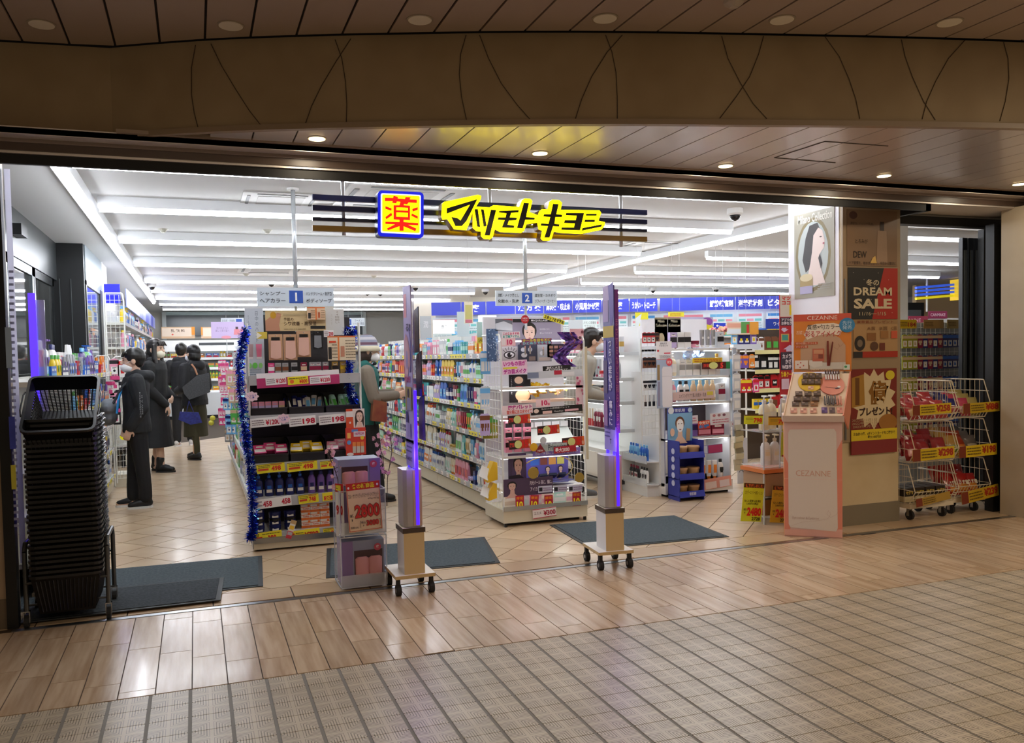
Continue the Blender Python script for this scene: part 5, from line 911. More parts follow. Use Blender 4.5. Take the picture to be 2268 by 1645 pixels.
# ================================================================ makeup counters of aisle three
mc = thing('makeup_counter', 'long white makeup counter with drawers on the far side of aisle two', 'counter', (4.1, 9.3, 0))
B().box((3.93, 7.45, 0.1), (4.3, 12.4, 0.40)).build('drawer_body', mat('e4e4e0', 0.35), mc)
for i in range(6): B().box((3.915, 7.47 + 0.82 * i, 0.13), (3.93, 7.47 + 0.82 * i + 0.8, 0.36)).build('drawer_front', mat('eceae4', 0.3), mc)
for i in range(5): B().cyl((3.98, 7.6 + i, 0.0), (3.98, 7.6 + i, 0.1), 0.02, n=8).build('caster', RUBBER, mc)
B().box((4.0, 7.45, 0.06), (4.28, 12.4, 0.11)).build('plinth', mat('3a3a3c', 0.5), mc)
B().box((4.24, 7.45, 0.4), (4.3, 12.4, 1.66)).build('back_panel', mat('eef0ee', 0.4), mc)
for z, x_ in ((0.62, 3.93), (0.90, 3.98), (1.14, 4.0), (1.40, 4.02)):
    sh = B().box((x_, 7.45, z - 0.035), (4.24, 12.4, z)).build('shelf', mat('cfd2d2', 0.3), mc); B().box((x_ - 0.004, 7.45, z - 0.034), (x_, 12.4, z - 0.005)).build('shelf_edge', mat('55585a', 0.3), sh)
    B().box((x_ + 0.05, 7.5, z - 0.045), (x_ + 0.08, 12.3, z - 0.036)).build('led_strip', mat('ffffff', 0.5, e=6), sh)
for k, (z, x_) in enumerate(((0.62, 3.98), (0.90, 4.03), (1.14, 4.05), (1.40, 4.07))):
    fill((x_, 7.5, z), (0, 1, 0), 4.8, -PI / 2, ('low', 'second', 'third', 'top')[k] + ' makeup counter shelf', (), pool=['white', 'white', 'pale grey', 'silver', 'clear', 'pink', 'sky blue', 'maroon', 'black', 'red', 'gold'], kinds=['bottle', 'carton', 'lotion tube', 'jar', 'carton', 'wide box', 'brush'], hmax=0.19, sc=1.25, rr=random.Random(k + 30), gap=1.06, nm='cosmetics pack')
# ================================================================ far medicine wall with blue headers
DIRM = V((4.58, -1.62, 0)).normalized(); NM = V((DIRM.y, -DIRM.x, 0))      # runs right and towards the viewer
NM = V((-0.333, -0.943, 0)).normalized(); DIRM = V((0.943, -0.333, 0)).normalized()
M0 = V((4.25, 15.0, 0)); ang = math.atan2(DIRM.y, DIRM.x)
mw = thing('medicine_wall', 'far wall of medicine shelves under one long blue header band', 'shelf unit', M0, ang)
LM = 7.3
B().box((0, 0.0, 0), (LM, 0.05, 2.36)).build('back_panel', mat('e4e6e6', 0.5), mw, local=True)
secs = [(0, 0.72, ''), (0.75, 1.25, ''), (1.27, 2.15, '薬'), (2.17, 2.75, '漢方薬'), (2.77, 3.95, '漢 方 薬'), (3.97, 5.1, '')]
hd = [(955, 1020, ''), (1022, 1075, '薬'), (1077, 1140, ''), (1142, 1203, '漢 方 薬'), (1205, 1267, '鼻炎薬・咳止め'), (1269, 1332, '小児用かぜ薬'), (1334, 1393, 'かぜ薬'), (1395, 1456, 'うがい・トローチ'), (1462, 1565, ''), (1567, 1628, '解熱鎮痛剤'), (1630, 1693, '滋養強壮剤'), (1694, 1780, 'ビタミン剤')]
def onmed(u, v, off=0.0):
    r = ray(u, v); n = NM; p0 = M0 + NM * off; t = (p0 - V((0, 0, HC))).dot(n) / r.dot(n); return V((0, 0, HC)) + r * t
for i, (u0, u1, s) in enumerate(hd):
    a, c = onmed(u0, 668, 0.3), onmed(u1, 668, 0.3); w_ = (c - a).length; zt = 2.37
    q = B(); q.prism([(0, 0), (1, 0), (1, 1), (0, 1)], lambda x, z, t_: a * (1 - x) + c * x + V((0, 0, -a.z * (1 - x) - c.z * x + zt - 0.235 * (1 - z))) + NM * (-t_), 0.03)
    h_ = q.build('blue_header', mat('2534b4', 0.4, e=0.25), mw)
    if s:
        mid = (a + c) / 2; mid.z = zt - 0.12; B().text(s, mid + NM * 0.004, DIRM, ZU, w_ * (0.85 if len(s) > 3 else 0.5), 0.13, 0, 0.03).build('lettering', mat('f4f6fa', 0.5, e=0.5), h_)
    if u1 - u0 > 40:
        a2, c2 = onmed(u0 + 3, 705, 0.05), onmed(u1 - 3, 705, 0.05)
        card3('info_panel', (a2.x, a2.y, 2.10), DIRM, (c2 - a2).length, 0.42, 'e2ecea', [('r', 0.05, 0.08, 0.95, 0.2, ('e88a94', '6cb4d8', 'e88a94', '3a8cc8')[i % 4])] + [('r', 0.06 + 0.31 * k, 0.3, 0.32 + 0.31 * k, 0.4, ('7cc8c0', 'ec9aa4')[(k + i) % 2]) for k in range(3)] + blur_text(0.06, 0.45, 0.94, 0.95, 5, 'a8b8b8', i), parent=mw, n=tuple(NM))
for z in (0.5, 0.8, 1.1, 1.4, 1.66): B().box((0, -0.3, z - 0.03), (LM, 0, z)).build('shelf', SHELFW, mw, local=True)
for k, z in enumerate((1.1, 1.4, 1.66)):
    p = M0 + NM * 0.24 + DIRM * 0.3; fill((p.x, p.y, z), tuple(DIRM), 6.9, ang, 'medicine wall, ' + ('lower', 'middle', 'upper')[k] + ' row', (), kinds=['wide box', 'carton', 'carton', 'wide box'], pool=['white', 'white', 'pink', 'green', 'yellow', 'orange', 'red', 'sky blue', 'teal', 'blue', 'gold'], hmax=0.19, sc=1.4, rr=random.Random(k + 80), unit='from left', nm='medicine box')
# coloured things seen above aisle two and three
for (u0, v0, u1, v1, Y, bg, its, lab) in (
    (1407, 692, 1436, 735, 8.2, 'e9e03c', [('p', [(0, 0.3), (0.5, 0.05), (0.2, 0.9), (0, 1)][::-1], 'dfe8e8'), ('r', 0.35, 0.5, 0.9, 0.95, 'd0c830')], 'yellow slanted cardboard display top behind the second gate'),
    (1480, 691, 1515, 701, 8.5, 'ece23c', blur_text(0.1, 0.2, 0.8, 0.8, 2, 'c86a2c', 1), 'small yellow sign with orange writing under the plain blue header'),
    (1581, 715, 1607, 727, 8.5, '1c3cc8', [('e', 0.3, 0.5, 0.1, 0.2, 'f4f4f8')], 'small bright blue label above aisle three'),
    (1609, 713, 1680, 740, 8.4, 'f0d8c4', [('r', 0.02, 0.1, 0.45, 0.45, 'e8a890'), ('r', 0.45, 0, 0.72, 0.9, '5f9a50'), ('r', 0.72, 0, 1, 1, 'e8a03c'), ('r', 0.62, 0.2, 0.7, 0.9, 'c82c2c'), ('r', 0, 0.55, 0.44, 0.95, 'e4ecf4')], 'colourful card with red figure shape above the blue packs of aisle three'),
    (1696, 706, 1730, 728, 9.0, '2544b8', [('t', 'ワイ', 0.5, 0.3, 0.9, 0.7, 'f4f6fa', 0.03)], 'blue sign with white writing left of the red banner'),
    (1259, 709, 1322, 732, 9.2, 'c8ced2', [('r', 0.5, 0, 1, 0.8, 'e4f0f0'), ('t', 'バランス栄養食\nサプリメント', 0.53, 0.1, 0.97, 0.7, '5a6468', 0.0)], 'pale hanging sign on food and supplements left of the second gate')):
    o = cardY('aisle_card', u0, v0, u1, v1, Y, bg, its, label=lab, cat='sign'); strings(o, o.location.x - 0.05, o.location.x + 0.05, Y + 0.003, o.location.z + 0.05)
# aisle three far shelves (right part): rows of packs under yellow rails
g3 = thing('gondola_shelf', 'shelf unit of sweets and goods with yellow price rails left of the red banner', 'shelf unit', (6.4, 8.6, 0))
def bx(u0, v0, u1, v1, Y): a, c = FY(u0, v0, Y), FY(u1, v1, Y); return a.x, c.x, c.z, a.z
a = FY(1650, 800, 8.6); c = FY(1790, 800, 8.6)
X0, X1 = FY(1672, 800, 8.6).x, FY(1800, 800, 8.6).x
B().box((X0, 8.9, 0), (X1, 8.95, 1.65)).build('back_panel', mat('4a3a2c', 0.6), g3)
for k, v in enumerate((775, 818, 860, 905)):
    z = FY(1700, v, 8.6).z; sh = B().box((X0, 8.6, z - 0.02), (X1, 8.9, z)).build('shelf', SHELFW, g3); B().box((X0, 8.595, z - 0.05), (X1, 8.6, z)).build('price_rail', mat('efe6a4', 0.4), sh)
    fill((X0 + 0.01, 8.66, z), (1, 0, 0), X1 - X0 - 0.05, 0, ('top', 'second', 'third', 'lowest')[k] + ' yellow-railed shelf', (), kinds=['refill pouch', 'hanging packet', 'carton'], pool=['red', 'green', 'orange', 'yellow', 'white', 'brown', 'pink', 'blue', 'black'], hmax=0.17, rr=random.Random(k + 50), unit='from the left')
X0, X1 = FY(1624, 740, 8.4).x, FY(1685, 740, 8.4).x; z = FY(1650, 762, 8.4).z
sh = thing('pack_shelf', 'white shelf of blue and purple stocking packs under the colourful card', 'shelf', ((X0 + X1) / 2, 8.5, z)); B().box((X0, 8.4, z - 0.03), (X1, 8.7, z)).build('board', WHITE, sh)
B().box((X0, 8.395, z - 0.06), (X1, 8.4, z)).build('price_rail', mat('d8dce2', 0.4), sh)
fill((X0 + 0.01, 8.45, z), (1, 0, 0), X1 - X0, 0, 'white shelf above the purple packs', [('hanging packet', 'sky blue', 'yellow', 1), ('hanging packet', 'navy', 'yellow', 2), ('hanging packet', 'purple', 'yellow', 2)], hmax=0.17, unit='from the left')
for x in (X0 + 0.01, X1 - 0.01): B().cyl((x, 8.68, 0), (x, 8.68, z), 0.012, n=6).build('post', WIRE, sh)
z = FY(1650, 815, 8.4).z
hr = thing('hook_rail', 'white hook rails with packets left of the yellow-railed shelves', 'rack', ((X0 + X1) / 2, 8.47, 0)); B().box((X0 - 0.1, 8.46, z + 0.12), (X1, 8.475, z + 0.15)).box((X0 - 0.1, 8.46, z - 0.16), (X1, 8.475, z - 0.13)).box((X0 - 0.1, 8.46, 0), (X0 - 0.08, 8.475, z + 0.15)).build('rail', WIRE, hr)
fill((FY(1636, 800, 8.4).x, 8.45, z), (1, 0, 0), 0.3, 0, 'hooks below the white shelf', [('hanging packet', 'purple', 'orange', 2), ('hanging packet', 'orange', 'beige', 1)], hmax=0.17, unit='from the left')
z = FY(1650, 870, 8.2).z
fill((FY(1645, 800, 8.2).x, 8.25, z), (1, 0, 0), 0.32, 0, 'hooks above the pump bottles', [('hanging packet', 'red', 'yellow', 2), ('hanging packet', 'hot pink', 'red', 2)], hmax=0.19, unit='from the left')
cardY('side_board', 1633, 1000 - 30, 1656, 1095, 7.3, 'c9c9d2', [('t', '\n'.join('VLNA'), 0.15, 0.05, 0.6, 0.6, '4a4a52', 0.0)], label='tall grey side board with dark letters right of the skin care display', cat='sign')
hp = thing('pack_hanger', 'vertical hanger of grey-white boxed tools at the skin care display right', 'hanger', (4.97, 6.88, 0.9)); B().box((4.96, 6.88, 0.55), (5.0, 6.9, 1.42)).build('strip', mat('aab0b8', 0.4), hp)
for i in range(4): put('hanging packet', 'pale grey', 'white', (4.985, 6.86, 0.62 + 0.19 * i), 0, 'grey-white tool pack, %s from the bottom on the vertical hanger' % ORD[i + 1], 'tool packs on the vertical hanger', 1.05)
rr = random.Random(12); gl = thing('foil_strip', 'crumpled gold foil sachet strip hanging right of the skin care display', 'packet', (4.99, 6.84, 0.25)); b = B()
for i in range(8): b.mark().box((-0.045, -0.01, 0), (0.045, 0.01, 0.055), rr.randrange(2)).xf(Matrix.Translation((4.99 + rr.uniform(-.008, .008), 6.84, 0.22 + 0.056 * i)) @ Matrix.Rotation(rr.uniform(-0.5, 0.5), 4, 'X') @ Matrix.Rotation(rr.uniform(-0.2, 0.2), 4, 'Y'))
b.build('sachet', [mat('b9b090', 0.25, 0.6), mat('d8d0b4', 0.2, 0.4)], gl)
# ================================================================ far left: chiller, back window
ch = thing('open_chiller', 'long white open chiller of drinks at the far left end of the shop', 'chiller', (1.2, 21.3, 0))
CX0, CX1, CY = -0.8, 2.4, 21.0
B().box((CX0, CY + 0.15, 0.08), (CX1, CY + 0.9, 0.62)).build('lower_body', mat('eef0f0', 0.35), ch); B().box((CX0, CY + 0.8, 0.6), (CX1, CY + 0.9, 1.9)).build('back_panel', mat('e8ecec', 0.4), ch)
B().box((CX0, CY + 0.1, 1.62), (CX1, CY + 0.9, 1.88)).build('canopy', mat('f2f4f4', 0.35, e=0.25), ch); B().box((CX0, CY + 0.2, 0), (CX1, CY + 0.9, 0.08)).build('plinth', BLACK, ch)
B().box((CX0 + 0.9, CY + 0.09, 1.76), (CX0 + 1.7, CY + 0.1, 1.82)).build('display_strip', mat('4a4e52', 0.4), ch)
for k, z in enumerate((0.66, 0.95, 1.22, 1.46)):
    sh = B().box((CX0, CY + 0.25, z - 0.04), (CX1, CY + 0.8, z)).build('shelf', mat('cfd6d8', 0.4), ch); B().box((CX0, CY + 0.24, z - 0.05), (CX1, CY + 0.25, z + 0.01)).build('price_rail', mat('eceeee', 0.4, e=0.3), sh)
    fill((CX0 + 0.03, CY + 0.3, z), (1, 0, 0), 1.75, 0, 'chiller shelf, ' + ORD[4 - k] + ' from the top', (), kinds=['bottle', 'carton', 'wide box', 'bottle'], pool=['red', 'white', 'orange', 'yellow', 'brown', 'green', 'blue'], hmax=0.18, sc=1.2, rr=random.Random(k + 90), unit='from the left', gap=1.15, nm='drink pack')
for i, (u0, u1) in enumerate(((357, 432), (445, 480))):
    cardY('chiller_header', u0, 724, u1, 749, 21.2, 'c8a888', ([('r', 0.02, 0.1, 0.9, 0.82, 'ecd8c4'), ('t', '乳 飲 料', 0.28, 0.2, 0.7, 0.48, '6a4a34', 0.02), ('e', 0.33, 0.66, 0.03, 0.07, 'e0503c'), ('r', 0.9, 0.0, 1, 0.7, 'f0942c')] if i == 0 else [('r', 0.12, 0.1, 1, 0.82, 'ecd8c4'), ('r', 0, 0, 0.1, 0.7, 'f0942c')]), label=('cream and orange header sign reading milk drinks above the chiller', 'second cream header sign half hidden beside the lilac poster')[i], cat='sign', m=mat('b89878', 0.4, e=0.35))
wb = struct(B().box((-0.75, 23.52, 2.05), (4.6, 23.58, 2.9)).build('window_1', mat('3a4244', 0.2)))
B().box((-0.75, 23.46, 2.60), (4.6, 23.52, 2.74)).build('transom', mat('cfe0e2', 0.5), wb)
for x in (-0.78, 1.55, 2.3, 4.5): B().box((x, 23.44, 1.9), (x + 0.1, 23.52, 2.9)).build('mullion', mat('dfe6e6', 0.5), wb)
plane('wall_back', (5.6, 17.5, 0), (13.4, 17.6, 2.68), mat('ded8cc', 0.6)); plane('column_1', (2.55, 20.3, 0), (3.2, 20.9, 2.68), mat('d8d4ca', 0.6)); plane('column_2', (4.3, 17.0, 0), (5.6, 17.6, 2.68), mat('e0dace', 0.6))
lp = cardY('lilac_poster', 467, 713, 541, 748, 12.0, 'c9b4dc', [('t', '毛穴のように\n美しく潤う髪へ', 0.13, 0.3, 0.55, 0.62, '8a78a4', 0.0), ('p', [(0.7, 0.45), (0.86, 0.45), (0.88, 0.8), (0.68, 0.8)][::-1], 'e08a94'), ('p', [(0.88, 0.45), (0.98, 0.45), (1, 0.8), (0.9, 0.8)][::-1], 'e08a94'), ('r', 0.74, 0.3, 0.82, 0.45, '4a3a44'), ('r', 0.92, 0.3, 0.97, 0.45, '4a3a44'), ('e', 0.45, 0.95, 0.15, 0.1, 'e89aac')], label='lilac hair care poster beside the left tinsel in aisle one', cat='poster')
strings(lp, 0.42, 0.7, 12.02, 1.45, lp.location.z + 0.1, 0.006, 'support_rod')
# hanging aisle signs and poles
def aisle_sign(u0, v0, u1, v1, Y, num, l1, l2, r1, r2, lab, pole=None, nx=(0.43, 0.59)):
    a, c = FY(u0, v0, Y), FY(u1, v1, Y); w_, h_ = c.x - a.x, a.z - c.z
    t = thing('aisle_sign', lab, 'sign', (a.x + w_ / 2, Y, c.z))
    B().box((a.x, Y, c.z), (c.x, Y + 0.015, a.z)).build('panel', mat('c3cdd6', 0.4, e=0.08), t)
    layers(None, V((a.x, Y - 0.0006, a.z)), XR, -ZU, V((0, -1, 0)), w_, h_, [('r', nx[0], 0.14, nx[1], 0.84, '2f56b0'), ('t', num, nx[0] + 0.05, 0.25, nx[1] - 0.05, 0.73, 'f2f4f8', 0.03), ('t', l1, 0.03, 0.2, nx[0] - 0.05, 0.42, '3a4048', 0.015), ('t', l2, 0.03, 0.58, nx[0] - 0.05, 0.82, '3a4048', 0.015), ('t', r1, nx[1] + 0.04, 0.2, 0.97, 0.42, '3a4048', 0.01), ('t', r2, nx[1] + 0.04, 0.58, 0.97, 0.82, '3a4048', 0.01)], 'lettering', t)
    if pole:
        p = FY(pole[0], pole[1], Y + 0.02); B().cyl((p.x, Y + 0.025, a.z), (p.x, Y + 0.025, ZC), 0.016, n=12).build('pole', CHROME, t, smooth=True); B().cyl((p.x, Y + 0.025, ZC - 0.015), (p.x, Y + 0.025, ZC), 0.045, n=16).build('ceiling_plate', WHITE, t)
        B().cyl((p.x - 0.001, Y + 0.03, 1.60), (p.x - 0.001, Y + 0.03, a.z), 0.012, n=8).build('lower_pole', CHROME, t)
    return t
aisle_sign(569, 637, 740, 678, 6.42, '1', 'シャンプー', 'ヘアカラー', 'ハンドクリーム・制汗剤', 'ボディソープ', 'grey-blue hanging sign for aisle 1 above the hand care display', (654, 600), (0.41, 0.59))
aisle_sign(1098, 643, 1234, 677, 6.42, '2', '洗顔・メイク落とし', '化粧水・乳液', '資生堂・カネボウ', 'ソフィーナ・コーセー', 'grey-blue hanging sign for aisle 2 above the makeup display', (1164, 600), (0.42, 0.59))
aisle_sign(764, 704, 808, 721, 12.5, '8', '', '', 'ラーメン', 'レトルト食品', 'small distant sign for aisle 8 behind the staff hat', None, (0.04, 0.32)) if False else cardY('aisle_sign', 764, 704, 808, 722, 12.5, 'cfd8e0', [('r', 0.04, 0.15, 0.32, 0.85, '2f56b0'), ('t', '8', 0.11, 0.25, 0.25, 0.75, 'f4f6f8', 0.02), ('t', 'ラーメン\nレトルト食品', 0.4, 0.18, 0.96, 0.82, '3a4a6a', 0.0)], label='small distant sign for aisle 8 beyond the hand care display', cat='sign')
for o in [o for o in bpy.data.objects if o.name.startswith('aisle_sign') and not o.parent and o.location.y > 10]: strings(o, o.location.x - 0.1, o.location.x + 0.1, o.location.y + 0.003, o.location.z + 0.1)
cardY('aisle_sign', 489, 704, 540, 715, 14.5, 'cfd8e0', [('t', '殺虫剤・芳香剤', 0.05, 0.3, 0.6, 0.8, '3a4a6a', 0.0), ('r', 0.66, 0.2, 0.92, 1, '2f56b0')], label='small distant sign for aisle 9 above the lilac poster', cat='sign')
for o in [o for o in bpy.data.objects if o.name.startswith('aisle_sign') and not o.parent and o.location.y > 14]: strings(o, o.location.x - 0.1, o.location.x + 0.1, o.location.y + 0.003, o.location.z + 0.08)
# ================================================================ the shop's main illuminated sign
YS = 5.30
sg = thing('shop_sign', 'lit yellow and black lettered shop sign with red character box on navy bars', 'sign', (1.9, YS, 2.2))
def zat(x, v0, v1, x0=692, x1=1432): return v0 + (v1 - v0) * (x - x0) / (x1 - x0)
for (va, vb, th_, c_) in ((436.5, 471, 11, '1a2468'), (460, 492, 10, '161c4c'), (484.5, 511, 7, '141836'), (505, 530, 11, '7a5a18')):
    a, c = FY(692, va, YS + 0.03), FY(1432, vb, YS + 0.03); h_ = th_ / 2 / 1842 * 5.9
    B().prism([(a.x, a.z + h_), (a.x, a.z - h_), (c.x, c.z - h_), (c.x, c.z + h_)], lambda x, z, t_: (x, YS + 0.02 + t_, z), 0.03).build('bar', mat(c_, 0.3), sg)
for u in (762, 1087, 1377):
    a = FY(u, 500 + (u - 762) * 0.045, YS + 0.06); B().cyl((a.x, YS + 0.07, a.z - 0.06), (a.x, YS + 0.07, ZC), 0.0125, n=10).build('hanging_rod', mat('c9ccd0', 0.3, 0.5), sg, smooth=True)
def px(u, v, Y=YS - 0.02): p = FY(u, v, Y); return (p.x, p.z)
def slab(poly, name, m, y0, t_, side=None):
    pts = [px(*q) for q in poly]; s = sum(a[0] * b_[1] - b_[0] * a[1] for a, b_ in zip(pts, pts[1:] + pts[:1]))
    if s > 0: pts = pts[::-1]
    pts = pts[::-1]
    return B().prism(pts, lambda x, z, tt_: (x, y0 + tt_, z), t_, 0, 0 if side is None else 1).build(name, [m, side] if side else m, sg)
def rr_rect(u0, v0, u1, v1, r_, sk=0.0):
    out = []
    for cx, cy, a0 in ((u1 - r_, v0 + r_, -90), (u1 - r_, v1 - r_, 0), (u0 + r_, v1 - r_, 90), (u0 + r_, v0 + r_, 180)):
        for k in range(5): a = math.radians(a0 + 22.5 * k); out.append((cx + r_ * math.cos(a), cy + r_ * math.sin(a) + sk * (cx - u0)))
    return out
YLW = mat('ffe800', 0.4, e=2.6, name='lit_yellow'); SIDE = mat('8a6410', 0.4)
slab(rr_rect(833, 424.5, 934, 525.5, 9, 0.045), 'blue_box', mat('0a1cd8', 0.35, e=0.75), YS - 0.07, 0.09, mat('0c1450', 0.4))
slab(rr_rect(839.5, 431, 927.5, 518, 4, 0.045), 'white_border', mat('e8eef8', 0.4, e=0.9), YS - 0.074, 0.004)
slab(rr_rect(842.5, 434, 924.5, 515, 3, 0.045), 'yellow_panel', mat('ffe600', 0.4, e=2.0), YS - 0.078, 0.004)
KY = [[(848, 441.5), (866, 442), (867, 437), (877, 440), (876, 443), (892, 444.5), (893, 440), (905, 441), (902, 445), (918, 446), (918, 453), (900, 452), (897, 456), (889, 455), (891, 451), (874, 450), (873, 454), (864, 453), (865, 449), (848, 449)],
      [(882, 450), (891, 451), (889, 458), (903, 459), (903, 491), (889, 490), (889, 495), (921, 497), (921, 502), (899, 501), (917, 509), (915, 515), (889, 504), (889, 514), (880, 514), (880, 504), (855, 513), (852, 509), (870, 500), (849, 499), (849, 494), (880, 495), (880, 490), (867, 489), (867, 458), (880, 458)],
      [(849, 460), (863, 465), (862, 470), (849, 466)], [(849, 484), (862, 474), (864, 480), (851, 489)], [(908, 466), (920, 462), (920, 468), (909, 472)], [(907, 476), (920, 482), (920, 488), (906, 481)]]
for q in KY: slab(q, 'red_stroke', mat('f01810', 0.4, e=0.9), YS - 0.082, 0.004)
for q in ([(873, 463), (898, 464), (898, 470), (873, 469)], [(873, 474), (898, 475), (898, 484), (873, 483)]): slab(q, 'yellow_gap', mat('ffe600', 0.4, e=2.0), YS - 0.085, 0.003)
YO = [
 [(973, 455), (977, 451), (1052, 435), (1059, 438), (1058, 445), (1041, 471), (1032, 500), (1026, 513), (999, 511), (991, 499), (984, 489), (974, 490), (971, 484)],
 [(1040, 468), (1046, 461), (1078, 463), (1085, 470), (1078, 490), (1092, 500), (1084, 528), (1078, 533), (1064, 532), (1058, 526), (1058, 516), (1048, 515), (1040, 508)],
 [(1078, 462), (1086, 458), (1142, 462), (1148, 447), (1154, 443), (1166, 444), (1171, 449), (1165, 473), (1183, 480), (1187, 488), (1184, 496), (1158, 500), (1153, 514), (1146, 519), (1100, 517), (1092, 513), (1070, 500)],
 [(1180, 488), (1186, 471), (1192, 467), (1204, 467), (1208, 450), (1214, 446), (1230, 447), (1236, 453), (1233, 468), (1318, 469), (1322, 475), (1316, 492), (1330, 495), (1330, 503), (1322, 512), (1278, 521), (1232, 519), (1218, 516), (1213, 532), (1208, 536), (1194, 536), (1189, 531), (1192, 514), (1184, 511)]]
for i, q in enumerate(YO): slab(q, 'yellow_outline', YLW, YS - 0.085 - 0.0004 * i, 0.08, SIDE)
BK = mat('14120c', 0.5)
KB = [
 [(983, 465), (1050, 445), (1026, 493), (1016, 504), (1002, 504), (993, 484), (1007, 487), (1013, 492), (1034, 457), (983, 477)],
 [(1044, 467), (1051, 467), (1056, 506), (1050, 505)], [(1058, 467), (1064, 468), (1070, 504), (1064, 505)], [(1080, 468), (1091, 469), (1077, 525), (1066, 524), (1073, 497)],
 [(1098, 471), (1141, 469), (1140, 474), (1124, 475), (1121, 485), (1137, 486), (1135, 491), (1119, 492), (1116, 501), (1131, 503), (1130, 508), (1104, 507), (1110, 491), (1095, 490), (1096, 485), (1112, 485), (1114, 476), (1097, 474)],
 [(1152, 453), (1163, 454), (1158, 477), (1157, 484), (1176, 486), (1175, 490), (1155, 490), (1149, 509), (1137, 508)],
 [(1216, 455), (1228, 456), (1223, 478), (1236, 479), (1235, 484), (1221, 484), (1219, 499), (1230, 500), (1229, 505), (1216, 504), (1208, 529), (1197, 529), (1205, 504), (1189, 503), (1190, 498), (1206, 499), (1210, 484), (1195, 483), (1196, 478), (1211, 478)],
 [(1245, 475), (1284, 475), (1275, 513), (1234, 512), (1235, 507), (1262, 507), (1264, 498), (1240, 497), (1242, 491), (1266, 491), (1268, 481), (1244, 480)],
 [(1289, 477), (1312, 477), (1311, 481), (1288, 481)], [(1286, 490), (1308, 490), (1307, 495), (1285, 495)], [(1281, 508), (1323, 500), (1322, 505), (1279, 514)]]
for q in KB: slab(q, 'black_stroke', BK, YS - 0.09, 0.004)
# ================================================================ ceiling fittings
def dome(u, v, lab, z=ZC, s=1.0):
    p = FZ(u, v, z); t = thing('dome_camera', lab, 'security camera', p, 0, 'dome cameras on the shop ceiling')
    B().lathe([(0.07 * s, 0), (0.072 * s, -0.045 * s), (0.055 * s, -0.06 * s)][::-1], n=20).build('housing', WHITE, t, smooth=0.5, local=True); B().lathe([(0.003, -0.112 * s), (0.03 * s, -0.1 * s), (0.047 * s, -0.075 * s), (0.05 * s, -0.058 * s)], n=16).build('lens_dome', mat('1a1a1c', 0.1), t, smooth=True, local=True)
dome(1628, 462, 'white dome camera with dark lens on the ceiling left of the pillar')
for i, (u, v) in enumerate(((328, 612), (336, 627), (358, 668), (814, 642), (842, 643), (920, 630), (1075, 640), (1446, 637), (1586, 635), (601, 620))): dome(u, v, '%s distant dome camera along the ceiling from the left' % ORD[i + 1])
for i, (u, v, w_) in enumerate(((620, 443, 0.6), (880, 436, 0.9), (1440, 546, 0.9), (600, 597, 0.9), (1230, 600, 0.0))):
    if not w_: continue
    p = FZ(u, v, ZC - 0.002); t = thing('ceiling_vent', '%s square air vent from the left in the shop ceiling' % ORD[i + 1], 'vent', p); B().box((-w_ / 2, -w_ / 2, -0.008), (w_ / 2, w_ / 2, 0.001)).build('frame', mat('cfcfcc', 0.5), t, local=True)
    for k in range(4): B().mark().box((-w_ * 0.32, w_ * 0.40, -0.012), (w_ * 0.32, w_ * 0.44, -0.008)).xf(Matrix.Rotation(k * PI / 2, 4, 'Z')).build('slot', mat('4a4a4a', 0.5), t, local=True)
    B().box((-w_ * 0.3, -w_ * 0.3, -0.011), (w_ * 0.3, w_ * 0.3, -0.008)).build('grille', mat('b0aeaa', 0.5), t, local=True)
for i, (u, v) in enumerate(((361, 507), (592, 509), (545, 606), (828, 611))): p = FZ(u, v, ZC); tag(B().lathe([(0.02, -0.035), (0.035, -0.012), (0.05, 0)], tuple(p), n=14).build('smoke_detector', mat('c8c6b8', 0.5)), '%s small round detector from the left on the shop ceiling' % ORD[i + 1], 'detector', 'detectors on the shop ceiling')
# ================================================================ left side: dark sliding doors, low shelf, tall shelf
dl = struct(B().box((-1.42, 5.05, 2.28), (-1.36, 9.95, ZC)).build('door_1', mat('34383a', 0.35)))
for i in range(4):
    y = 5.2 + 1.15 * i; fr = B()
    fr.box((-1.40, y, 0), (-1.37, y + 0.07, 2.28)).box((-1.40, y + 1.06, 0), (-1.37, y + 1.13, 2.28)).box((-1.40, y, 2.2), (-1.37, y + 1.13, 2.28)).box((-1.40, y, 0.0), (-1.37, y + 1.13, 0.1)); s = fr.build('sash', mat('5d686c' if i < 3 else '24282a', 0.25, 0.4), dl)
    B().box((-1.39, y + 0.07, 0.1), (-1.385, y + 1.06, 2.2)).build('pane', mat('3c3e3c' if i > 1 else '8d877c', 0.03, spec=1.0), s)
plane('wall_left', (-2.5, 5.05, 0), (-1.42, 9.95, ZC), mat('2c2c2c', 0.7))
cbx = struct(B().box((-1.42, 9.95, 0), (-1.10, 10.05, ZC)).build('door_2', mat('16181a', 0.5)))
for x in (-1.34, -1.23): B().box((x, 9.935, 0), (x + 0.006, 9.95, 2.3)).build('seam', mat('4a5052', 0.4), cbx)
d3 = struct(B().box((-1.12, 10.05, 2.25), (-1.09, 11.7, ZC)).build('door_3', mat('8c989e', 0.3)))
B().box((-1.12, 10.05, 0), (-1.09, 10.12, 2.3)).box((-1.12, 11.45, 0), (-1.085, 11.7, 2.3)).build('sash', mat('16191b', 0.4), d3)
B().box((-1.11, 10.12, 0), (-1.105, 11.45, 2.25)).build('pane', mat('8a97a4', 0.03, spec=1.0, metal=0.3), d3)
plane('wall_left', (-1.14, 11.70, 0), (-1.08, 11.76, ZC), mat('eef0ee', 0.5))
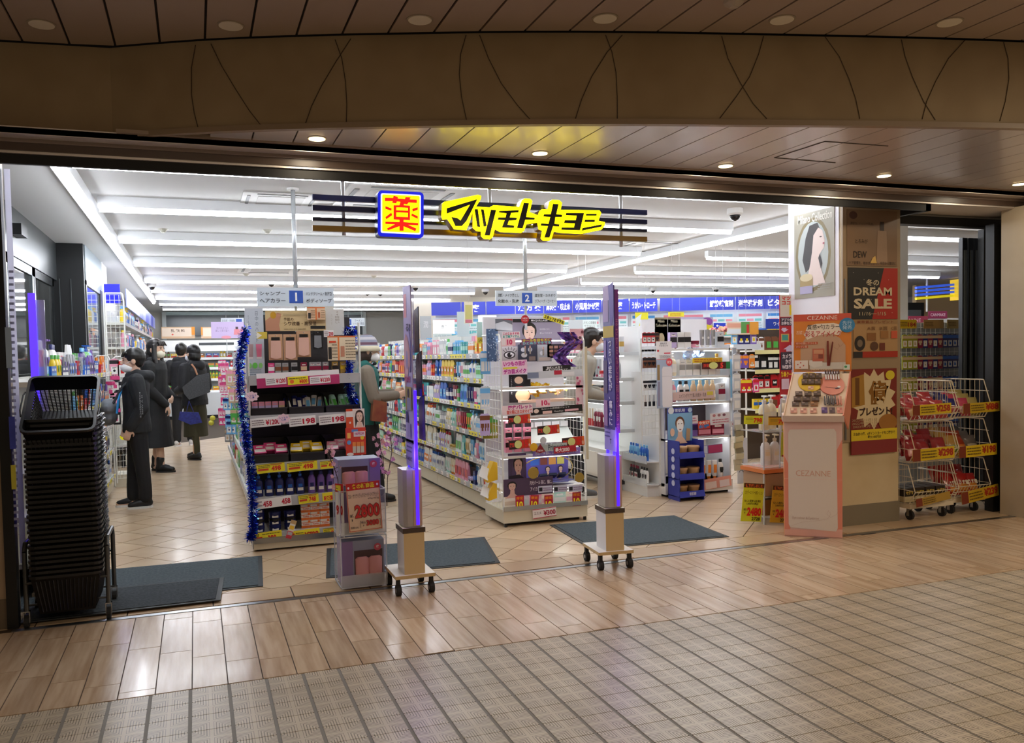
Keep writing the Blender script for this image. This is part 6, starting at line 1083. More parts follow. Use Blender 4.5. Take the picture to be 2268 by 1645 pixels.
t = thing('door_sensor', 'small dark sensor box above the sliding doors', 'sensor', (-1.33, 7.7, 2.47)); B().box((-1.36, 7.6, 2.44), (-1.28, 7.85, 2.53)).build('body', mat('141618', 0.3), t)
gl_ = thing('gondola_shelf', 'low cream shelf of medicines along the dark sliding doors', 'shelf unit', (-1.05, 7.5, 0))
side_bank(gl_, -0.85, 5.6, 9.75, 1, [0.2, 0.48, 0.745, 1.01, 1.29], 1.30, depth=0.36, seed=4)
POOLM = ['white', 'sky blue', 'blue', 'red', 'yellow', 'white', 'orange', 'silver', 'green', 'navy', 'clear', 'purple']
for k, z in enumerate((0.2, 0.48, 0.745, 1.01, 1.29)):
    fill((-0.895, 7.1 if k < 4 else 5.7, z), (0, 1, 0), 2.6 if k < 4 else 4.0, PI / 2, ('lowest', 'second', 'third', 'fourth', 'top')[k] + ' shelf by the sliding doors', [('wide box', 'sky blue', 'green', 2), ('wide box', 'blue', 'sky blue', 2)] if k == 4 else (), pool=POOLM, kinds=['carton', 'wide box', 'bottle', 'refill pouch', 'lotion tube'], hmax=0.2, rr=random.Random(k + 70), gap=1.08)
fill((-1.02, 6.4, 1.31), (0, 1, 0), 3.2, PI / 2, 'back row above the basket stack', [('spray can', 'orange', 'orange', 2), ('pump bottle', 'silver', 'purple', 2), ('wide box', 'pale grey', 'yellow', 1), ('bottle', 'white', 'navy', 3), ('carton', 'white', 'red', 3), ('carton', 'white', 'blue', 3)], pool=POOLM, hmax=0.26, sc=1.4, rr=random.Random(2), unit='along')
# grid end rack by the shelf end
er = thing('wire_rack', 'white wire end rack with bent top rails at the low shelf end', 'rack', (-0.9, 10.0, 0))
for (x0, x1, y, z1) in ((-1.02, -0.86, 9.85, 1.47), (-0.86, -0.72, 10.1, 1.46)):
    f = B().tube([(x0, y, 0.05), (x0, y, z1 - 0.03), (x0 + 0.03, y, z1), (x1 - 0.03, y, z1), (x1, y, z1 - 0.06), (x1, y, 0.05)], 0.009, 6).build('frame', WIRE, er); grid('wire_mesh', (x0, y, 0.1), (x1 - x0, 0, 0), (0, 0, z1 - 0.15), 4, 20, 0.002, WIRE, f)
B().box((-0.88, 10.12, 0.0), (-0.70, 10.5, 0.14)).build('base', CREAM, er)
for i, (u, v, c1, c2) in enumerate(((254, 833, 'pink', 'black'), (256, 868, 'black', 'hot pink'), (272, 835, 'white', 'red'), (256, 905, 'black', 'pink'), (272, 880, 'white', 'black'), (258, 940, 'black', 'hot pink'), (246, 880, 'white', 'hot pink'))):
    p = FY(u, v, 9.8); put('hanging packet', c1, c2, tuple(p), 0, '%s and %s packet on the wire end rack, %s listed from its top' % (c1, c2, ORD[i + 1]), 'packets on the wire end rack', 1.15)
p = FY(273, 967, 9.7); t = thing('round_badge', 'small yellow round badge low on the wire end rack', 'sign', p); B().cyl((p.x, 9.7, p.z), (p.x, 9.704, p.z), 0.034, n=20).build('disc', mat('f0e81c', 0.4, e=0.2), t)
tg = thing('gondola_shelf', 'tall left wall shelving with blue header panels further inside', 'shelf unit', (-1.0, 15.5, 0))
side_bank(tg, -0.86, 12.0, 20.5, 1, [0.3, 0.62, 0.95, 1.28, 1.6, 1.92], 2.1, depth=0.24, seed=6, cards=False)
for i in range(9): B().mark().box((0, 0, -0.12), (0.012, 0.9, 0.12)).xf(Matrix.Translation((-0.84, 12.05 + 0.93 * i, 2.25))).build('blue_header', mat('3a48c4' if i % 2 else '8c94d8', 0.35, e=0.15), tg)
B().box((-1.09, 11.97, 2.17), (-0.90, 11.99, 2.42)).build('blue_header', mat('1418e0', 0.4, e=0.4), tg)
f = B().tube([(-1.08, 11.95, 0.1), (-1.08, 11.95, 2.3), (-0.88, 11.95, 2.3), (-0.86, 11.95, 2.2), (-0.86, 11.95, 0.1)], 0.01, 6).build('frame', WIRE, tg); grid('wire_mesh', (-1.08, 11.95, 0.3), (0.22, 0, 0), (0, 0, 1.98), 4, 28, 0.003, WIRE, f)
for k, z in enumerate((0.95, 1.28, 1.6, 1.92)): fill((-0.90, 12.1, z), (0, 1, 0), 8.2, PI / 2, ('lower', 'middle', 'upper', 'top')[k] + ' shelf, tall left wall', (), pool=['pink', 'white', 'sky blue', 'navy', 'yellow', 'orange', 'white', 'silver', 'blue'], kinds=['bottle', 'wide box', 'carton', 'pump bottle'], hmax=0.24, sc=1.35, rr=random.Random(k + 40), gap=1.25, nm='household pack')
TRANSL = bpy.data.materials.new('lit_film'); TRANSL.use_nodes = True; _N, _L, _p = nodes(TRANSL); _t = _N.new('ShaderNodeBsdfTranslucent'); _t.inputs[0].default_value = (0.85, 0.86, 0.95, 1); _x_ = _N.new('ShaderNodeMixShader'); _x_.inputs[0].default_value = 0.7
_p.inputs['Base Color'].default_value = (0.8, 0.8, 0.9, 1); _L.new(_p.outputs[0], _x_.inputs[1]); _L.new(_t.outputs[0], _x_.inputs[2]); _L.new(_x_.outputs[0], _N['Material Output'].inputs[0])
# mats
def floor_mat(pts, lab, z=0.0, col='4b5459'):
    t = thing('floor_mat', lab, 'mat', (sum(p[0] for p in pts) / 4, sum(p[1] for p in pts) / 4, z)); c = V((sum(p[0] for p in pts) / 4, sum(p[1] for p in pts) / 4, 0))
    B().prism(pts, lambda x, y, q: (x, y, z + 0.005 - q), 0.005).build('rubber_edge', mat('2e3336', 0.6), t)
    inn = [tuple((V((p[0], p[1], 0)) - c) * 1.0 - (V((math.copysign(0.028, p[0] - c.x), math.copysign(0.025, p[1] - c.y), 0))) + c)[:2] for p in pts]
    B().prism(inn, lambda x, y, q: (x, y, z + 0.009 - q), 0.008).build('carpet', noisy(col, '%02x%02x%02x' % tuple(min(255, int(col[i:i + 2], 16) + 14) for i in (0, 2, 4)), (60, 60, 10), 0.95, 6, bump=0.5, name='mat_pile', spec=0.1), t)
floor_mat([(-1.3, 5.27), (0.351, 5.262), (0.405, 6.08), (-1.3, 6.13)], 'long grey entrance mat behind the basket stack')
floor_mat([(-0.93, 5.0), (0.095, 5.015), (0.13, 5.53), (-0.93, 5.55)], 'darker grey mat lapping over the long mat at the threshold', 0.011, '3e4347')
floor_mat([(0.739, 5.289), (1.886, 5.201), (2.047, 5.989), (0.865, 6.11)], 'grey mat behind the clear gift tower and the first gate')
floor_mat([(2.612, 5.296), (3.725, 5.233), (3.794, 6.104), (2.68, 6.194)], 'grey mat behind the second gate')
# ================================================================ stack of shopping baskets on a cart
BW, BD, BH = 0.335, 0.44, 0.215
BLK = mat('0d0d0f', 0.32, spec=0.6); BLK2 = mat('141416', 0.3, spec=0.6)
def basket_parts(detail):
    b = B(); t, s = (BW / 2, BD / 2), (BW * 0.40, BD * 0.40)
    bot = [(-s[0], -s[1]), (s[0], -s[1]), (s[0], s[1]), (-s[0], s[1])]; top = [(-t[0], -t[1]), (t[0], -t[1]), (t[0], t[1]), (-t[0], t[1])]
    b.prism(bot, lambda x, y, q: (x, y, q), 0.004)
    for i in range(4):
        j = (i + 1) % 4; P = lambda f, z: V((bot[i][0] + (bot[j][0] - bot[i][0]) * f, bot[i][1] + (bot[j][1] - bot[i][1]) * f, 0)).lerp(V((top[i][0] + (top[j][0] - top[i][0]) * f, top[i][1] + (top[j][1] - top[i][1]) * f, BH)), z)
        if detail:
            n = 14 if i % 2 == 0 else 18
            b.face([P(0, 0.62), P(1, 0.62), P(1, 1), P(0, 1)]); b.face([P(1, 0.62), P(0, 0.62), P(0, 1), P(1, 1)])
            for k in range(n + 1): b.cyl(P(k / n, 0), P(k / n, 0.63), 0.0032, n=4)
            for k in range(1, 14): b.cyl(P(0, k / 14 * 0.62), P(1, k / 14 * 0.62), 0.0022, n=4)
        else:
            b.face([P(0, 0), P(1, 0), P(1, 1), P(0, 1)]); b.face([P(1, 0), P(0, 0), P(0, 1), P(1, 1)])
            if i in (0, 1):
                for k in range(1, 16): a, c = P(k / 16 - 0.012, 0.08), P(k / 16 + 0.012, 0.85); b.cyl(P(k / 16, 0.06), P(k / 16, 0.86), 0.004, n=4)
    r = B(); e = 0.012
    ring = [(x * (1 + 0.0), y) for x, y in top]
    def rr_(w_, d_, rad):
        out = []
        for cx, cy, a0 in ((w_ - rad, d_ - rad, 0), (-w_ + rad, d_ - rad, 90), (-w_ + rad, -d_ + rad, 180), (w_ - rad, -d_ + rad, 270)):
            for k in range(4): a = math.radians(a0 + 30 * k); out.append((cx + rad * math.cos(a), cy + rad * math.sin(a)))
        return out
    A, C_ = rr_(t[0] + e, t[1] + e, 0.04), rr_(t[0] - 0.002, t[1] - 0.002, 0.03); n = len(A)
    for i in range(n):
        j = (i + 1) % n; a0, a1, c0, c1 = A[i], A[j], C_[i], C_[j]
        r.face([(a0[0], a0[1], BH), (a1[0], a1[1], BH), (c1[0], c1[1], BH), (c0[0], c0[1], BH)]); r.face([(a0[0], a0[1], BH - 0.014), (a1[0], a1[1], BH - 0.014), (a1[0], a1[1], BH), (a0[0], a0[1], BH)]); r.face([(c1[0], c1[1], BH - 0.014), (a1[0], a1[1], BH - 0.014), (a0[0], a0[1], BH - 0.014), (c0[0], c0[1], BH - 0.014)])
    h = B(); 
    for sx in (-1, 1): h.tube([(sx * (t[0] + 0.016), -0.1, BH - 0.006), (sx * (t[0] + 0.022), -0.06, BH + 0.004), (sx * (t[0] + 0.022), 0.06, BH + 0.004), (sx * (t[0] + 0.016), 0.1, BH - 0.006)], 0.0045, 5)
    return b.mesh('body', BLK), r.mesh('rim', BLK2), h.mesh('handle', mat('5a5c60', 0.25, 0.6))
lo, hi = basket_parts(False), basket_parts(True); BX, BY = -0.685, 5.13; NBK = 32
def basket(meshes, loc, rx, lab):
    t = thing('shopping_basket', lab, 'basket', loc, 0, 'black baskets stacked on the cart'); t.rotation_euler = (rx, 0, 0)
    for nm_, me in zip(('body', 'rim', 'handle'), meshes): o = bpy.data.objects.new(nm_, me); COL.objects.link(o); o.parent = t
    return t
for i in range(NBK): basket(lo, (BX + rr.uniform(-.003, .003), BY + rr.uniform(-.004, .004), 0.062 + 0.0268 * i), 0, '%s black shopping basket from the bottom of the stack' % ordw(i + 1))
basket(hi, (BX, BY - 0.005, 0.062 + 0.0268 * NBK + 0.10), 0.66, 'topmost black shopping basket, tilted so that its lattice inside shows')
ct = thing('basket_cart', 'grey tube cart on casters under the basket stack', 'cart', (BX, BY, 0)); GT = mat('5c5e5e', 0.3, 0.7)
for x in (-0.885, -0.487): B().tube([(x, 4.96, 0.085), (x, 4.96, 0.40), (x, 4.99, 0.44), (x, 5.27, 0.44), (x, 5.30, 0.40), (x, 5.30, 0.085)], 0.0125, 8).build('side_frame', GT, ct, smooth=0.8)
B().cyl((-0.885, 4.95, 0.235), (-0.487, 4.95, 0.235), 0.006, n=6).cyl((-0.885, 5.3, 0.3), (-0.487, 5.3, 0.3), 0.006, n=6).cyl((-0.885, 5.02, 0.1), (-0.487, 5.02, 0.1), 0.006, n=6).cyl((-0.885, 5.26, 0.1), (-0.487, 5.26, 0.1), 0.006, n=6).build('cross_bar', GT, ct)
def caster(x, y, z1, r_, par, m=RUBBER):
    c = B().cyl((x - 0.011, y, r_), (x + 0.011, y, r_), r_, n=16).build('caster', m, par); B().box((x - 0.016, y - 0.006, r_ * 0.8), (x - 0.012, y + 0.02, z1)).box((x + 0.012, y - 0.006, r_ * 0.8), (x + 0.016, y + 0.02, z1)).box((x - 0.016, y - 0.012, z1 - 0.004), (x + 0.016, y + 0.02, z1)).build('fork', mat('b8b8b8', 0.25, 0.8), c)
for x in (-0.885, -0.487):
    for y in (4.95, 5.29): caster(x, y, 0.088, 0.033, ct)
# ================================================================ gate stands
PURP = mat('3a14ff', 0.3, e=2.4, ecol='3c18ff'); PURP2 = mat('a89cf0', 0.15, alpha=0.35)
def gate(loc, rz, which, lab):
    t = thing('security_gate', lab, 'security gate', loc, rz, None); M = WM(t)
    def bb(nm_, m, par=None, sm=False):
        class _: pass
        return nm_, m
    def mk(b, nm_, m, par=None, sm=False): b.v = [M @ v for v in b.v]; return b.build(nm_, m, par or t, smooth=sm)
    bd = mk(B().box((-0.12, -0.02, 0.10), (0.12, 0.28, 0.12), [1, 0, 1, 1, 1, 1]), 'base_board', [mat('f0ece4', 0.35), mat('d2b888', 0.5)])
    for x in (-0.1, 0.1):
        for y in (0.005, 0.255):
            mk(B().cyl((x - 0.014, y, 0.032), (x + 0.014, y, 0.032), 0.032, n=16, m=0).cyl((x - 0.016, y, 0.032), (x + 0.016, y, 0.032), 0.013, n=10, m=1).box((x - 0.01, y - 0.012, 0.05), (x + 0.01, y + 0.02, 0.1), 0), 'caster', [RUBBER, mat('a8a8a8', 0.3, 0.6)], bd)
    mk(B().box((-0.062, 0.0, 0.12), (0.062, 0.17, 0.365), [0, 0, 1, 1, 0, 0]), 'pedestal', [mat('e9e9ea', 0.4), mat('d8bf90', 0.5)])
    mk(B().box((-0.068, -0.006, 0.365), (0.068, 0.176, 0.395), [1, 0, 1, 1, 1, 1]), 'cap', [mat('e4dac6', 0.4), mat('4a3c30', 0.4)])
    prof = [(0.055 * math.cos(a) if math.cos(a) < 0.3 else 0.055 * (0.3 + 0.55 * (math.cos(a) - 0.3)), 0.085 + 0.075 * math.sin(a)) for a in [2 * PI * i / 28 for i in range(28)]]
    prof = [(-0.056 + 0.0, 0.02), (-0.035, 0.002), (0.0, 0.0), (0.052, 0.002), (0.058, 0.02), (0.058, 0.15), (0.04, 0.165), (-0.04, 0.165), (-0.056, 0.15)]
    mk(B().prism(prof[::-1], lambda x, y, q: (x, y, 0.735 - q), 0.335), 'column', mat('b9b4b0', 0.3, 0.35))
    mk(B().prism([(0.0, 0.0), (0.052, 0.002), (0.052, -0.001), (0.0, -0.003)], lambda x, y, q: (x, y, 0.73 - q), 0.325), 'wood_facing', mat('c3a27a', 0.45))
    mk(B().box((0.016, -0.006, 0.41), (0.034, 0.0, 0.74)), 'light_slot', PURP)
    pn_ = mk(B().box((0.016, 0.0, 0.735), (0.032, 0.16, 1.80)), 'clear_panel', PURP2)
    mk(B().box((0.014, -0.004, 0.735), (0.034, 0.002, 1.2)).box((0.014, 0.158, 0.735), (0.034, 0.164, 1.2)).box((0.015, 0.05, 0.735), (0.033, 0.054, 0.9)), 'glow_edge', PURP, pn_)
    o = lambda y, z: M @ V((0.009, y, z)); r = (M.to_3x3() @ V((0, -1, 0))); n = (M.to_3x3() @ V((-1, 0, 0)))
    if which == 1:
        card3('banner', o(0.175, 1.815), r, 0.185, 0.93, 'b3a9e6', [('p', [(0, 0.02), (0.9, -0.0), (1, 0), (1, 0.03)][::-1], 'b3a9e6'), ('r', 0.1, 0.05, 0.45, 0.2, 'd88aa4'), ('t', 'る?!', 0.35, 0.24, 0.92, 0.29, '38306c', 0.03), ('p', [(0.05, 0.7), (0.05, 0.36), (0.3, 0.3), (0.55, 0.33), (0.8, 0.42), (0.85, 0.55), (0.6, 0.5)][::-1], 'c89ab4'), ('e', 0.4, 0.46, 0.25, 0.12, 'd0a8c0'), ('e', 0.42, 0.47, 0.13, 0.06, '9a90c8'), ('l', [(0.75, 0.27), (0.93, 0.36), (0.9, 0.5), (0.8, 0.55)], 0.012, '3a3aa0'), ('t', 'ないから', 0.05, 0.57, 0.8, 0.615, 'b83a8c', 0.05), ('r', 0.15, 0.64, 0.95, 0.79, 'a09060'), ('e', 0.55, 0.68, 0.14, 0.03, '3a2a50'), ('r', 0.35, 0.71, 0.85, 0.79, '8a88b8'), ('r', 0.2, 0.8, 0.45, 0.87, '3a3480'), ('r', 0.35, 0.87, 0.75, 0.96, '9a90d0')], parent=t, n=n, th=0.006, pn='print')
        card3('banner_foot', o(0.178, 0.885 + 0.02), r, 0.19, 0.16, 'a294e0', blur_text(0.15, 0.05, 0.9, 0.5, 3, '54489c', 2) + [('t', 'THERAMEDICT.', 0.05, 0.62, 0.95, 0.76, '2c2460', 0.03)], parent=t, n=n, th=0.006)
        for i in range(3): mk(B().prism([(0, 0), (0.13, 0), (0.13, 0.2), (0.1, 0.25), (0.0, 0.27)], lambda y, z, q, i=i: (0.06 + q + 0.012 * i, 0.02 + y, 1.42 - 0.26 * i + z), 0.006), 'side_sachet', mat(('4a4c58', '3e4258', '544e60')[i], 0.25, 0.3))
    else:
        card3('banner', o(0.175, 1.83), r, 0.185, 0.93, '3c2a8c', [('r', 0, 0, 1, 0.1, 'b4a0d8'), ('p', [(0.5, 0), (1, -0.02), (1, 0.2), (0.7, 0.3)][::-1], '5030a8'), ('r', 0, 0.1, 0.5, 0.25, 'a890d0'), ('r', 0, 0.28, 0.98, 0.36, 'c4a82c'), ('r', 0.05, 0.38, 0.28, 0.5, '8c78b8'), ('r', 0.0, 0.52, 0.35, 0.75, '5a4a78'), ('t', '\n'.join('つらい症状が、痛みに'), 0.48, 0.385, 0.8, 0.97, 'e4dcf8', 0.02), ('r', 0.0, 0.8, 0.35, 0.98, 'a07ab0')], parent=t, n=n, th=0.006, pn='print')
        card3('banner_edge', M @ V((0.012, -0.008, 1.80)), M.to_3x3() @ V((1, 0, 0)), 0.03, 0.92, '8a3aa8', [('t', '\n'.join('まさするなどを和らげます'), 0.2, 0.2, 0.85, 0.98, 'e090c0', 0.0)], parent=t, n=M.to_3x3() @ V((0, -1, 0)), th=0.004)
        card3('banner_foot', o(0.178, 0.92), r, 0.19, 0.16, 'a294e0', blur_text(0.1, 0.05, 0.6, 0.5, 3, '54489c', 2) + [('t', 'T', 0.6, 0.5, 0.75, 0.7, '2c2460', 0.03)], parent=t, n=n, th=0.006)
    l = bpy.data.lights.new('gate_glow', 'POINT'); l.energy = 1.2; l.color = (0.25, 0.1, 1); l.shadow_soft_size = 0.05; lo_ = bpy.data.objects.new('gate_glow', l); COL.objects.link(lo_); lo_.location = M @ V((0.0, -0.06, 0.82))
    return t
gate((1.178, 4.725, 0), 0.0, 1, 'white pedestal gate with lilac banner and violet light, left one at the threshold')
gate((2.515, 4.755, 0), -0.10, 2, 'white pedestal gate with dark violet banner and violet light, right one at the threshold')
g3_ = thing('security_gate', 'violet-lit gate panel rising behind the basket stack', 'security gate', (-0.9, 5.6, 0))
B().box((-0.925, 5.6, 0.4), (-0.885, 5.62, 1.82)).build('glow_edge', mat('5a38f0', 0.3, e=1.6, ecol='5030ff'), g3_); B().box((-0.885, 5.605, 0.4), (-0.84, 5.615, 1.78)).build('clear_panel', mat('c8c4e8', 0.1, alpha=0.5), g3_); B().box((-0.95, 5.56, 0.02), (-0.82, 5.68, 0.4)).build('pedestal', mat('d8d4cc', 0.4), g3_); B().box((-0.96, 5.55, 0.011), (-0.81, 5.69, 0.03)).build('base_board', mat('b8a888', 0.4), g3_)
card3('window_banner', (-0.918, 4.99 + 0.04, 2.43), XR, 0.028, 2.1, 'd4d6ee', blur_text(0.1, 0.25, 0.9, 0.9, 40, '8c90b8', 9) + [('r', 0, 0.4, 1, 0.5, 'a8c0e0'), ('r', 0, 0.62, 1, 0.7, '3c48b8'), ('r', 0, 0.74, 0.8, 0.8, 'c8c040')], n=(0, -1, 0), m=TRANSL, label='narrow pale lilac banner standing at the left door jamb', cat='banner')
# ================================================================ clear tower with lilac gift boxes
tw = thing('clear_tower', 'clear acrylic floor tower holding lilac gift boxes before the hand care display', 'display stand', (0.92, 5.09, 0))
TX0, TX1, TY0, TY1 = 0.785, 1.062, 4.96, 5.20
def frame_box(b, x0, y0, z0, x1, y1, z1, r_=0.003):
    for x in (x0, x1):
        for y in (y0, y1): b.box((x - r_, y - r_, z0), (x + r_, y + r_, z1))
        for z in (z0, z1): b.box((x - r_, y0, z - r_), (x + r_, y1, z + r_))
    for y in (y0, y1):
        for z in (z0, z1): b.box((x0, y - r_, z - r_), (x1, y + r_, z + r_))
    return b
EDGE = mat('d8dce4', 0.1, alpha=0.75)
for z0, z1 in ((0.015, 0.32), (0.335, 0.60)):
    frame_box(B(), TX0, TY0, z0, TX1, TY1, z1).build('acrylic_edge', EDGE, tw)
    for a, c in (((TX0, TY0, z0), (TX0 + 0.003, TY1, z1)), ((TX1 - 0.003, TY0, z0), (TX1, TY1, z1)), ((TX0, TY0, z0), (TX1, TY1, z0 + 0.004))): B().box(a, c).build('acrylic_panel', CLEAR, tw)
    B().box((TX0, TY0 - 0.002, z0), (TX1, TY0 + 0.001, z0 + 0.075)).build('acrylic_panel', CLEAR2, tw)
def gift(x, y, z, w_, d_, h_, lab, fl_=False):
    t = thing('gift_box', lab, 'gift box', (x, y, z), 0, 'lilac gift boxes in the clear tower')
    LB, GB = mat('9a88b4', 0.5), mat('8e94a8', 0.5)
    b = B(); b.box((-w_ / 2, 0.0, 0), (w_ / 2, d_, h_), [0, 1, 1, 0, 0, 0]); b.build('carton', [LB, GB], t, local=True)
    x0, x1 = (-w_ * 0.22, w_ * 0.46) if not fl_ else (-w_ * 0.42, w_ * 0.2)
    B().box((x0, -0.001, h_ * 0.22), (x1, 0.0, h_ * 0.78)).build('window', mat('4a3034', 0.25), t, local=True)
    for i in range(2):
        c = B().lathe([(w_ * 0.155, 0.0), (w_ * 0.16, 0.01), (w_ * 0.16, h_ * 0.38), (w_ * 0.1, h_ * 0.42)], n=14, sy=0.35, o=(x0 + (x1 - x0) * (0.27 + 0.47 * i), -0.003, h_ * 0.22)).build('pouch', mat('d89a98', 0.4), t, local=True, smooth=0.6)
    B().box((-w_ / 2 if not fl_ else x1 + 0.01, -0.003, h_ * 0.06), (x0 - 0.008 if not fl_ else w_ / 2, -0.0005, h_)).build('side_flap', mat('86709e', 0.5), t, local=True)
    B().cyl((w_ * 0.34, -0.006, h_ * 0.83), (w_ * 0.34, -0.003, h_ * 0.83), 0.022, n=18).build('round_seal', mat('c44a5c', 0.4), t, local=True)
    B().text('夜', (w_ * 0.34, -0.007, h_ * 0.84), XR, ZU, 0.018, 0.018, 0, 0.02).build('lettering', mat('f4e4e4', 0.5), t, local=True)
    return t
gift(0.923, 4.975, 0.022, 0.255, 0.2, 0.27, 'lilac gift box with pink pouches in the lower tier of the clear tower')
gift(0.915, 4.985, 0.345, 0.25, 0.19, 0.24, 'lilac gift box mostly behind the red-topped price sign in the tower')
gift(0.915, 4.995, 0.585, 0.255, 0.18, 0.20, 'lilac gift box on top of the clear tower', True)
cardT('price_sign', 768, 1070, 845, 1172, 4.93, 'e9cfa8', [('r', 0, 0, 1, 0.145, 'c8281e'), ('t', '冬の新商品', 0.17, 0.02, 0.84, 0.125, 'f4e42c', 0.03), ('e', 0.07, 0.09, 0.03, 0.025, 'f4f0e8'), ('e', 0.93, 0.07, 0.03, 0.025, 'f4f0e8'), ('l', [(0.02, 0.15), (0.02, 0.98), (0.98, 0.98), (0.98, 0.15)], 0.003, 'c8281e'),
       ('t', 'ヨル・サクラリラックスナイトリペアセット', 0.05, 0.22, 0.95, 0.31, '4a4038', -0.0), ('t', '475g+475g', 0.62, 0.33, 0.95, 0.37, '4a4038', 0), ('t', '2800', 0.2, 0.44, 0.96, 0.73, '5a1410', 0.06), ('t', '2800', 0.21, 0.45, 0.95, 0.72, 'd0302a', 0.03), ('t', '本体\n¥', 0.06, 0.62, 0.17, 0.78, '2a2420', 0.02),
       ('t', '3080', 0.52, 0.78, 0.9, 0.9, '5a1410', 0.06), ('t', '3080', 0.525, 0.785, 0.895, 0.895, 'd0302a', 0.03), ('t', '税率10%', 0.05, 0.88, 0.28, 0.93, '3a3430', 0.01), ('t', '税込\n¥', 0.37, 0.79, 0.5, 0.9, '3a3430', 0.01), ('l', [(0.36, 0.78), (0.34, 0.78), (0.34, 0.91), (0.36, 0.91)], 0.002, '3a3430'), ('l', [(0.92, 0.78), (0.94, 0.78), (0.94, 0.91), (0.92, 0.91)], 0.002, '3a3430')], 0.05, label='large cream and red price sign reading 2800 on the clear tower', cat='price sign', th=0.002)
card3('price_sign', FY(742, 1070, 5.02), V((0.55, -0.83, 0)), 0.07, 0.32, 'f0ece6', [('r', 0, 0, 1, 0.16, 'c8281e'), ('r', 0.1, 0.03, 0.7, 0.13, 'e8d82c'), ('t', '980', 0.1, 0.4, 0.9, 0.6, 'c42820', 0.05)], n=(-0.83, -0.55, 0), label='narrow side price sign with red top at the clear tower left', cat='price sign')
def blossom(pts, lab, seed):
    t = thing('blossom_twig', lab, 'artificial flowers', V(pts[0])); rr = random.Random(seed); b = B().tube(pts, 0.0025, 5); p3 = []
    for i in range(11):
        s = rr.uniform(0.15, 1) * (len(pts) - 1); k = min(int(s), len(pts) - 2); p = V(pts[k]).lerp(V(pts[k + 1]), s - k); q = p + V((rr.uniform(-.035, .035), rr.uniform(-.02, .02), rr.uniform(0.0, .05))); b.cyl(p, q, 0.0014, n=4); p3.append(q)
    b.build('twig', mat('4a3430', 0.7), t); b = B()
    for q in p3:
        for _ in range(3):
            c = q + V((rr.uniform(-.008, .008), rr.uniform(-.008, .008), rr.uniform(-.008, .008))); ax = V((rr.uniform(-1, 1), -1, rr.uniform(-.5, .8))).normalized(); e1 = ax.orthogonal().normalized(); e2_ = ax.cross(e1)
            for k in range(5): dr = e1 * math.cos(k * 1.257) + e2_ * math.sin(k * 1.257); sd = ax.cross(dr); b.face([c, c + dr * 0.008 + sd * 0.005, c + dr * 0.013, c + dr * 0.008 - sd * 0.005], rr.randrange(2))
    tag(b.build('petals', [mat('eab4c0', 0.6), mat('d890c0' if seed % 2 else 'f0c8c8', 0.6)], t), kind='stuff')
blossom([tuple(FY(u, v, 5.0)) for u, v in ((752, 1110), (748, 1060), (738, 1030), (722, 1000))], 'pink artificial blossom twig at the left of the clear tower', 2)
blossom([tuple(FY(u, v, 5.0)) for u, v in ((857, 1120), (858, 1060), (868, 1000), (864, 960))], 'violet-pink blossom twig at the right of the clear tower', 3)
blossom([tuple(FY(u, v, 5.05)) for u, v in ((852, 1060), (848, 1010), (836, 975))], 'thin pale blossom twig behind the right of the clear tower', 4)
# ================================================================ pink cosmetics floor stand
cz = thing('cosmetics_stand', 'pink and orange cardboard floor stand of eye makeup before the pillar', 'display stand', (4.113, 5.088, 0), math.atan2(-0.244, 0.316)); M = WM(cz)
WZ = 0.40
def mk(b, nm_, m, par=None, sm=False): b.v = [M @ v for v in b.v]; return b.build(nm_, m, par or cz, smooth=sm)
mk(B().box((0, 0, 0.0), (WZ, 0.28, 0.86), [1, 1, 0, 1, 1, 1]), 'cabinet', [mat('dcb0a4', 0.45), mat('e09a5c', 0.5)])
rx = M.to_3x3() @ V((1, 0, 0)); ny_ = M.to_3x3() @ V((0, -1, 0))
card3('front_panel', M @ V((0, -0.004, 0.86)), rx, WZ, 0.85, 'dfb9ae', [('p', [(0, 0.3), (0.1, 0.4), (0.1, 0.98), (0, 0.98)], 'e08a72'), ('p', [(0.9, 0.25), (1, 0.15), (1, 0.98), (0.9, 0.98)], 'e08a72'), ('p', [(0.0, 0.95), (1, 0.93), (1, 1), (0, 1)], 'e0a898'), ('p', [(0.07, 0.1), (0.1, 0.07), (0.86, 0.06), (0.9, 0.09), (0.92, 0.92), (0.89, 0.95), (0.1, 0.93), (0.07, 0.9)][::-1], 'dcd0c4'), ('t', 'CEZANNE', 0.2, 0.425, 0.8, 0.475, 'cfa08c', 0.0), ('r', 0, 0.5, 1, 0.502, 'e8c4b4'),
   ('l', [(0.1, 0.92), (0.3, 0.88), (0.6, 0.86), (0.75, 0.84), (0.8, 0.8), (0.76, 0.77), (0.73, 0.8), (0.8, 0.83), (0.9, 0.8), (0.98, 0.72)], 0.001, 'b89888'), ('t', 'Eye colour & Eyebrow', 0.14, 0.83, 0.6, 0.86, 'c0a498', 0.0)], parent=cz, n=tuple(ny_))
mk(B().box((-0.012, -0.03, 0.86), (WZ + 0.012, 0.29, 0.905)), 'tray_lip', mat('c8b0a0', 0.45))
mk(B().prism([(0.0, 0.0), (0.30, 0.30), (0.30, 0.0)], lambda y, z, q: (q + 0.25 * y, -0.025 + y, 0.905 + z), WZ), 'sloped_tray', mat('e6cdb2', 0.4))
mk(B().prism([(0.0, 0.0), (0.31, 0.31), (0.31, -0.0), (0.2, -0.12)], lambda y, z, q: (WZ + q + 0.25 * y, -0.03 + y, 0.91 + z), 0.008), 'side_wing', mat('e08c74', 0.4)); mk(B().prism([(0.0, 0.0), (0.31, 0.31), (0.31, 0.0)], lambda y, z, q: (-0.008 + q + 0.25 * y, -0.03 + y, 0.91 + z), 0.008), 'side_wing', mat('e6c4a8', 0.4))
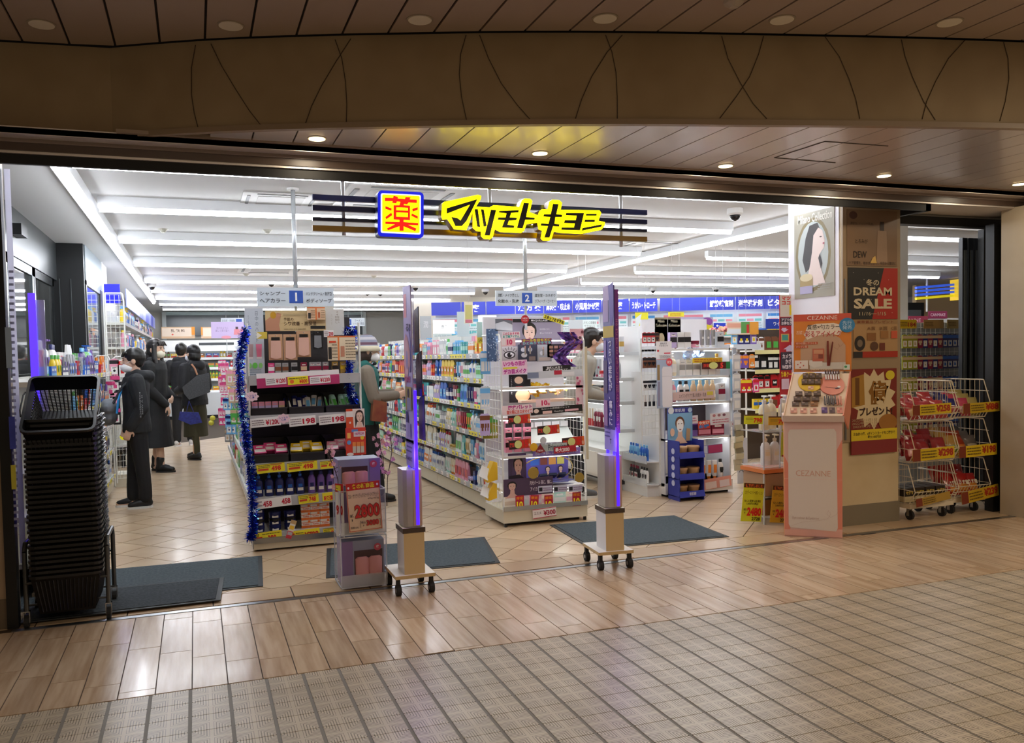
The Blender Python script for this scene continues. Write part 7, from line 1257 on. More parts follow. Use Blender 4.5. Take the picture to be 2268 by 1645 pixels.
def slope(fx, fy, h=0.0): return M @ V((fx * WZ + 0.075 * fy, -0.025 + 0.30 * fy - h * 0.7, 0.905 + 0.30 * fy + h * 0.7))
sd = (M.to_3x3() @ V((0, -0.707, -0.707))); sn = (M.to_3x3() @ V((0, -0.707, 0.707)))
for (cx, cy, c_, lab) in ((0.34, 0.78, 'e0b83c', 'yellow'), (0.73, 0.7, 'd88470', 'coral')):
    b = B(); b.face([slope(cx, cy, 0.012) + rx * 0.088 * math.cos(a) - sd * 0.10 * math.sin(a) for a in [2 * PI * i / 32 for i in range(32)]], 0); b.face([slope(cx, cy, 0.004) + rx * 0.088 * math.cos(a) - sd * 0.10 * math.sin(a) for a in [-2 * PI * i / 32 for i in range(32)]], 0)
    b.build('round_plate', mat(c_, 0.3), cz)
def tester(fx, fy, w_, h_, th_, cols, lab, grp, hh=0.014, cat='palette', nm_='eyeshadow_palette'):
    c = slope(fx, fy, hh); o = c - rx * w_ / 2 - sd * h_ / 2
    t = thing(nm_, lab, cat, c, 0, grp); B().prism([(0, 0), (1, 0), (1, 1), (0, 1)], lambda x, y, q: o + rx * (x * w_) + sd * (y * h_) - sn * q, th_).build('case', mat(cols[0], 0.25), t)
    layers(None, o, rx, sd, sn, w_, h_, [('r', 0.1, 0.12, 0.48, 0.48, cols[1]), ('r', 0.52, 0.12, 0.9, 0.48, cols[2]), ('r', 0.1, 0.52, 0.48, 0.88, cols[2]), ('r', 0.52, 0.52, 0.9, 0.88, cols[0])], 'pans', t)
for i in range(3):
    for j in range(2): tester(0.24 + 0.115 * i, 0.9 - 0.14 * j, 0.042, 0.05, 0.014, ('6a5648', '8c705c', '4c3c34'), '%s brown palette of the %s row on the yellow plate' % (ORD[i + 1], ('upper', 'lower')[j]), 'palettes on the yellow plate', 0.026)
tester(0.37, 0.62, 0.04, 0.036, 0.002, ('e4b890', 'efd4b8', 'c88c78'), 'small swatch card on the yellow plate', None, 0.016, 'card', 'swatch_card')
for i in range(6):
    c = slope(0.60 + 0.045 * i, 0.88, 0.02); t = thing('eyebrow_pencil', '%s dark pencil from the left standing on the coral plate' % ORD[i + 1], 'pencil', c, 0, 'dark pencils on the coral plate'); B().cyl(c + sd * 0.03, c - sd * 0.02, 0.006, n=8).build('body', mat('d8d0cc', 0.3), t); B().cyl(c - sd * 0.02, c - sd * 0.06, 0.0065, n=8).build('cap', mat('4a2c28', 0.3), t)
layers(None, slope(0.62, 0.68, 0.014), rx, sd, sn, 0.11, 0.05, [('l', [(0.0, 0.3), (0.5, 0.5), (0.9, 0.55)], 0.003, '3a2a2c'), ('e', 0.85, 0.3, 0.1, 0.2, 'f0e4e0'), ('p', [(0.6, 0.5), (0.8, 0.4), (0.82, 0.65), (0.6, 0.7)][::-1], '4a4450')], 'print', cz)
for i in range(3):
    for j in range(3): tester(0.16 + 0.16 * i + 0.012 * j, 0.26 + 0.10 * j, 0.05, 0.042, 0.014, ('705c50', '8c7468', '54443c') if (i, j) != (2, 0) else ('9a6c48', 'b88458', '7a5438'), '%s palette from the left in the %s row of the sloping tray' % (ORD[i + 1], ('front', 'middle', 'back')[j]), 'palettes in the sloping tray', 0.012 + 0.01 * j)
for i in range(3): tester(0.15 + 0.17 * i, 0.11, 0.046, 0.05, 0.002, ('e0a890', 'e8ccb0', 'b87c6c'), '%s swatch card from the left along the tray front' % ORD[i + 1], 'swatch cards on the tray front', 0.006, 'card', 'swatch_card')
for i in range(3): tester(0.68 + 0.13 * i, 0.12, 0.04, 0.055, 0.002, (('6c4c84', '8c6ca0', '4a3468'), ('6a5054', '8a6c6c', '4a3438'), ('d88c78', 'e4a890', 'c07060'))[i], '%s coloured card from the left at the tray front right' % ORD[i + 1], 'coloured cards at the tray front', 0.006, 'card', 'swatch_card')
for i in range(9):
    c = slope(0.66 + 0.035 * i, 0.30 + 0.03 * (i % 2), 0.02); t = thing('eyeliner', '%s slim makeup stick from the left in the tray right part' % ORD[i + 1], 'makeup stick', c, 0, 'slim sticks in the tray'); B().cyl(c + sd * 0.04, c - sd * 0.045, 0.005, n=6).build('body', mat(('2a1c20', '3c2c34', 'c87860')[i // 3], 0.3), t)
# header board
hb = M @ V((0.08, 0.285, 1.66))
card3('header_board', hb, rx, WZ + 0.01, 0.44, 'e0883c', [('r', 0, 0, 1, 0.12, 'd45a44'), ('t', 'CEZANNE', 0.24, 0.03, 0.76, 0.1, 'f4e0d4', 0.0), ('p', [(0.12, 0.98), (0.12, 0.55), (0.2, 0.42), (0.35, 0.34), (0.5, 0.31), (0.65, 0.34), (0.8, 0.42), (0.9, 0.55), (0.9, 0.98)][::-1], 'c8a284'),
    ('p', [(0.18, 0.36), (0.25, 0.2), (0.4, 0.17), (0.7, 0.16), (0.82, 0.2), (0.84, 0.3), (0.8, 0.38), (0.6, 0.34), (0.4, 0.38), (0.24, 0.44)][::-1], 'f0e0cc'), ('t', '質感×旬カラー', 0.24, 0.18, 0.8, 0.27, '4a3c30', 0.01), ('t', '彩るアイメイク', 0.2, 0.29, 0.82, 0.4, 'c83c3c', 0.01), ('t', 'お試し', 0.05, 0.28, 0.2, 0.35, 'f4e0c8', 0), ('r', 0.02, 0.48, 0.42, 0.525, 'c8603c'), ('t', '合わせ使いでつくる', 0.04, 0.485, 0.4, 0.52, 'f4dcc4', 0), ('r', 0.02, 0.54, 0.25, 0.585, 'c8603c'), ('t', 'オシャレ眉', 0.04, 0.545, 0.23, 0.58, 'f4dcc4', 0),
    ('r', 0.28, 0.84, 0.9, 0.96, 'd8d0c4'), ('p', [(0.27, 0.8), (0.5, 0.8), (0.5, 0.9), (0.36, 0.93), (0.27, 0.88)][::-1], 'e4dcd0'), ('r', 0.33, 0.6, 0.53, 0.82, 'c86c54'), ('r', 0.35, 0.62, 0.51, 0.69, 'd89c78'), ('r', 0.35, 0.7, 0.43, 0.77, 'c87c60'), ('r', 0.43, 0.7, 0.51, 0.77, '8c4c3c'), ('p', [(0.58, 0.47), (0.61, 0.47), (0.62, 0.9), (0.58, 0.9)][::-1], '7c2c20'), ('p', [(0.67, 0.48), (0.69, 0.49), (0.63, 0.9), (0.6, 0.9)][::-1], '6c2418'),
    ('l', [(0.7, 0.58), (0.76, 0.62), (0.8, 0.55), (0.77, 0.52), (0.8, 0.58), (0.88, 0.5)], 0.001, '8c4c34'), ('r', 0.02, 0.8, 0.25, 0.95, 'ece0d4')] + [('e', x, y, 0.012, 0.012, 'c85a4c') for x, y in ((0.12, 0.84), (0.07, 0.87), (0.17, 0.89), (0.11, 0.92))] + [('t', 'NEW COLOR', 0.31, 0.945, 0.68, 0.975, 'f0d4b4', 0.02), ('r', 0.86, 0.88, 0.97, 0.97, 'dce4d4'), ('e', 0.9, 0.92, 0.025, 0.02, '4c9c64')], parent=cz, n=tuple(ny_), th=0.006)
p = hb + rx * (WZ - 0.02) - V((0, 0, 0.09)); t = thing('round_badge', 'blue round badge on the upper right corner of the orange header board', 'sign', p)
B().cyl(p + ny_ * 0.006, p + ny_ * 0.001, 0.055, n=28).build('disc', mat('3f88b8', 0.4), t); B().text('先行\n発売', p + ny_ * 0.007, rx, ZU, 0.065, 0.065, 0, 0.0).build('lettering', mat('d4e8f4', 0.5), t)
# ================================================================ yellow-tagged pump bottle stand
ps = thing('bottle_stand', 'clear tiered stand of pump bottles with yellow price cards left of the pink stand', 'display stand', (4.38, 5.62, 0))
QX0, QX1, QY0, QY1 = 4.24, 4.58, 5.48, 5.78
for z in (0.06, 0.22, 0.46, 0.74): B().box((QX0, QY0, z - 0.006), (QX1, QY1, z)).build('clear_shelf', CLEAR2, ps)
for x in (QX0, (QX0 + QX1) / 2, QX1): B().cyl((x, QY0 + 0.01 + (0.04 if x == (QX0 + QX1) / 2 else 0), 0), (x, QY0 + 0.01, 1.0), 0.007, n=6).build('clear_post', EDGE, ps)
B().box((QX0 - 0.01, QY0 - 0.005, 0.41), (QX1, QY1, 0.44)).build('orange_band', mat('d87a3c', 0.4), ps); B().box((QX0 + 0.02, QY0 + 0.02, 0.225), (QX1, QY1, 0.40)).build('inner_carton', mat('b08c6c', 0.5), ps); B().box((QX0 + 0.02, QY0 + 0.03, 0.065), (QX1, QY1, 0.19)).build('inner_carton', mat('96643c', 0.5), ps)
for i, (x, z) in enumerate(((4.30, 0.75), (4.405, 0.75), (4.49, 0.75))): put('pump bottle', 'cream', 'white', (x, QY0 + 0.08 + 0.05 * (i == 1), z), 0, '%s large cream pump bottle from the left on the stand top' % ORD[i + 1], 'large cream pump bottles', 1.45)
for i, (x, z) in enumerate(((4.31, 0.465), (4.40, 0.465))): put('pump bottle', 'white', 'cream', (x, QY0 + 0.08, z), 0, '%s white pump bottle from the left on the middle tier of the clear stand' % ORD[i + 1], 'white pump bottles', 1.3)
for i, (u0, v0, u1, v1, s, big) in enumerate(((1648, 919, 1690, 938, '798', 0), (1702, 923, 1745, 940, '798', 0), (1644, 1072, 1690, 1152, '2480', 1), (1708, 1078, 1752, 1155, '2480', 1))):
    its = [('r', 0, 0, 1, 0.12, '5a2c10')] + ([('t', s, 0.5, 0.35, 0.95, 0.85, 'd42c1c', 0.04), ('t', '877', 0.75, 0.85, 0.92, 0.97, '3a3010', 0)] if not big else [('t', '値下げしました', 0.08, 0.02, 0.92, 0.11, 'e8702c', 0.03), ('t', 'ビオデーエナジーUPローション', 0.08, 0.19, 0.95, 0.29, '4a4a18', 0), ('t', 'なんと通常価格 税抜\n3,000円の商品!', 0.08, 0.43, 0.9, 0.57, '2a2a10', 0.01), ('t', s, 0.25, 0.63, 0.95, 0.86, 'd42018', 0.05), ('t', '本体\n¥', 0.08, 0.66, 0.22, 0.8, '2a2a10', 0.01), ('t', '2728', 0.5, 0.88, 0.92, 0.97, '2a2a10', 0.03)]) + blur_text(0.08, 0.3, 0.45, 0.6, 2 if not big else 0, '8a8a30', i)
    cardT('price_sign', u0, v0, u1, v1, QY0 - 0.03, 'dce832' if i % 2 == 0 else 'e0b428', its, -0.12 if big else -0.04, label='%s yellow price card reading %s on the %s of the clear bottle stand' % (('left', 'right')[i % 2], s, ('foot' if big else 'upper rail')), cat='price card', th=0.002)
cardT('price_sign', 1730, 940, 1760, 1010, QY0 + 0.1, 'dce03c', blur_text(0.1, 0.2, 0.9, 0.8, 6, '4a4a18', 3) + [('r', 0, 0.94, 1, 1, 'b8402c')], -0.1, label='yellow card with black handwriting behind the pink stand', cat='price card')
# red vertical banner and violet frame by the pillar
rb = cardY('tall_banner', 1726, 652, 1776, 976, 5.75, 'c4222c', [('r', 0.03, 0.0, 0.97, 0.15, 'ded8cc'), ('t', 'マツキヨ\nココカラ', 0.1, 0.01, 0.95, 0.07, 'd8382c', 0.05), ('t', '15', 0.45, 0.07, 0.8, 0.14, 'f0d420', 0.06), ('r', 0.03, 0.155, 0.97, 0.21, '3a3448'), ('t', 'アプリ会員なら\nお得なクーポン', 0.08, 0.16, 0.92, 0.205, 'f0ecf0', 0.03), ('p', [(0.1, 0.225), (0.3, 0.225), (0.3, 0.235), (0.4, 0.235), (0.2, 0.255), (0.05, 0.235), (0.1, 0.235)][::-1], 'e0d8f4'), ('p', [(0.6, 0.225), (0.8, 0.225), (0.8, 0.235), (0.9, 0.235), (0.7, 0.255), (0.52, 0.235), (0.6, 0.235)][::-1], 'e0d8f4'), ('r', 0.05, 0.265, 0.42, 0.32, 'd8b060'), ('r', 0.1, 0.272, 0.37, 0.31, '4aa898'), ('r', 0.52, 0.265, 0.9, 0.32, 'd8b060'), ('r', 0.57, 0.272, 0.85, 0.31, '4aa898'),
     ('p', [(0.45, 0.34), (0.75, 0.37), (0.62, 0.37), (0.62, 0.385), (0.28, 0.385), (0.28, 0.37), (0.15, 0.37)], 'e0d8f4'), ('r', 0.03, 0.39, 0.97, 0.51, '3c3444'), ('t', 'カメラ機能を\nかざして\nWEBサイトへ', 0.08, 0.4, 0.92, 0.505, 'f0ecf0', 0.04), ('t', '簡単クーポンGET', 0.03, 0.52, 0.97, 0.56, 'f0d420', 0.04), ('r', 0.05, 0.57, 0.4, 0.64, 'e8d0e0'), ('t', '10', 0.5, 0.57, 0.85, 0.65, 'f0d420', 0.08), ('p', [(0.1, 0.68), (0.35, 0.68), (0.35, 0.7), (0.5, 0.7), (0.22, 0.74), (0.0, 0.7), (0.1, 0.7)][::-1], 'e0d8f4'), ('t', '15', 0.5, 0.69, 0.85, 0.79, 'f0d420', 0.08), ('r', 0.03, 0.75, 0.45, 0.82, 'e8d0e0'), ('r', 0.0, 0.84, 1, 1, 'dcd8f0'), ('r', 0.0, 0.83, 1, 0.86, 'e8d42c'), ('t', 'マツキヨ\nダウンロード', 0.1, 0.87, 0.95, 0.98, '3a4ab0', 0.04)], label='tall red and white coupon banner left of the pillar', cat='banner')
vf = thing('light_frame', 'violet glowing frame edge beside the coupon banner', 'light', FY(1780, 700, 5.8)); a, c = FY(1768, 653, 5.8), FY(1786, 905, 5.8)
B().box((c.x - 0.012, 5.8, c.z), (c.x, 5.815, a.z)).box((a.x, 5.8, a.z - 0.012), (c.x, 5.815, a.z)).build('glow_edge', PURP, vf)
# ================================================================ pillar with posters
pl = struct(B().box((4.735, 5.18, 0.0), (5.30, 5.78, ZC)).build('column_3', [noisy('c7b48e', 'd0bf9c', (3, 3, 3), 0.5, name='pillar_paint')]))
B().box((4.728, 5.20, 0.02), (4.735, 5.78, 2.68)).build('white_side', mat('e9e6ec', 0.4), pl); B().box((4.73, 5.172, 0), (5.305, 5.18, 0.16)).build('skirting', mat('7f7664', 0.5), pl)
B().box((4.735, 5.165, 0.66), (5.305, 5.18, 2.5)).build('poster_board', mat('9a8468', 0.45), pl)
B().box((4.745, 5.155, 0.68), (4.757, 5.168, 1.93)).build('frame_rail', STEEL, pl)
YP = 5.160
cardY('poster', 1876, 463, 1987, 590, YP, '84684e', [('e', 0.12, 0.1, 0.08, 0.07, '54362c'), ('t', '濃密な、ハリツヤ乳液。', 0.06, 0.22, 0.52, 0.27, '4a3628', 0.0), ('p', [(0.6, 0.36), (0.78, 0.36), (0.8, 0.95), (0.58, 0.95)][::-1], '9c8068'), ('r', 0.65, 0.2, 0.73, 0.36, '3a2c28'), ('t', 'とろみが', 0.16, 0.52, 0.4, 0.6, '4a3628', 0), ('t', 'DEW', 0.12, 0.74, 0.38, 0.86, '2a1e16', 0.01), ('t', 'ケア習慣を、始めましょう。今日から贅沢に', 0.03, 0.92, 0.97, 0.98, '3a2a20', 0), ('p', [(0.45, 0.95), (0.5, 0.85), (0.55, 0.82), (0.58, 0.95)][::-1], 'd8b060')], label='dim brown poster reading DEW at the pillar top', cat='poster')
cardY('poster', 1878, 592, 1988, 706, YP, '2c2a28', [('p', [(0.72, 0), (1, 0), (1, 1), (0.48, 1)][::-1], 'a82c22'), ('t', '冬の', 0.36, 0.22, 0.62, 0.35, 'cfc0a0', 0.02), ('t', 'DREAM', 0.11, 0.38, 0.88, 0.54, 'cfc0a0', 0.03), ('t', 'SALE', 0.11, 0.6, 0.88, 0.8, 'cfc0a0', 0.04), ('t', '11/16―1/15', 0.22, 0.86, 0.76, 0.93, 'b8a888', 0.01)] + [('e', 0.1 + 0.07 * i, 0.1 + 0.13 * ((i * 5) % 7), 0.006, 0.006, 'd8d0c0') for i in range(12)], label='black and red poster reading DREAM SALE on the pillar', cat='poster')
cardY('poster', 1890, 708, 1988, 790, YP, 'b08c60', [('r', 0, 0.0, 1, 0.12, '9c7c54'), ('t', '豪華賞品プレゼント', 0.08, 0.02, 0.9, 0.1, '7c3c20', 0.01), ('r', 0, 0.84, 1, 1, 'a8301c'), ('r', 0, 0.84, 0.2, 1, '2c2a28'), ('e', 0.14, 0.62, 0.12, 0.2, '2a2420'), ('e', 0.14, 0.62, 0.06, 0.1, '7a6a58'), ('r', 0.3, 0.35, 0.5, 0.55, '8a5c30'), ('e', 0.46, 0.7, 0.09, 0.12, '5a3c28'), ('r', 0.6, 0.3, 0.78, 0.5, '9a6c3c'), ('r', 0.58, 0.62, 0.7, 0.82, '6c3020'), ('r', 0.84, 0.3, 0.98, 0.5, 'c85a3c'), ('t', 'A賞', 0.3, 0.18, 0.48, 0.28, '6c4420', 0), ('t', 'B賞', 0.58, 0.18, 0.76, 0.28, '6c4420', 0), ('t', 'C賞', 0.84, 0.18, 0.97, 0.28, '6c4420', 0)], label='tan prize poster under the sale poster, partly behind the blue badge', cat='poster')
bst = [(0.5 + (0.46 if i % 2 else 0.36) * math.cos(2 * PI * i / 28) * 1.05, 0.36 + (0.36 if i % 2 else 0.28) * math.sin(2 * PI * i / 28)) for i in range(28)]
cardY('poster', 1884, 818, 1986, 1000, YP, '7e2a20', [('p', bst[::-1], 'd8c49c'), ('p', [(0.02, 0.1), (0.28, 0.06), (0.3, 0.42), (0.02, 0.45)][::-1], 'a87c2c'), ('t', '1', 0.06, 0.1, 0.22, 0.42, '6c4410', 0.02), ('t', '億', 0.38, 0.14, 0.82, 0.42, '8a5c14', 0.05), ('t', 'プレゼント!', 0.18, 0.45, 0.9, 0.55, '3a2010', 0.04), ('e', 0.85, 0.08, 0.1, 0.055, 'd8c42c'), ('t', '2022年11月1日\n2022年12月1日\n2023年1月1日', 0.02, 0.58, 0.56, 0.69, 'b8a47c', 0.0), ('e', 0.8, 0.64, 0.2, 0.1, 'a06c2c'), ('r', 0, 0.71, 1, 0.84, 'd8c020'), ('t', 'お会計の際、dポイントカードをご提示で\n最大1000円分', 0.05, 0.74, 0.95, 0.82, '3a3008', 0.02), ('r', 0, 0.84, 1, 1, '842c2c')], label='dark red prize poster with golden burst above the pillar foot', cat='poster')
card3('poster', (4.722, 5.70, 2.50), (0, -1, 0), 0.46, 0.69, 'a8a08a', [('r', 0.0, 0.0, 1, 1, 'a39d8c'), ('e', 0.48, 0.5, 0.44, 0.43, '857650'), ('e', 0.48, 0.5, 0.38, 0.385, 'b8bfbc'), ('t', 'Milano Collection', 0.1, 0.02, 0.95, 0.12, 'f0ece0', 0.01), ('p', [(0.3, 0.7), (0.22, 0.55), (0.3, 0.3), (0.4, 0.16), (0.6, 0.14), (0.66, 0.22), (0.6, 0.35), (0.45, 0.5), (0.4, 0.66)][::-1], '3a3434'), ('p', [(0.3, 0.86), (0.42, 0.6), (0.46, 0.48), (0.5, 0.28), (0.62, 0.2), (0.72, 0.24), (0.78, 0.36), (0.76, 0.44), (0.66, 0.5), (0.64, 0.6), (0.8, 0.86)][::-1], 'e8d4cc'), ('p', [(0.62, 0.55), (0.66, 0.5), (0.72, 0.62), (0.68, 0.68)][::-1], '3a3434'), ('e', 0.68, 0.31, 0.03, 0.008, '4a3a38'), ('e', 0.75, 0.39, 0.02, 0.012, 'b8606c'), ('r', 0.16, 0.76, 0.48, 0.88, 'a8905c'), ('e', 0.32, 0.76, 0.16, 0.045, 'd8c8a0'), ('r', 0.16, 0.86, 0.48, 0.95, 'b0a8c8')] + blur_text(0.62, 0.84, 0.92, 0.92, 3, 'a8a498', 2), label='grey-gold poster of a woman in an oval frame on the pillar left side', cat='poster', n=(-1, 0, 0), pn='print')
# ================================================================ wire basket racks with sweets
def wire_rack(x0, x1, yf, yb, lab, zs, seed):
    t = thing('wire_rack', lab, 'rack', ((x0 + x1) / 2, yf, 0)); Wm = mat('cfc4ac', 0.35)
    B().box((x0, yf + 0.04, 0.10), (x1, yb, 0.135)).build('base', mat('d8ccb4', 0.4), t)
    for x in (x0 + 0.06, x1 - 0.06):
        for y in (yf + 0.1, yb - 0.06): caster(x, y, 0.10, 0.038, t)
    for k, z in enumerate(zs):
        b = B(); h_ = 0.31; n = 11; fz = 0.10
        def C(p, q, r_=0.0026): b.cyl(p, q, r_, n=4, cap=False)
        for i in range(n + 1):
            x = x0 + (x1 - x0) * i / n; C((x, yf + 0.05, z), (x, yf - 0.01, z + fz)); C((x, yf + 0.05, z), (x, yb, z)); C((x, yb, z), (x, yb, z + h_))
        for zz, yy in ((z, yf + 0.05), (z + fz, yf - 0.01), (z + fz * 0.5, yf + 0.02)): C((x0, yy, zz), (x1, yy, zz), 0.0035)
        for zz in (z, z + h_ * 0.35, z + h_ * 0.7, z + h_): C((x0, yb, zz), (x1, yb, zz), 0.0035)
        for x in (x0, x1):
            C((x, yf - 0.01, z + fz), (x, yf + 0.06, z + h_), 0.005); C((x, yf + 0.06, z + h_), (x, yb, z + h_), 0.005); C((x, yf + 0.05, z), (x, yf - 0.01, z + fz), 0.005)
            for j in range(1, 7): y = yf + 0.05 + (yb - yf - 0.05) * j / 7; C((x, y, z), (x, y, z + h_))
            for zz in (z + h_ * 0.35, z + h_ * 0.7): C((x, yf + 0.01, zz), (x, yb, zz))
        b.build('wire_basket', Wm, t)
    return t
ZR = (0.14, 0.47, 0.80)
RK = ((5.34, 5.80, 5.06, 5.46), (5.84, 6.22, 5.12, 5.50))
wire_rack(*RK[0], 'left white wire basket rack of sweets beside the pillar', ZR, 1); wire_rack(*RK[1], 'right white wire basket rack of sweets before the dark doors', ZR, 2)
def snack(x, y, z, w_, h_, c1, c2, rx_, rz_, lab, grp, txt=None):
    t = thing('snack_bag', lab, 'snack bag', (x, y, z), rz_, grp); t.rotation_euler = (rx_, 0, rz_)
    nu, nv = 6, 6; b = B(); rr = random.Random(int(x * 1000 + z * 977))
    for s_ in (-1, 1):
        k0 = len(b.v)
        for j in range(nv + 1):
            for i in range(nu + 1):
                fx, fz = i / nu, j / nv; bul = (math.sin(PI * fx) * math.sin(PI * fz)) ** 0.5 * 0.03
                b.v.append(V(((fx - 0.5) * w_, s_ * bul + rr.uniform(-.002, .002) * (0 < i < nu and 0 < j < nv), fz * h_)))
        for j in range(nv):
            for i in range(nu):
                q = [k0 + j * (nu + 1) + i, k0 + j * (nu + 1) + i + 1, k0 + (j + 1) * (nu + 1) + i + 1, k0 + (j + 1) * (nu + 1) + i]; b.f.append(tuple(q if s_ < 0 else q[::-1])); b.m.append(1 if 1 <= j <= 2 and 1 <= i <= 4 else 0)
    b.build('bag', [mat(c1, 0.25, spec=0.7), mat(c2, 0.3)], t, smooth=True, local=True)
    if txt: B().text(txt, (0, -0.034, h_ * 0.55), XR, ZU, w_ * 0.7, h_ * 0.22, 0, 0.04).build('lettering', mat('e8dcc8', 0.5), t, local=True)
rr = random.Random(33)
spec = {(0, 2): ('a8363c', 'd8b89c', 'red'), (0, 1): ('8c2028', 'd8a0a0', 'dark red'), (0, 0): None, (1, 2): ('b04a54', 'b8a060', 'red and tan'), (1, 1): ('b8803c', '9c3424', 'brown and tan'), (1, 0): ('a02420', 'c8802c', 'red')}
for (r_, k), s in spec.items():
    x0, x1, yf, yb = RK[r_]
    for i in range(3 if r_ == 0 else 3):
        for j in range(3):
            if s is None: continue
            c1, c2, nm_ = s
            if r_ == 1 and k == 2: c1, c2, nm_ = (('2c2c6c', 'a03c4c', 'navy'), ('b8405c', 'c8a0a0', 'pink'), ('9c8c50', 'c8b878', 'olive'))[i]
            if r_ == 1 and k == 1: c1, c2, nm_ = (('b08844', '5c7c2c', 'tan'), ('9c3a20', 'c8702c', 'brown'), ('5c5450', '9c9488', 'grey'))[i]
            snack(x0 + 0.09 + (x1 - x0 - 0.16) * i / 2, yf + 0.09 + 0.07 * j, ZR[k] + 0.01 + 0.03 * j, 0.13, 0.16 + 0.02 * (k != 2), c1, c2, -0.35 - 0.2 * rr.random(), rr.uniform(-.25, .25), '%s snack bag, %s from left in the %s row, %s tier, %s rack' % (nm_, ORD[i + 1], ('front', 'middle', 'back')[j], ('low', 'mid', 'top')[k], ('left', 'right')[r_]), 'snack bags in the wire racks', 'うす塩' if (r_, k, j) == (1, 0, 0) else None)
for i in range(4): cc = thing('noodle_carton', '%s black and cream carton from the left in the left rack bottom' % ORD[i + 1], 'carton', (5.395 + 0.11 * i, 5.16, 0.145), 0, 'cartons in the left rack bottom'); B().box((-0.048, 0, 0), (0.048, 0.2, 0.11)).build('box', mat('2a2018', 0.5), cc, local=True); B().box((-0.0484, -0.002, 0), (0.0484, 0.1, 0.045)).build('band', mat('c8b890', 0.5), cc, local=True); B().text('マグマ', (0, -0.003, 0.075), XR, ZU, 0.08, 0.03, 0, 0.04).build('lettering', mat('d8b850', 0.5), cc, local=True)
for i, (u0, v0, u1, v1, s, r_, c_) in enumerate(((2022, 897, 2107, 915, '258', 0, 'd8b820'), (2022, 995, 2114, 1014, '298', 0, 'd8b820'), (2029, 1100, 2105, 1110, '', 0, 'b08c38'), (2134, 893, 2214, 911, '88', 1, 'c8a820'), (2124, 988, 2208, 1007, '198', 1, 'e0c020'), (2130, 1085, 2212, 1103, '239', 1, 'c8a424'))):
    cardT('price_sign', u0, v0, u1, v1, RK[r_][2] - 0.02, c_, [('r', 0.0, 0.0, 0.18, 1, '7a3018')] + ([('t', '¥' + s, 0.6, 0.12, 0.97, 0.8, 'a83018', 0.05)] if s else []) + blur_text(0.2, 0.15, 0.55, 0.85, 3, '6a5418', i), 0.02 if v0 < 1080 else 0.12, label='yellow price card%s on the %s tier of the %s sweets rack' % (' reading ' + s if s else ' without large figures', ('top', 'middle', 'bottom')[i % 3], ('left', 'right')[r_]), cat='price card')
# folded dark doors, pegboard of blister packs, second sign, right part
fd = struct(B().box((6.26, 5.12, 0.0), (6.42, 5.20, 2.40)).box((6.42, 5.20, 0.0), (6.9, 5.3, 2.42)).build('door_4', mat('0e0f10', 0.45)))
for i, (u0, u1) in enumerate(((2132, 2143), (2146, 2156), (2158, 2170))):
    a, c = FY(u0, 500, 5.62), FY(u1, 500, 5.62); f = B().box((a.x, 5.62, 0.02), (c.x, 5.66, 2.36)).build('sash', mat('17191b', 0.35), fd); B().box((a.x + 0.014, 5.612, 0.1), (c.x - 0.014, 5.62, 2.25)).build('pane', mat('6a7276', 0.03, spec=1.0), f)
a, c = FY(2168, 500, 5.55), FY(2232, 500, 5.55); B().box((a.x, 5.5, 0), (c.x + 0.4, 5.56, 2.42)).build('side_panel', mat('0d0e0f', 0.5), fd)
pb = thing('blister_rack', 'white pegboard of hanging blister packs behind the sweets racks', 'rack', (6.6, 6.1, 0)); a, c = FY(1985, 715, 6.1), FY(2134, 830, 6.1)
grid('peg_panel', (a.x, 6.1, 0.4), (c.x - a.x, 0, 0), (0, 0, a.z - 0.4), 14, 26, 0.0022, WIRE, pb); B().box((a.x, 6.13, 0.0), (c.x, 6.15, a.z)).build('board', mat('9aa0a4', 0.5), pb)
for r_ in range(5):
    for i in range(12):
        x = a.x + 0.05 + 0.062 * i
        if x > c.x - 0.04: break
        c1, c2 = ('olive', 'beige') if i < 3 else ((('navy', 'beige'), ('maroon', 'beige'))[i % 2] if i < 8 else ('navy', 'blue'))
        put('hanging packet', c1, c2, (x, 6.05, a.z - 0.24 - 0.2 * r_), 0, '%s blister pack, %s from left in the %s row of the pegboard' % (c1, ORD[i + 1], ORD[r_ + 1]), 'blister packs on the pegboard', 0.78)
for i, (u0, u1, c_, s) in enumerate(((1992, 2030, 'd8b420', '184'), (2046, 2090, 'b89050', ''), (2098, 2138, 'b89c58', ''))): cardY('price_sign', u0, 708, u1, 727, 6.09, c_, ([('t', s, 0.5, 0.3, 0.95, 0.8, 'a83018', 0.03)] if s else []) + blur_text(0.05, 0.2, 0.45, 0.8, 3, '7a5c28', i), label='%s yellow card from the left on top of the blister pegboard' % ORD[i + 1], cat='price card')
fb = thing('makeup_fixture', 'low distant makeup fixture with magenta headers behind the pegboard', 'shelf unit', (8.0, 8.6, 0)); a, c = FY(1985, 705, 8.6), FY(2135, 705, 8.6)
B().box((a.x, 8.6, 0), (c.x, 9.0, a.z)).build('body', mat('c8c8c4', 0.5), fb)
t = cardY('header_sign', 1992, 700, 2055, 717, 8.59, '9c2848', [('t', 'CEZANNE', 0.0, 0.3, 0.75, 0.75, 'e0b8c4', 0.01)], label='distant crimson header reading CEZANNE behind the pegboard', cat='sign'); t = cardY('header_sign', 2056, 689, 2098, 705, 8.59, '8c1c4c', [('t', 'CANMAKE', 0.12, 0.28, 0.9, 0.7, 'e8c4d4', 0.02)], label='distant magenta header reading CANMAKE behind the pegboard', cat='sign')
a, c = FY(1990, 600, 6.4), FY(2011, 600, 6.4); plane('column_4', (a.x, 6.4, 0), (c.x, 6.8, ZC), mat('ece9e2', 0.5))
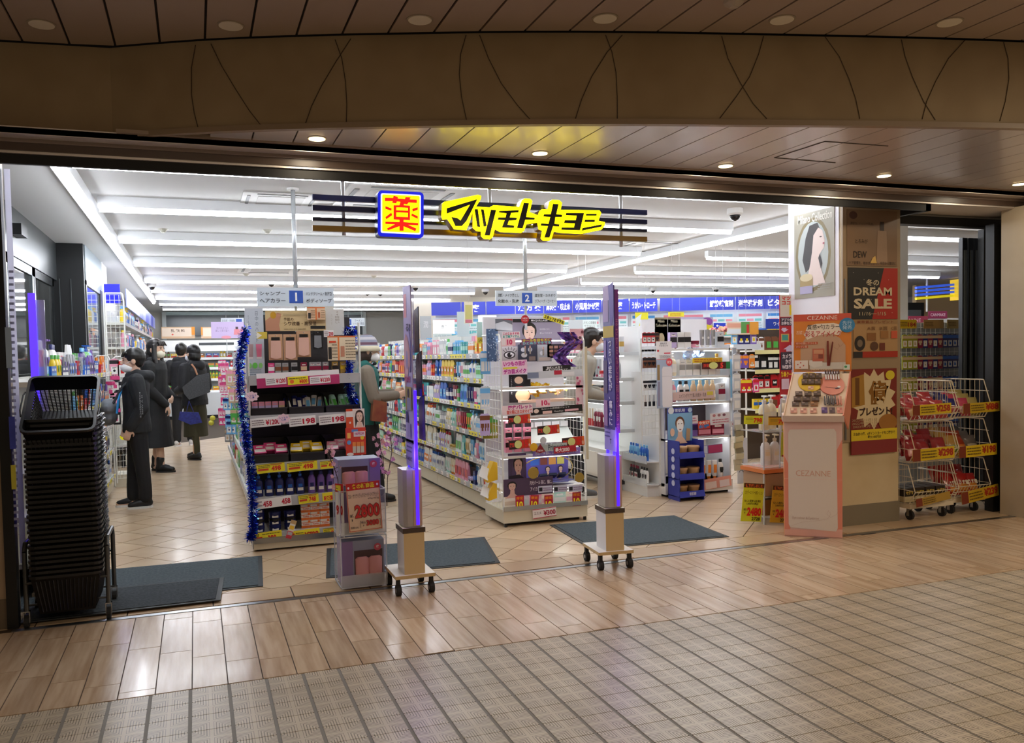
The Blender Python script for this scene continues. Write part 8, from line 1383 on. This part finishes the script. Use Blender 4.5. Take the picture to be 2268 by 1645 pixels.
s2 = thing('bar_sign', 'distant blue and yellow bar sign hanging over the far side entrance', 'sign', FY(2080, 645, 12.0))
for v, c_ in ((637, '3a64e8'), (645, '3a64e8'), (653, '3a64e8'), (661, 'e8d820')): a, c = FY(2031, v, 12), FY(2126, v - 8, 12); B().prism([(a.x, a.z + 0.022), (a.x, a.z - 0.022), (c.x, c.z - 0.022), (c.x, c.z + 0.022)], lambda x, z, q: (x, 12 + q, z), 0.05).build('bar', mat(c_, 0.4, e=0.5), s2)
a, c = FY(2124, 618, 11.9), FY(2130, 664, 11.9); B().box((a.x, 11.9, c.z), (c.x, 12.1, a.z)).build('box_edge', mat('e8c020', 0.4, e=0.6), s2); a = FY(2053, 605, 12.1); B().cyl((a.x, 12.1, 2.05), (a.x, 12.1, ZC), 0.018, n=8).build('rod', mat('f0f0f0', 0.4), s2)
plane('wall_right', (14.3, 13.5, 0), (17.4, 13.6, ZC), mat('d0b48a', 0.6)); d5 = struct(B().box((13.2, 13.3, 0), (14.3, 13.4, 2.3)).build('door_5', mat('1a1c1c', 0.4))); B().box((13.35, 13.28, 0.1), (13.7, 13.3, 2.15)).box((13.85, 13.28, 0.1), (14.2, 13.3, 2.15)).build('pane', mat('747a7c', 0.05), d5)
# ================================================================ people
def ball(b, c, rx, ry=None, rz=None, n=12, M=None):
    ry = ry or rx; rz = rz or rx; c = V(c); k = len(b.v); m = n // 2
    for j in range(1, m):
        for i in range(n):
            q = V((rx * math.sin(PI * j / m) * math.cos(2 * PI * i / n), ry * math.sin(PI * j / m) * math.sin(2 * PI * i / n), rz * math.cos(PI * j / m))); b.v.append(c + (M @ q if M else q))
    t, u = len(b.v), len(b.v) + 1; b.v += [c + (M @ V((0, 0, rz)) if M else V((0, 0, rz))), c - (M @ V((0, 0, rz)) if M else V((0, 0, rz)))]
    for j in range(m - 2):
        for i in range(n): i2 = (i + 1) % n; b.f.append((k + j * n + i, k + (j + 1) * n + i, k + (j + 1) * n + i2, k + j * n + i2)); b.m.append(0)
    for i in range(n): i2 = (i + 1) % n; b.f.append((t, k + i, k + i2)); b.m.append(0); b.f.append((u, k + (m - 2) * n + i2, k + (m - 2) * n + i)); b.m.append(0)
def cap_(b, p, q, r0, r1=None):
    r1 = r1 or r0; b.cyl(p, q, r0, r1, n=12); ball(b, p, r0); ball(b, q, r1)
def chain(b, pts): 
    for (p, r), (q, s) in zip(pts, pts[1:]): cap_(b, p, q, r, s)
def fuse(o, vox, it=5):
    m = o.modifiers.new('fuse', 'REMESH'); m.mode = 'VOXEL'; m.voxel_size = vox; m.use_smooth_shade = True
    s = o.modifiers.new('soften', 'SMOOTH'); s.iterations = it; s.factor = 0.6; return o
def hand(b, w, d, side, s=1.0, pal=V((0, -1, 0))):
    """palm and five unequal slightly curled fingers; w wrist, d finger direction, pal the way the palm faces"""
    w, d = V(w), V(d).normalized(); pal = (pal - pal.dot(d) * d).normalized(); x = d.cross(pal).normalized() * side
    M = Matrix((x, pal, d)).transposed(); ball(b, w + d * 0.045 * s, 0.038 * s, 0.015 * s, 0.05 * s, 10, M)
    for k, (o, L_) in enumerate(((-0.028, 0.058), (-0.010, 0.072), (0.009, 0.07), (0.027, 0.062))):
        p0 = w + d * 0.075 * s + x * o * s; p1 = p0 + (d * 0.9 + pal * 0.3).normalized() * L_ * 0.55 * s; p2 = p1 + (d * 0.5 + pal * 0.85).normalized() * L_ * 0.5 * s; chain(b, [(p0, 0.009 * s), (p1, 0.008 * s), (p2, 0.0065 * s)])
    p0 = w + d * 0.025 * s + x * 0.03 * s; p1 = p0 + (x * 0.75 + d * 0.65 + pal * 0.3).normalized() * 0.035 * s; p2 = p1 + (d * 0.85 + pal * 0.5).normalized() * 0.028 * s; chain(b, [(p0, 0.012 * s), (p1, 0.0095 * s), (p2, 0.0075 * s)])
SKIN = mat('d8b096', 0.55)
def person(loc, rz, H, label, top, legs, arms, hair='short', mask='f0f0ee', lean=0.0, headturn=0.0, coat=0.0, skirt=None, shoe='161618', sole='1a1a1c', bare=None, hairc='15120f', hood=False, puff=1.0, mz=0.0, vox=0.0075, step=0.10, sleeve=None):
    """faces -Y. arms: ((side, elbow, wrist, finger direction, palm), ...) in units of H"""
    t = thing('person', label, 'person', loc, rz); M = WM(t); h = H
    P = lambda x, y, z: V((x * h, y * h + lean * max(0, z - 0.5) * h, z * h))
    def fin(b, nm_, m, par=None, sm=False): b.v = [M @ v for v in b.v]; return b.build(nm_, m, par or t, smooth=sm)
    hc = P(0, -0.012, 0.925); HM = Matrix.Rotation(headturn, 3, 'Z')
    L_ = {}
    # body: one surface with head, neck, trunk, limbs and hands
    b = B(); ball(b, hc + V((0, 0.006 * h, 0.012 * h)), 0.049 * h, 0.060 * h, 0.062 * h, 16, HM); ball(b, hc + HM @ V((0, -0.014 * h, -0.026 * h)), 0.038 * h, 0.042 * h, 0.044 * h, 14, HM); ball(b, hc + HM @ V((0, -0.024 * h, -0.052 * h)), 0.020 * h, 0.022 * h, 0.018 * h, 10, HM)
    cap_(b, hc + HM @ V((0, -0.052 * h, 0.004 * h)), hc + HM @ V((0, -0.064 * h, -0.018 * h)), 0.006 * h, 0.0095 * h)
    for s in (-1, 1): ball(b, hc + HM @ V((s * 0.050 * h, 0.006 * h, -0.01 * h)), 0.008 * h, 0.014 * h, 0.020 * h, 8, HM)
    cap_(b, P(0, 0.004, 0.82), hc + V((0, 0.006 * h, -0.04 * h)), 0.036 * h, 0.033 * h)
    for z, rx_, ry_, rz_ in ((0.76, 0.10, 0.058, 0.07), (0.68, 0.088, 0.06, 0.08), (0.60, 0.082, 0.056, 0.07), (0.53, 0.092, 0.062, 0.06)): ball(b, P(0, 0.0, z), rx_ * h, ry_ * h, rz_ * h, 14)
    for s in (-1, 1):
        yo = s * step / 2
        chain(b, [(P(s * 0.048, 0, 0.50), 0.052 * h), (P(s * 0.05, yo * 0.6, 0.28), 0.034 * h), (P(s * 0.05, yo, 0.05), 0.024 * h)]); chain(b, [(P(s * 0.05, yo + 0.005, 0.03), 0.022 * h), (P(s * 0.055, yo - 0.09, 0.018), 0.016 * h)])
    J = {}
    for (s, el, wr, fd, pal) in arms:
        sh, e, w_ = P(s * 0.108, 0.005, 0.795), P(*el), P(*wr); J[s] = (sh, e, w_); chain(b, [(sh, 0.032 * h), (e, 0.024 * h), (w_, 0.0165 * h)]); hand(b, w_, fd, s, h / 1.7, V(pal))
    fuse(fin(b, 'body', SKIN), vox * 0.8, 2)
    # hair
    b = B(); hx, hy, hz = 0.056 * h, 0.066 * h, 0.062 * h; cc = hc + HM @ V((0, 0.014 * h, 0.020 * h)); ball(b, cc, hx, hy, hz, 18, HM)
    if hair == 'short': ball(b, hc + HM @ V((0, 0.034 * h, -0.012 * h)), 0.046 * h, 0.034 * h, 0.040 * h, 12, HM); [cap_(b, hc + HM @ V((x * h, -0.046 * h, 0.046 * h)), hc + HM @ V((x * h * 1.2, -0.060 * h, 0.024 * h)), 0.010 * h, 0.006 * h) for x in (-0.03, -0.01, 0.01, 0.03)]
    if hair == 'bob': ball(b, hc + HM @ V((0, 0.022 * h, -0.02 * h)), 0.060 * h, 0.055 * h, 0.070 * h, 14, HM)
    if hair == 'long':
        ball(b, hc + HM @ V((0, 0.026 * h, -0.02 * h)), 0.057 * h, 0.050 * h, 0.07 * h, 14, HM); chain(b, [(hc + HM @ V((0, 0.04 * h, -0.04 * h)), 0.05 * h), (P(0, 0.06, 0.80), 0.055 * h), (P(0, 0.065, 0.68), 0.035 * h)])
        for s in (-1, 1): chain(b, [(hc + HM @ V((s * 0.045 * h, -0.012 * h, 0.02 * h)), 0.017 * h), (P(s * 0.058, -0.02, 0.85), 0.02 * h), (P(s * 0.06, -0.045, 0.73), 0.012 * h)])
        [cap_(b, hc + HM @ V((x * h, -0.044 * h, 0.05 * h)), hc + HM @ V((x * h * 1.2, -0.060 * h, 0.026 * h)), 0.010 * h, 0.006 * h) for x in (-0.03, -0.01, 0.01, 0.03)]
    fuse(fin(b, 'hair', mat(hairc, 0.35)), 0.006, 2)
    for s in (-1, 1):
        b = B(); ball(b, hc + HM @ V((s * 0.019 * h, -0.0535 * h, 0.0 * h)), 0.0075 * h, 0.003 * h, 0.0035 * h, 10, HM); fin(b, 'eye', mat('1c1614', 0.2), sm=True)
        b = B(); cap_(b, hc + HM @ V((s * 0.010 * h, -0.056 * h, 0.012 * h)), hc + HM @ V((s * 0.029 * h, -0.051 * h, 0.013 * h)), 0.0018 * h); fin(b, 'eyebrow', mat('1c1614', 0.6), sm=True)
    if mask:
        b = B(); ball(b, hc + HM @ V((0, -0.028 * h, (-0.038 - mz) * h)), 0.039 * h, 0.043 * h, 0.032 * h, 16, HM); mo = fin(b, 'face_mask', mat(mask, 0.7), sm=True)
        for s in (-1, 1): B_ = B().tube([M @ (hc + HM @ V((s * 0.036 * h, -0.035 * h, -0.02 * h))), M @ (hc + HM @ V((s * 0.052 * h, 0.012 * h, 0.006 * h)))], 0.0012 * h, 4).build('ear_loop', mat(mask, 0.7), mo)
    else:
        b = B(); cap_(b, hc + HM @ V((-0.012 * h, -0.055 * h, -0.042 * h)), hc + HM @ V((0.012 * h, -0.055 * h, -0.042 * h)), 0.003 * h); fin(b, 'mouth', mat('a86458', 0.5), sm=True)
    # jacket or coat
    b = B(); k = puff
    zb = max(coat, 0.0) if coat else 0.475
    prof = [(0.02, zb + 0.001)] + [(0.112 + max(0, 0.48 - zb) * 0.16, zb), (0.112 + max(0, 0.48 - zb) * 0.12, zb + 0.05)] + ([(0.116, 0.42)] if coat else []) + [(0.110, 0.52), (0.102, 0.60), (0.106, 0.70), (0.112, 0.77), (0.095, 0.815), (0.05, 0.84), (0.02, 0.845)]
    n0 = len(b.v); b.lathe([(r_ * h * k, z * h) for r_, z in prof], n=20, sy=0.70)
    for i in range(n0, len(b.v)): b.v[i].y += lean * max(0, b.v[i].z / h - 0.5) * h
    cap_(b, P(-0.05, 0.012, 0.835), P(0.05, 0.012, 0.835), 0.034 * h); ball(b, P(0, 0.01, 0.835), 0.055 * h, 0.045 * h, 0.03 * h, 12)
    if hood: chain(b, [(P(-0.06, 0.045, 0.83), 0.032 * h), (P(0, 0.075, 0.82), 0.042 * h), (P(0.06, 0.045, 0.83), 0.032 * h)]); chain(b, [(P(-0.06, 0.02, 0.84), 0.026 * h), (P(-0.035, -0.04, 0.83), 0.02 * h)]); chain(b, [(P(0.06, 0.02, 0.84), 0.026 * h), (P(0.035, -0.04, 0.83), 0.02 * h)])
    bs_ = B()
    for s, (sh, e, w_) in J.items(): chain(b if not sleeve else bs_, [(sh, 0.046 * h * k), (e, 0.038 * h * k), (w_ - (w_ - e) * 0.08, 0.030 * h * k)])
    fuse(fin(b, 'coat' if coat else 'jacket', noisy(top, '%02x%02x%02x' % tuple(min(255, int(top[i:i + 2], 16) + 9) for i in (0, 2, 4)), (9, 9, 9), 0.75, 3, bump=0.6, name='cloth')), vox, 4)
    if sleeve: fuse(fin(bs_, 'sleeve', mat(sleeve, 0.8)), vox, 4)
    # legs
    b = B()
    if skirt:
        b.lathe([(0.05 * h, 0.205 * h), (0.118 * h, 0.2 * h), (0.112 * h, 0.30 * h), (0.112 * h, 0.42 * h), (0.098 * h, 0.52 * h), (0.04 * h, 0.54 * h)], n=20, sy=0.74)
        fuse(fin(b, 'skirt', noisy(skirt, skirt, (9, 9, 9), 0.85, bump=0.4, name='skirt_cloth')), vox, 5); b = B()
    r0, r1, r2 = ((0.062, 0.046, 0.040) if not (skirt or coat) else (0.05, 0.034, 0.026))
    for s in (-1, 1):
        yo = s * step / 2; chain(b, [(P(s * 0.050, 0.0, 0.50), r0 * h), (P(s * 0.054, yo * 0.6, 0.28), r1 * h), (P(s * 0.054, yo, 0.12), r2 * h)] + ([(P(s * 0.054, yo, 0.065), r2 * h)] if not bare else []))
    fuse(fin(b, 'trousers' if not (skirt or coat) else 'stockings', mat(legs, 0.8)), vox, 3)
    for s in (-1, 1):
        yo = s * step / 2; b = B(); chain(b, [(P(s * 0.054, yo + 0.022, 0.032), 0.022 * h), (P(s * 0.056, yo - 0.03, 0.032), 0.026 * h), (P(s * 0.058, yo - 0.085, 0.022), 0.020 * h)]); ball(b, P(s * 0.054, yo + 0.01, 0.05), 0.024 * h, 0.03 * h, 0.024 * h)
        if bare: chain(b, [(P(s * 0.054, yo + 0.01, 0.04), 0.026 * h), (P(s * 0.054, yo + 0.005, 0.10), 0.030 * h)])
        f_ = fuse(fin(b, 'shoe', mat(shoe, 0.45)), 0.006, 2)
        q = B(); q.prism([((s * 0.056 + 0.029 * math.cos(a)) * h, (yo - 0.033 + 0.075 * math.sin(a)) * h) for a in [2 * PI * i / 20 for i in range(20)]], lambda x, y, d: (x, y, 0.013 * h * (1 - d)), 1.0); q.v = [M @ v for v in q.v]; q.build('sole', mat(sole, 0.5), f_)
    return t, M, P, hc, HM
DN = (0, -0.15, -1)
# boy in profile, facing left
t, M, P, hc, HM = person((-0.545, 8.66, 0), -PI / 2 + 0.05, 1.53, 'boy in black hooded jacket facing the left shelf, grey bag on his front', '15171b', '121317',
    ((1, (0.135, 0.035, 0.63), (0.12, -0.04, 0.505), (0, -0.35, -1), (-1, 0, 0)), (-1, (-0.135, 0.02, 0.63), (-0.11, -0.06, 0.51), (0, -0.35, -1), (1, 0, 0))), hair='short', mask='f2f2f2', hood=True, shoe='141518', sole='e4e4e2', mz=0.010, puff=1.08, step=0.07)
b = B(); ball(b, P(-0.01, -0.16, 0.63), 0.12 * 1.53, 0.055 * 1.53, 0.06 * 1.53, 14); ball(b, P(0.0, -0.165, 0.58), 0.09 * 1.53, 0.06 * 1.53, 0.06 * 1.53, 14); b.v = [M @ v for v in b.v]
bg = thing('crossbody_bag', 'grey crossbody bag held on the front of the boy', 'bag', M @ P(0, -0.17, 0.55)); fuse(b.build('body', noisy('5c6066', '70747a', (12, 12, 12), 0.8, bump=0.5, name='grey_cloth'), bg), 0.008, 4)
B().tube([M @ p for p in (P(0.06, -0.13, 0.66), P(0.085, -0.075, 0.76), P(0.075, 0.0, 0.83))], 0.012, 6).build('strap', mat('3a3d42', 0.8), bg); B().tube([M @ p for p in (P(-0.1, -0.205, 0.62), P(0, -0.22, 0.60), P(0.1, -0.205, 0.62))], 0.004, 5).build('zip', mat('1c1e20', 0.5), bg)
B().tube([M @ p for p in (P(0.09, -0.11, 0.60), P(0.088, -0.10, 0.68), P(0.07, -0.075, 0.76))], 0.011, 5).build('lining', mat('2a8ad0', 0.6), bpy.data.objects['person'])
B().mark().text('EXPERIENCE\nIS A WISE', (0, 0, 0), V((0, 0, -1)), V((0, -1, 0)), 0.24, 0.028, 0, 0.0).xf(M @ Matrix.Translation(P(0.176, 0.03, 0.65))).build('sleeve_print', mat('9a9ca0', 0.6), bpy.data.objects['person'])
# woman with long hair
t, M, P, hc, HM = person((-0.475, 11.35, 0), 1.22, 1.68, 'masked woman with long dark hair in long black coat and ankle boots', '121214', 'caa48c',
    ((1, (0.13, 0.0, 0.63), (0.05, -0.10, 0.56), (-0.8, -0.3, -0.3), (0, 1, 0)), (-1, (-0.13, 0.0, 0.63), (-0.06, -0.10, 0.50), (0.3, -0.3, -1), (0, 1, 0))), hair='long', mask='e6dfc8', coat=0.19, bare=True, shoe='0e0e10', headturn=-0.25, hairc='1a120e', step=0.08)
bk = thing('tote_bag', 'navy patterned flat bag held low by the long-haired woman', 'bag', M @ P(0, -0.2, 0.45)); c = M @ P(-0.02, -0.22, 0.49)
o_ = B(); o_.prism([(0, 0), (0.22, -0.02), (0.26, -0.15), (0.12, -0.17), (-0.02, -0.10)], lambda x, z, q: (c.x + x - 0.06, c.y - 0.08 + q, c.z + z - 0.06), 0.03); o_.build('body', noisy('20266c', '2c3488', (40, 40, 40), 0.6, name='navy_print'), bk); B().tube([c + V((0.02, -0.06, -0.06)), c + V((0.05, -0.06, 0.07)), c + V((0.10, -0.06, -0.07))], 0.005, 5).build('handle', mat('20266c', 0.6), bk)
# woman seen from behind with the grey tote
t, M, P, hc, HM = person((-0.02, 12.5, 0), -2.35, 1.62, 'woman in black hooded jacket and long olive skirt seen from behind, tote on shoulder', '131316', '3c3820',
    ((1, (0.15, 0.02, 0.63), (0.10, -0.10, 0.60), (-0.5, -1, 0), (-1, 0, 0)), (-1, (-0.15, 0.0, 0.63), (-0.1, -0.14, 0.60), (0.5, -1, 0), (1, 0, 0))), hair='bob', mask='e8ecf4', skirt='35311a', hood=True, puff=1.15, hairc='0f0d0d', step=0.12)
tb = thing('tote_bag', 'large dark grey tote bag on the shoulder of the woman in olive skirt', 'bag', (0.06, 12.2, 0.9))
c = FY(422, 880, 12.15); b = B(); 
for s in (0, 1): pass
pp = [FY(u, v, 12.12) for u, v in ((404, 858), (408, 872), (419, 885), (466, 868), (463, 826), (436, 832))]
B().prism([(p.x, p.z) for p in pp][::-1], lambda x, z, q: (x, 12.1 + q, z), 0.09).build('body', noisy('3a3b3d', '4a4b4d', (60, 60, 60), 0.7, 4, name='tote_cloth'), tb)
B().tube([tuple(FY(u, v, 12.1)) for u, v in ((437, 830), (431, 815), (424, 806))], 0.012, 6).build('strap', mat('b07a5c', 0.6), tb)
# man half hidden behind her
person((-0.21, 14.6, 0), 2.9, 1.69, 'person in black jacket with blue-grey collar half hidden behind the olive skirt', '17181b', '17181b', ((1, (0.14, 0.0, 0.63), (0.1, -0.12, 0.60), (-0.4, -1, 0), (-1, 0, 0)), (-1, (-0.15, 0.02, 0.63), (-0.14, -0.04, 0.5), DN, (1, 0, 0))), hair='short', mask='f0f0f0', shoe='d8d8d8', sole='e8e8e8', vox=0.009)
# staff member with knit hat and green vest
t, M, P, hc, HM = person((1.56, 8.0, 0), 1.45, 1.58, 'woman in green vest, striped scarf and knit hat looking at the aisle two shelf', '0f5a54', '17191d',
    ((1, (0.14, -0.03, 0.64), (0.06, -0.17, 0.66), (-0.3, -1, 0.3), (-1, 0, 0)), (-1, (-0.14, -0.03, 0.64), (-0.05, -0.18, 0.65), (0.3, -1, 0.2), (1, 0, 0))), hair='bob', mask='f4f4f4', sleeve='7a6e60', hairc='3a2a22', vox=0.008)
hat = thing('knit_hat', 'striped knit hat with cream brim on the woman in the green vest', 'hat', M @ (hc + V((0, 0, 0.04)))); b = B(); b.lathe([(0.118, -0.035, 1), (0.135, -0.042, 1), (0.118, 0.012, 1), (0.108, 0.02, 0), (0.106, 0.045, 2), (0.098, 0.07, 0), (0.082, 0.095, 3), (0.05, 0.115, 0), (0.012, 0.122, 2)], n=24, o=M @ (hc + V((0, 0.012, 0.035)))); b.build('crown', [mat('8a8c9c', 0.9), mat('dcd3b8', 0.9), mat('6a4a58', 0.9), mat('b8b4b8', 0.9)], hat, smooth=True)
sc = thing('scarf', 'black and white striped scarf around the neck above the green vest', 'scarf', M @ P(0, -0.04, 0.8)); b = B()
for i in range(9): zz = 0.845 - 0.014 * i; cap_(b, P(-0.03 + 0.004 * i, -0.05 - 0.004 * i, zz), P(0.05 - 0.003 * i, -0.045 - 0.004 * i, zz - 0.02), 0.012 * 1.58) ; n_ = len(b.m); b.m[-1:] = b.m[-1:]
per = len(b.m) // 9; b.m = [min(1, (i // per) % 2) for i in range(len(b.m))]; b.v = [M @ v for v in b.v]; b.build('cloth', [mat('1e1e22', 0.9), mat('d8d4cc', 0.9)], sc, smooth=True)
B().mark().text('〜', (0, 0, 0), V((0, -1, 0)), ZU, 0.05, 0.03, 0, 0.03).xf(M @ Matrix.Translation(P(0.128, -0.02, 0.74))).build('vest_print', mat('7ac0b4', 0.6), t)
hb_ = thing('handbag', 'red-brown handbag with keyring on the arm of the woman in green vest', 'bag', M @ P(0.1, -0.14, 0.5)); c = FY(838, 905, 7.75); b = B(); b.prism([(-0.07, -0.11), (0.07, -0.13), (0.08, 0.06), (-0.05, 0.09)], lambda x, z, q: (c.x + x, 7.72 + q, c.z + z), 0.1); b.build('body', noisy('7a2c24', '8c5030', (10, 10, 10), 0.5, name='bag_leather'), hb_); B().tube([c + V((-0.04, 0, 0.08)), c + V((-0.02, 0, 0.2)), c + V((0.04, 0, 0.07))], 0.006, 5).build('handle', mat('6a4a30', 0.5), hb_)
# man behind the makeup display
person((3.40, 7.35, 0), 1.35, 1.64, 'dark-haired masked person in light coat half hidden behind the makeup display', '9a958a', '26272c', ((1, (0.13, -0.03, 0.63), (0.06, -0.16, 0.62), (-0.3, -1, 0.1), (-1, 0, 0)), (-1, (-0.14, -0.02, 0.63), (-0.08, -0.15, 0.60), (0.3, -1, 0), (1, 0, 0))), hair='short', mask='e4eaf0', shoe='5c5e60', sole='e0e0dc', lean=-0.34, hairc='1c1512', vox=0.009)
# wreath of small hung goods near the olive skirt and other small hanging cards in aisle one
for i, (u, v, r_) in enumerate(((473, 818, 6), (470, 828, 5))):
    p = FY(u - 2, v + 108, 9.6); tag(B().lathe([(0.005, -0.03), (0.026, -0.018), (0.03, 0), (0.026, 0.018), (0.005, 0.03)], tuple(p), n=12).build('yellow_ball', mat('d8d04a', 0.5), smooth=True), '%s small yellow ball hanging low at aisle one' % ('upper', 'lower')[i], 'ball', 'yellow balls at aisle one')
bpy.data.objects.remove(_to); bpy.data.scenes.remove(_tmp)
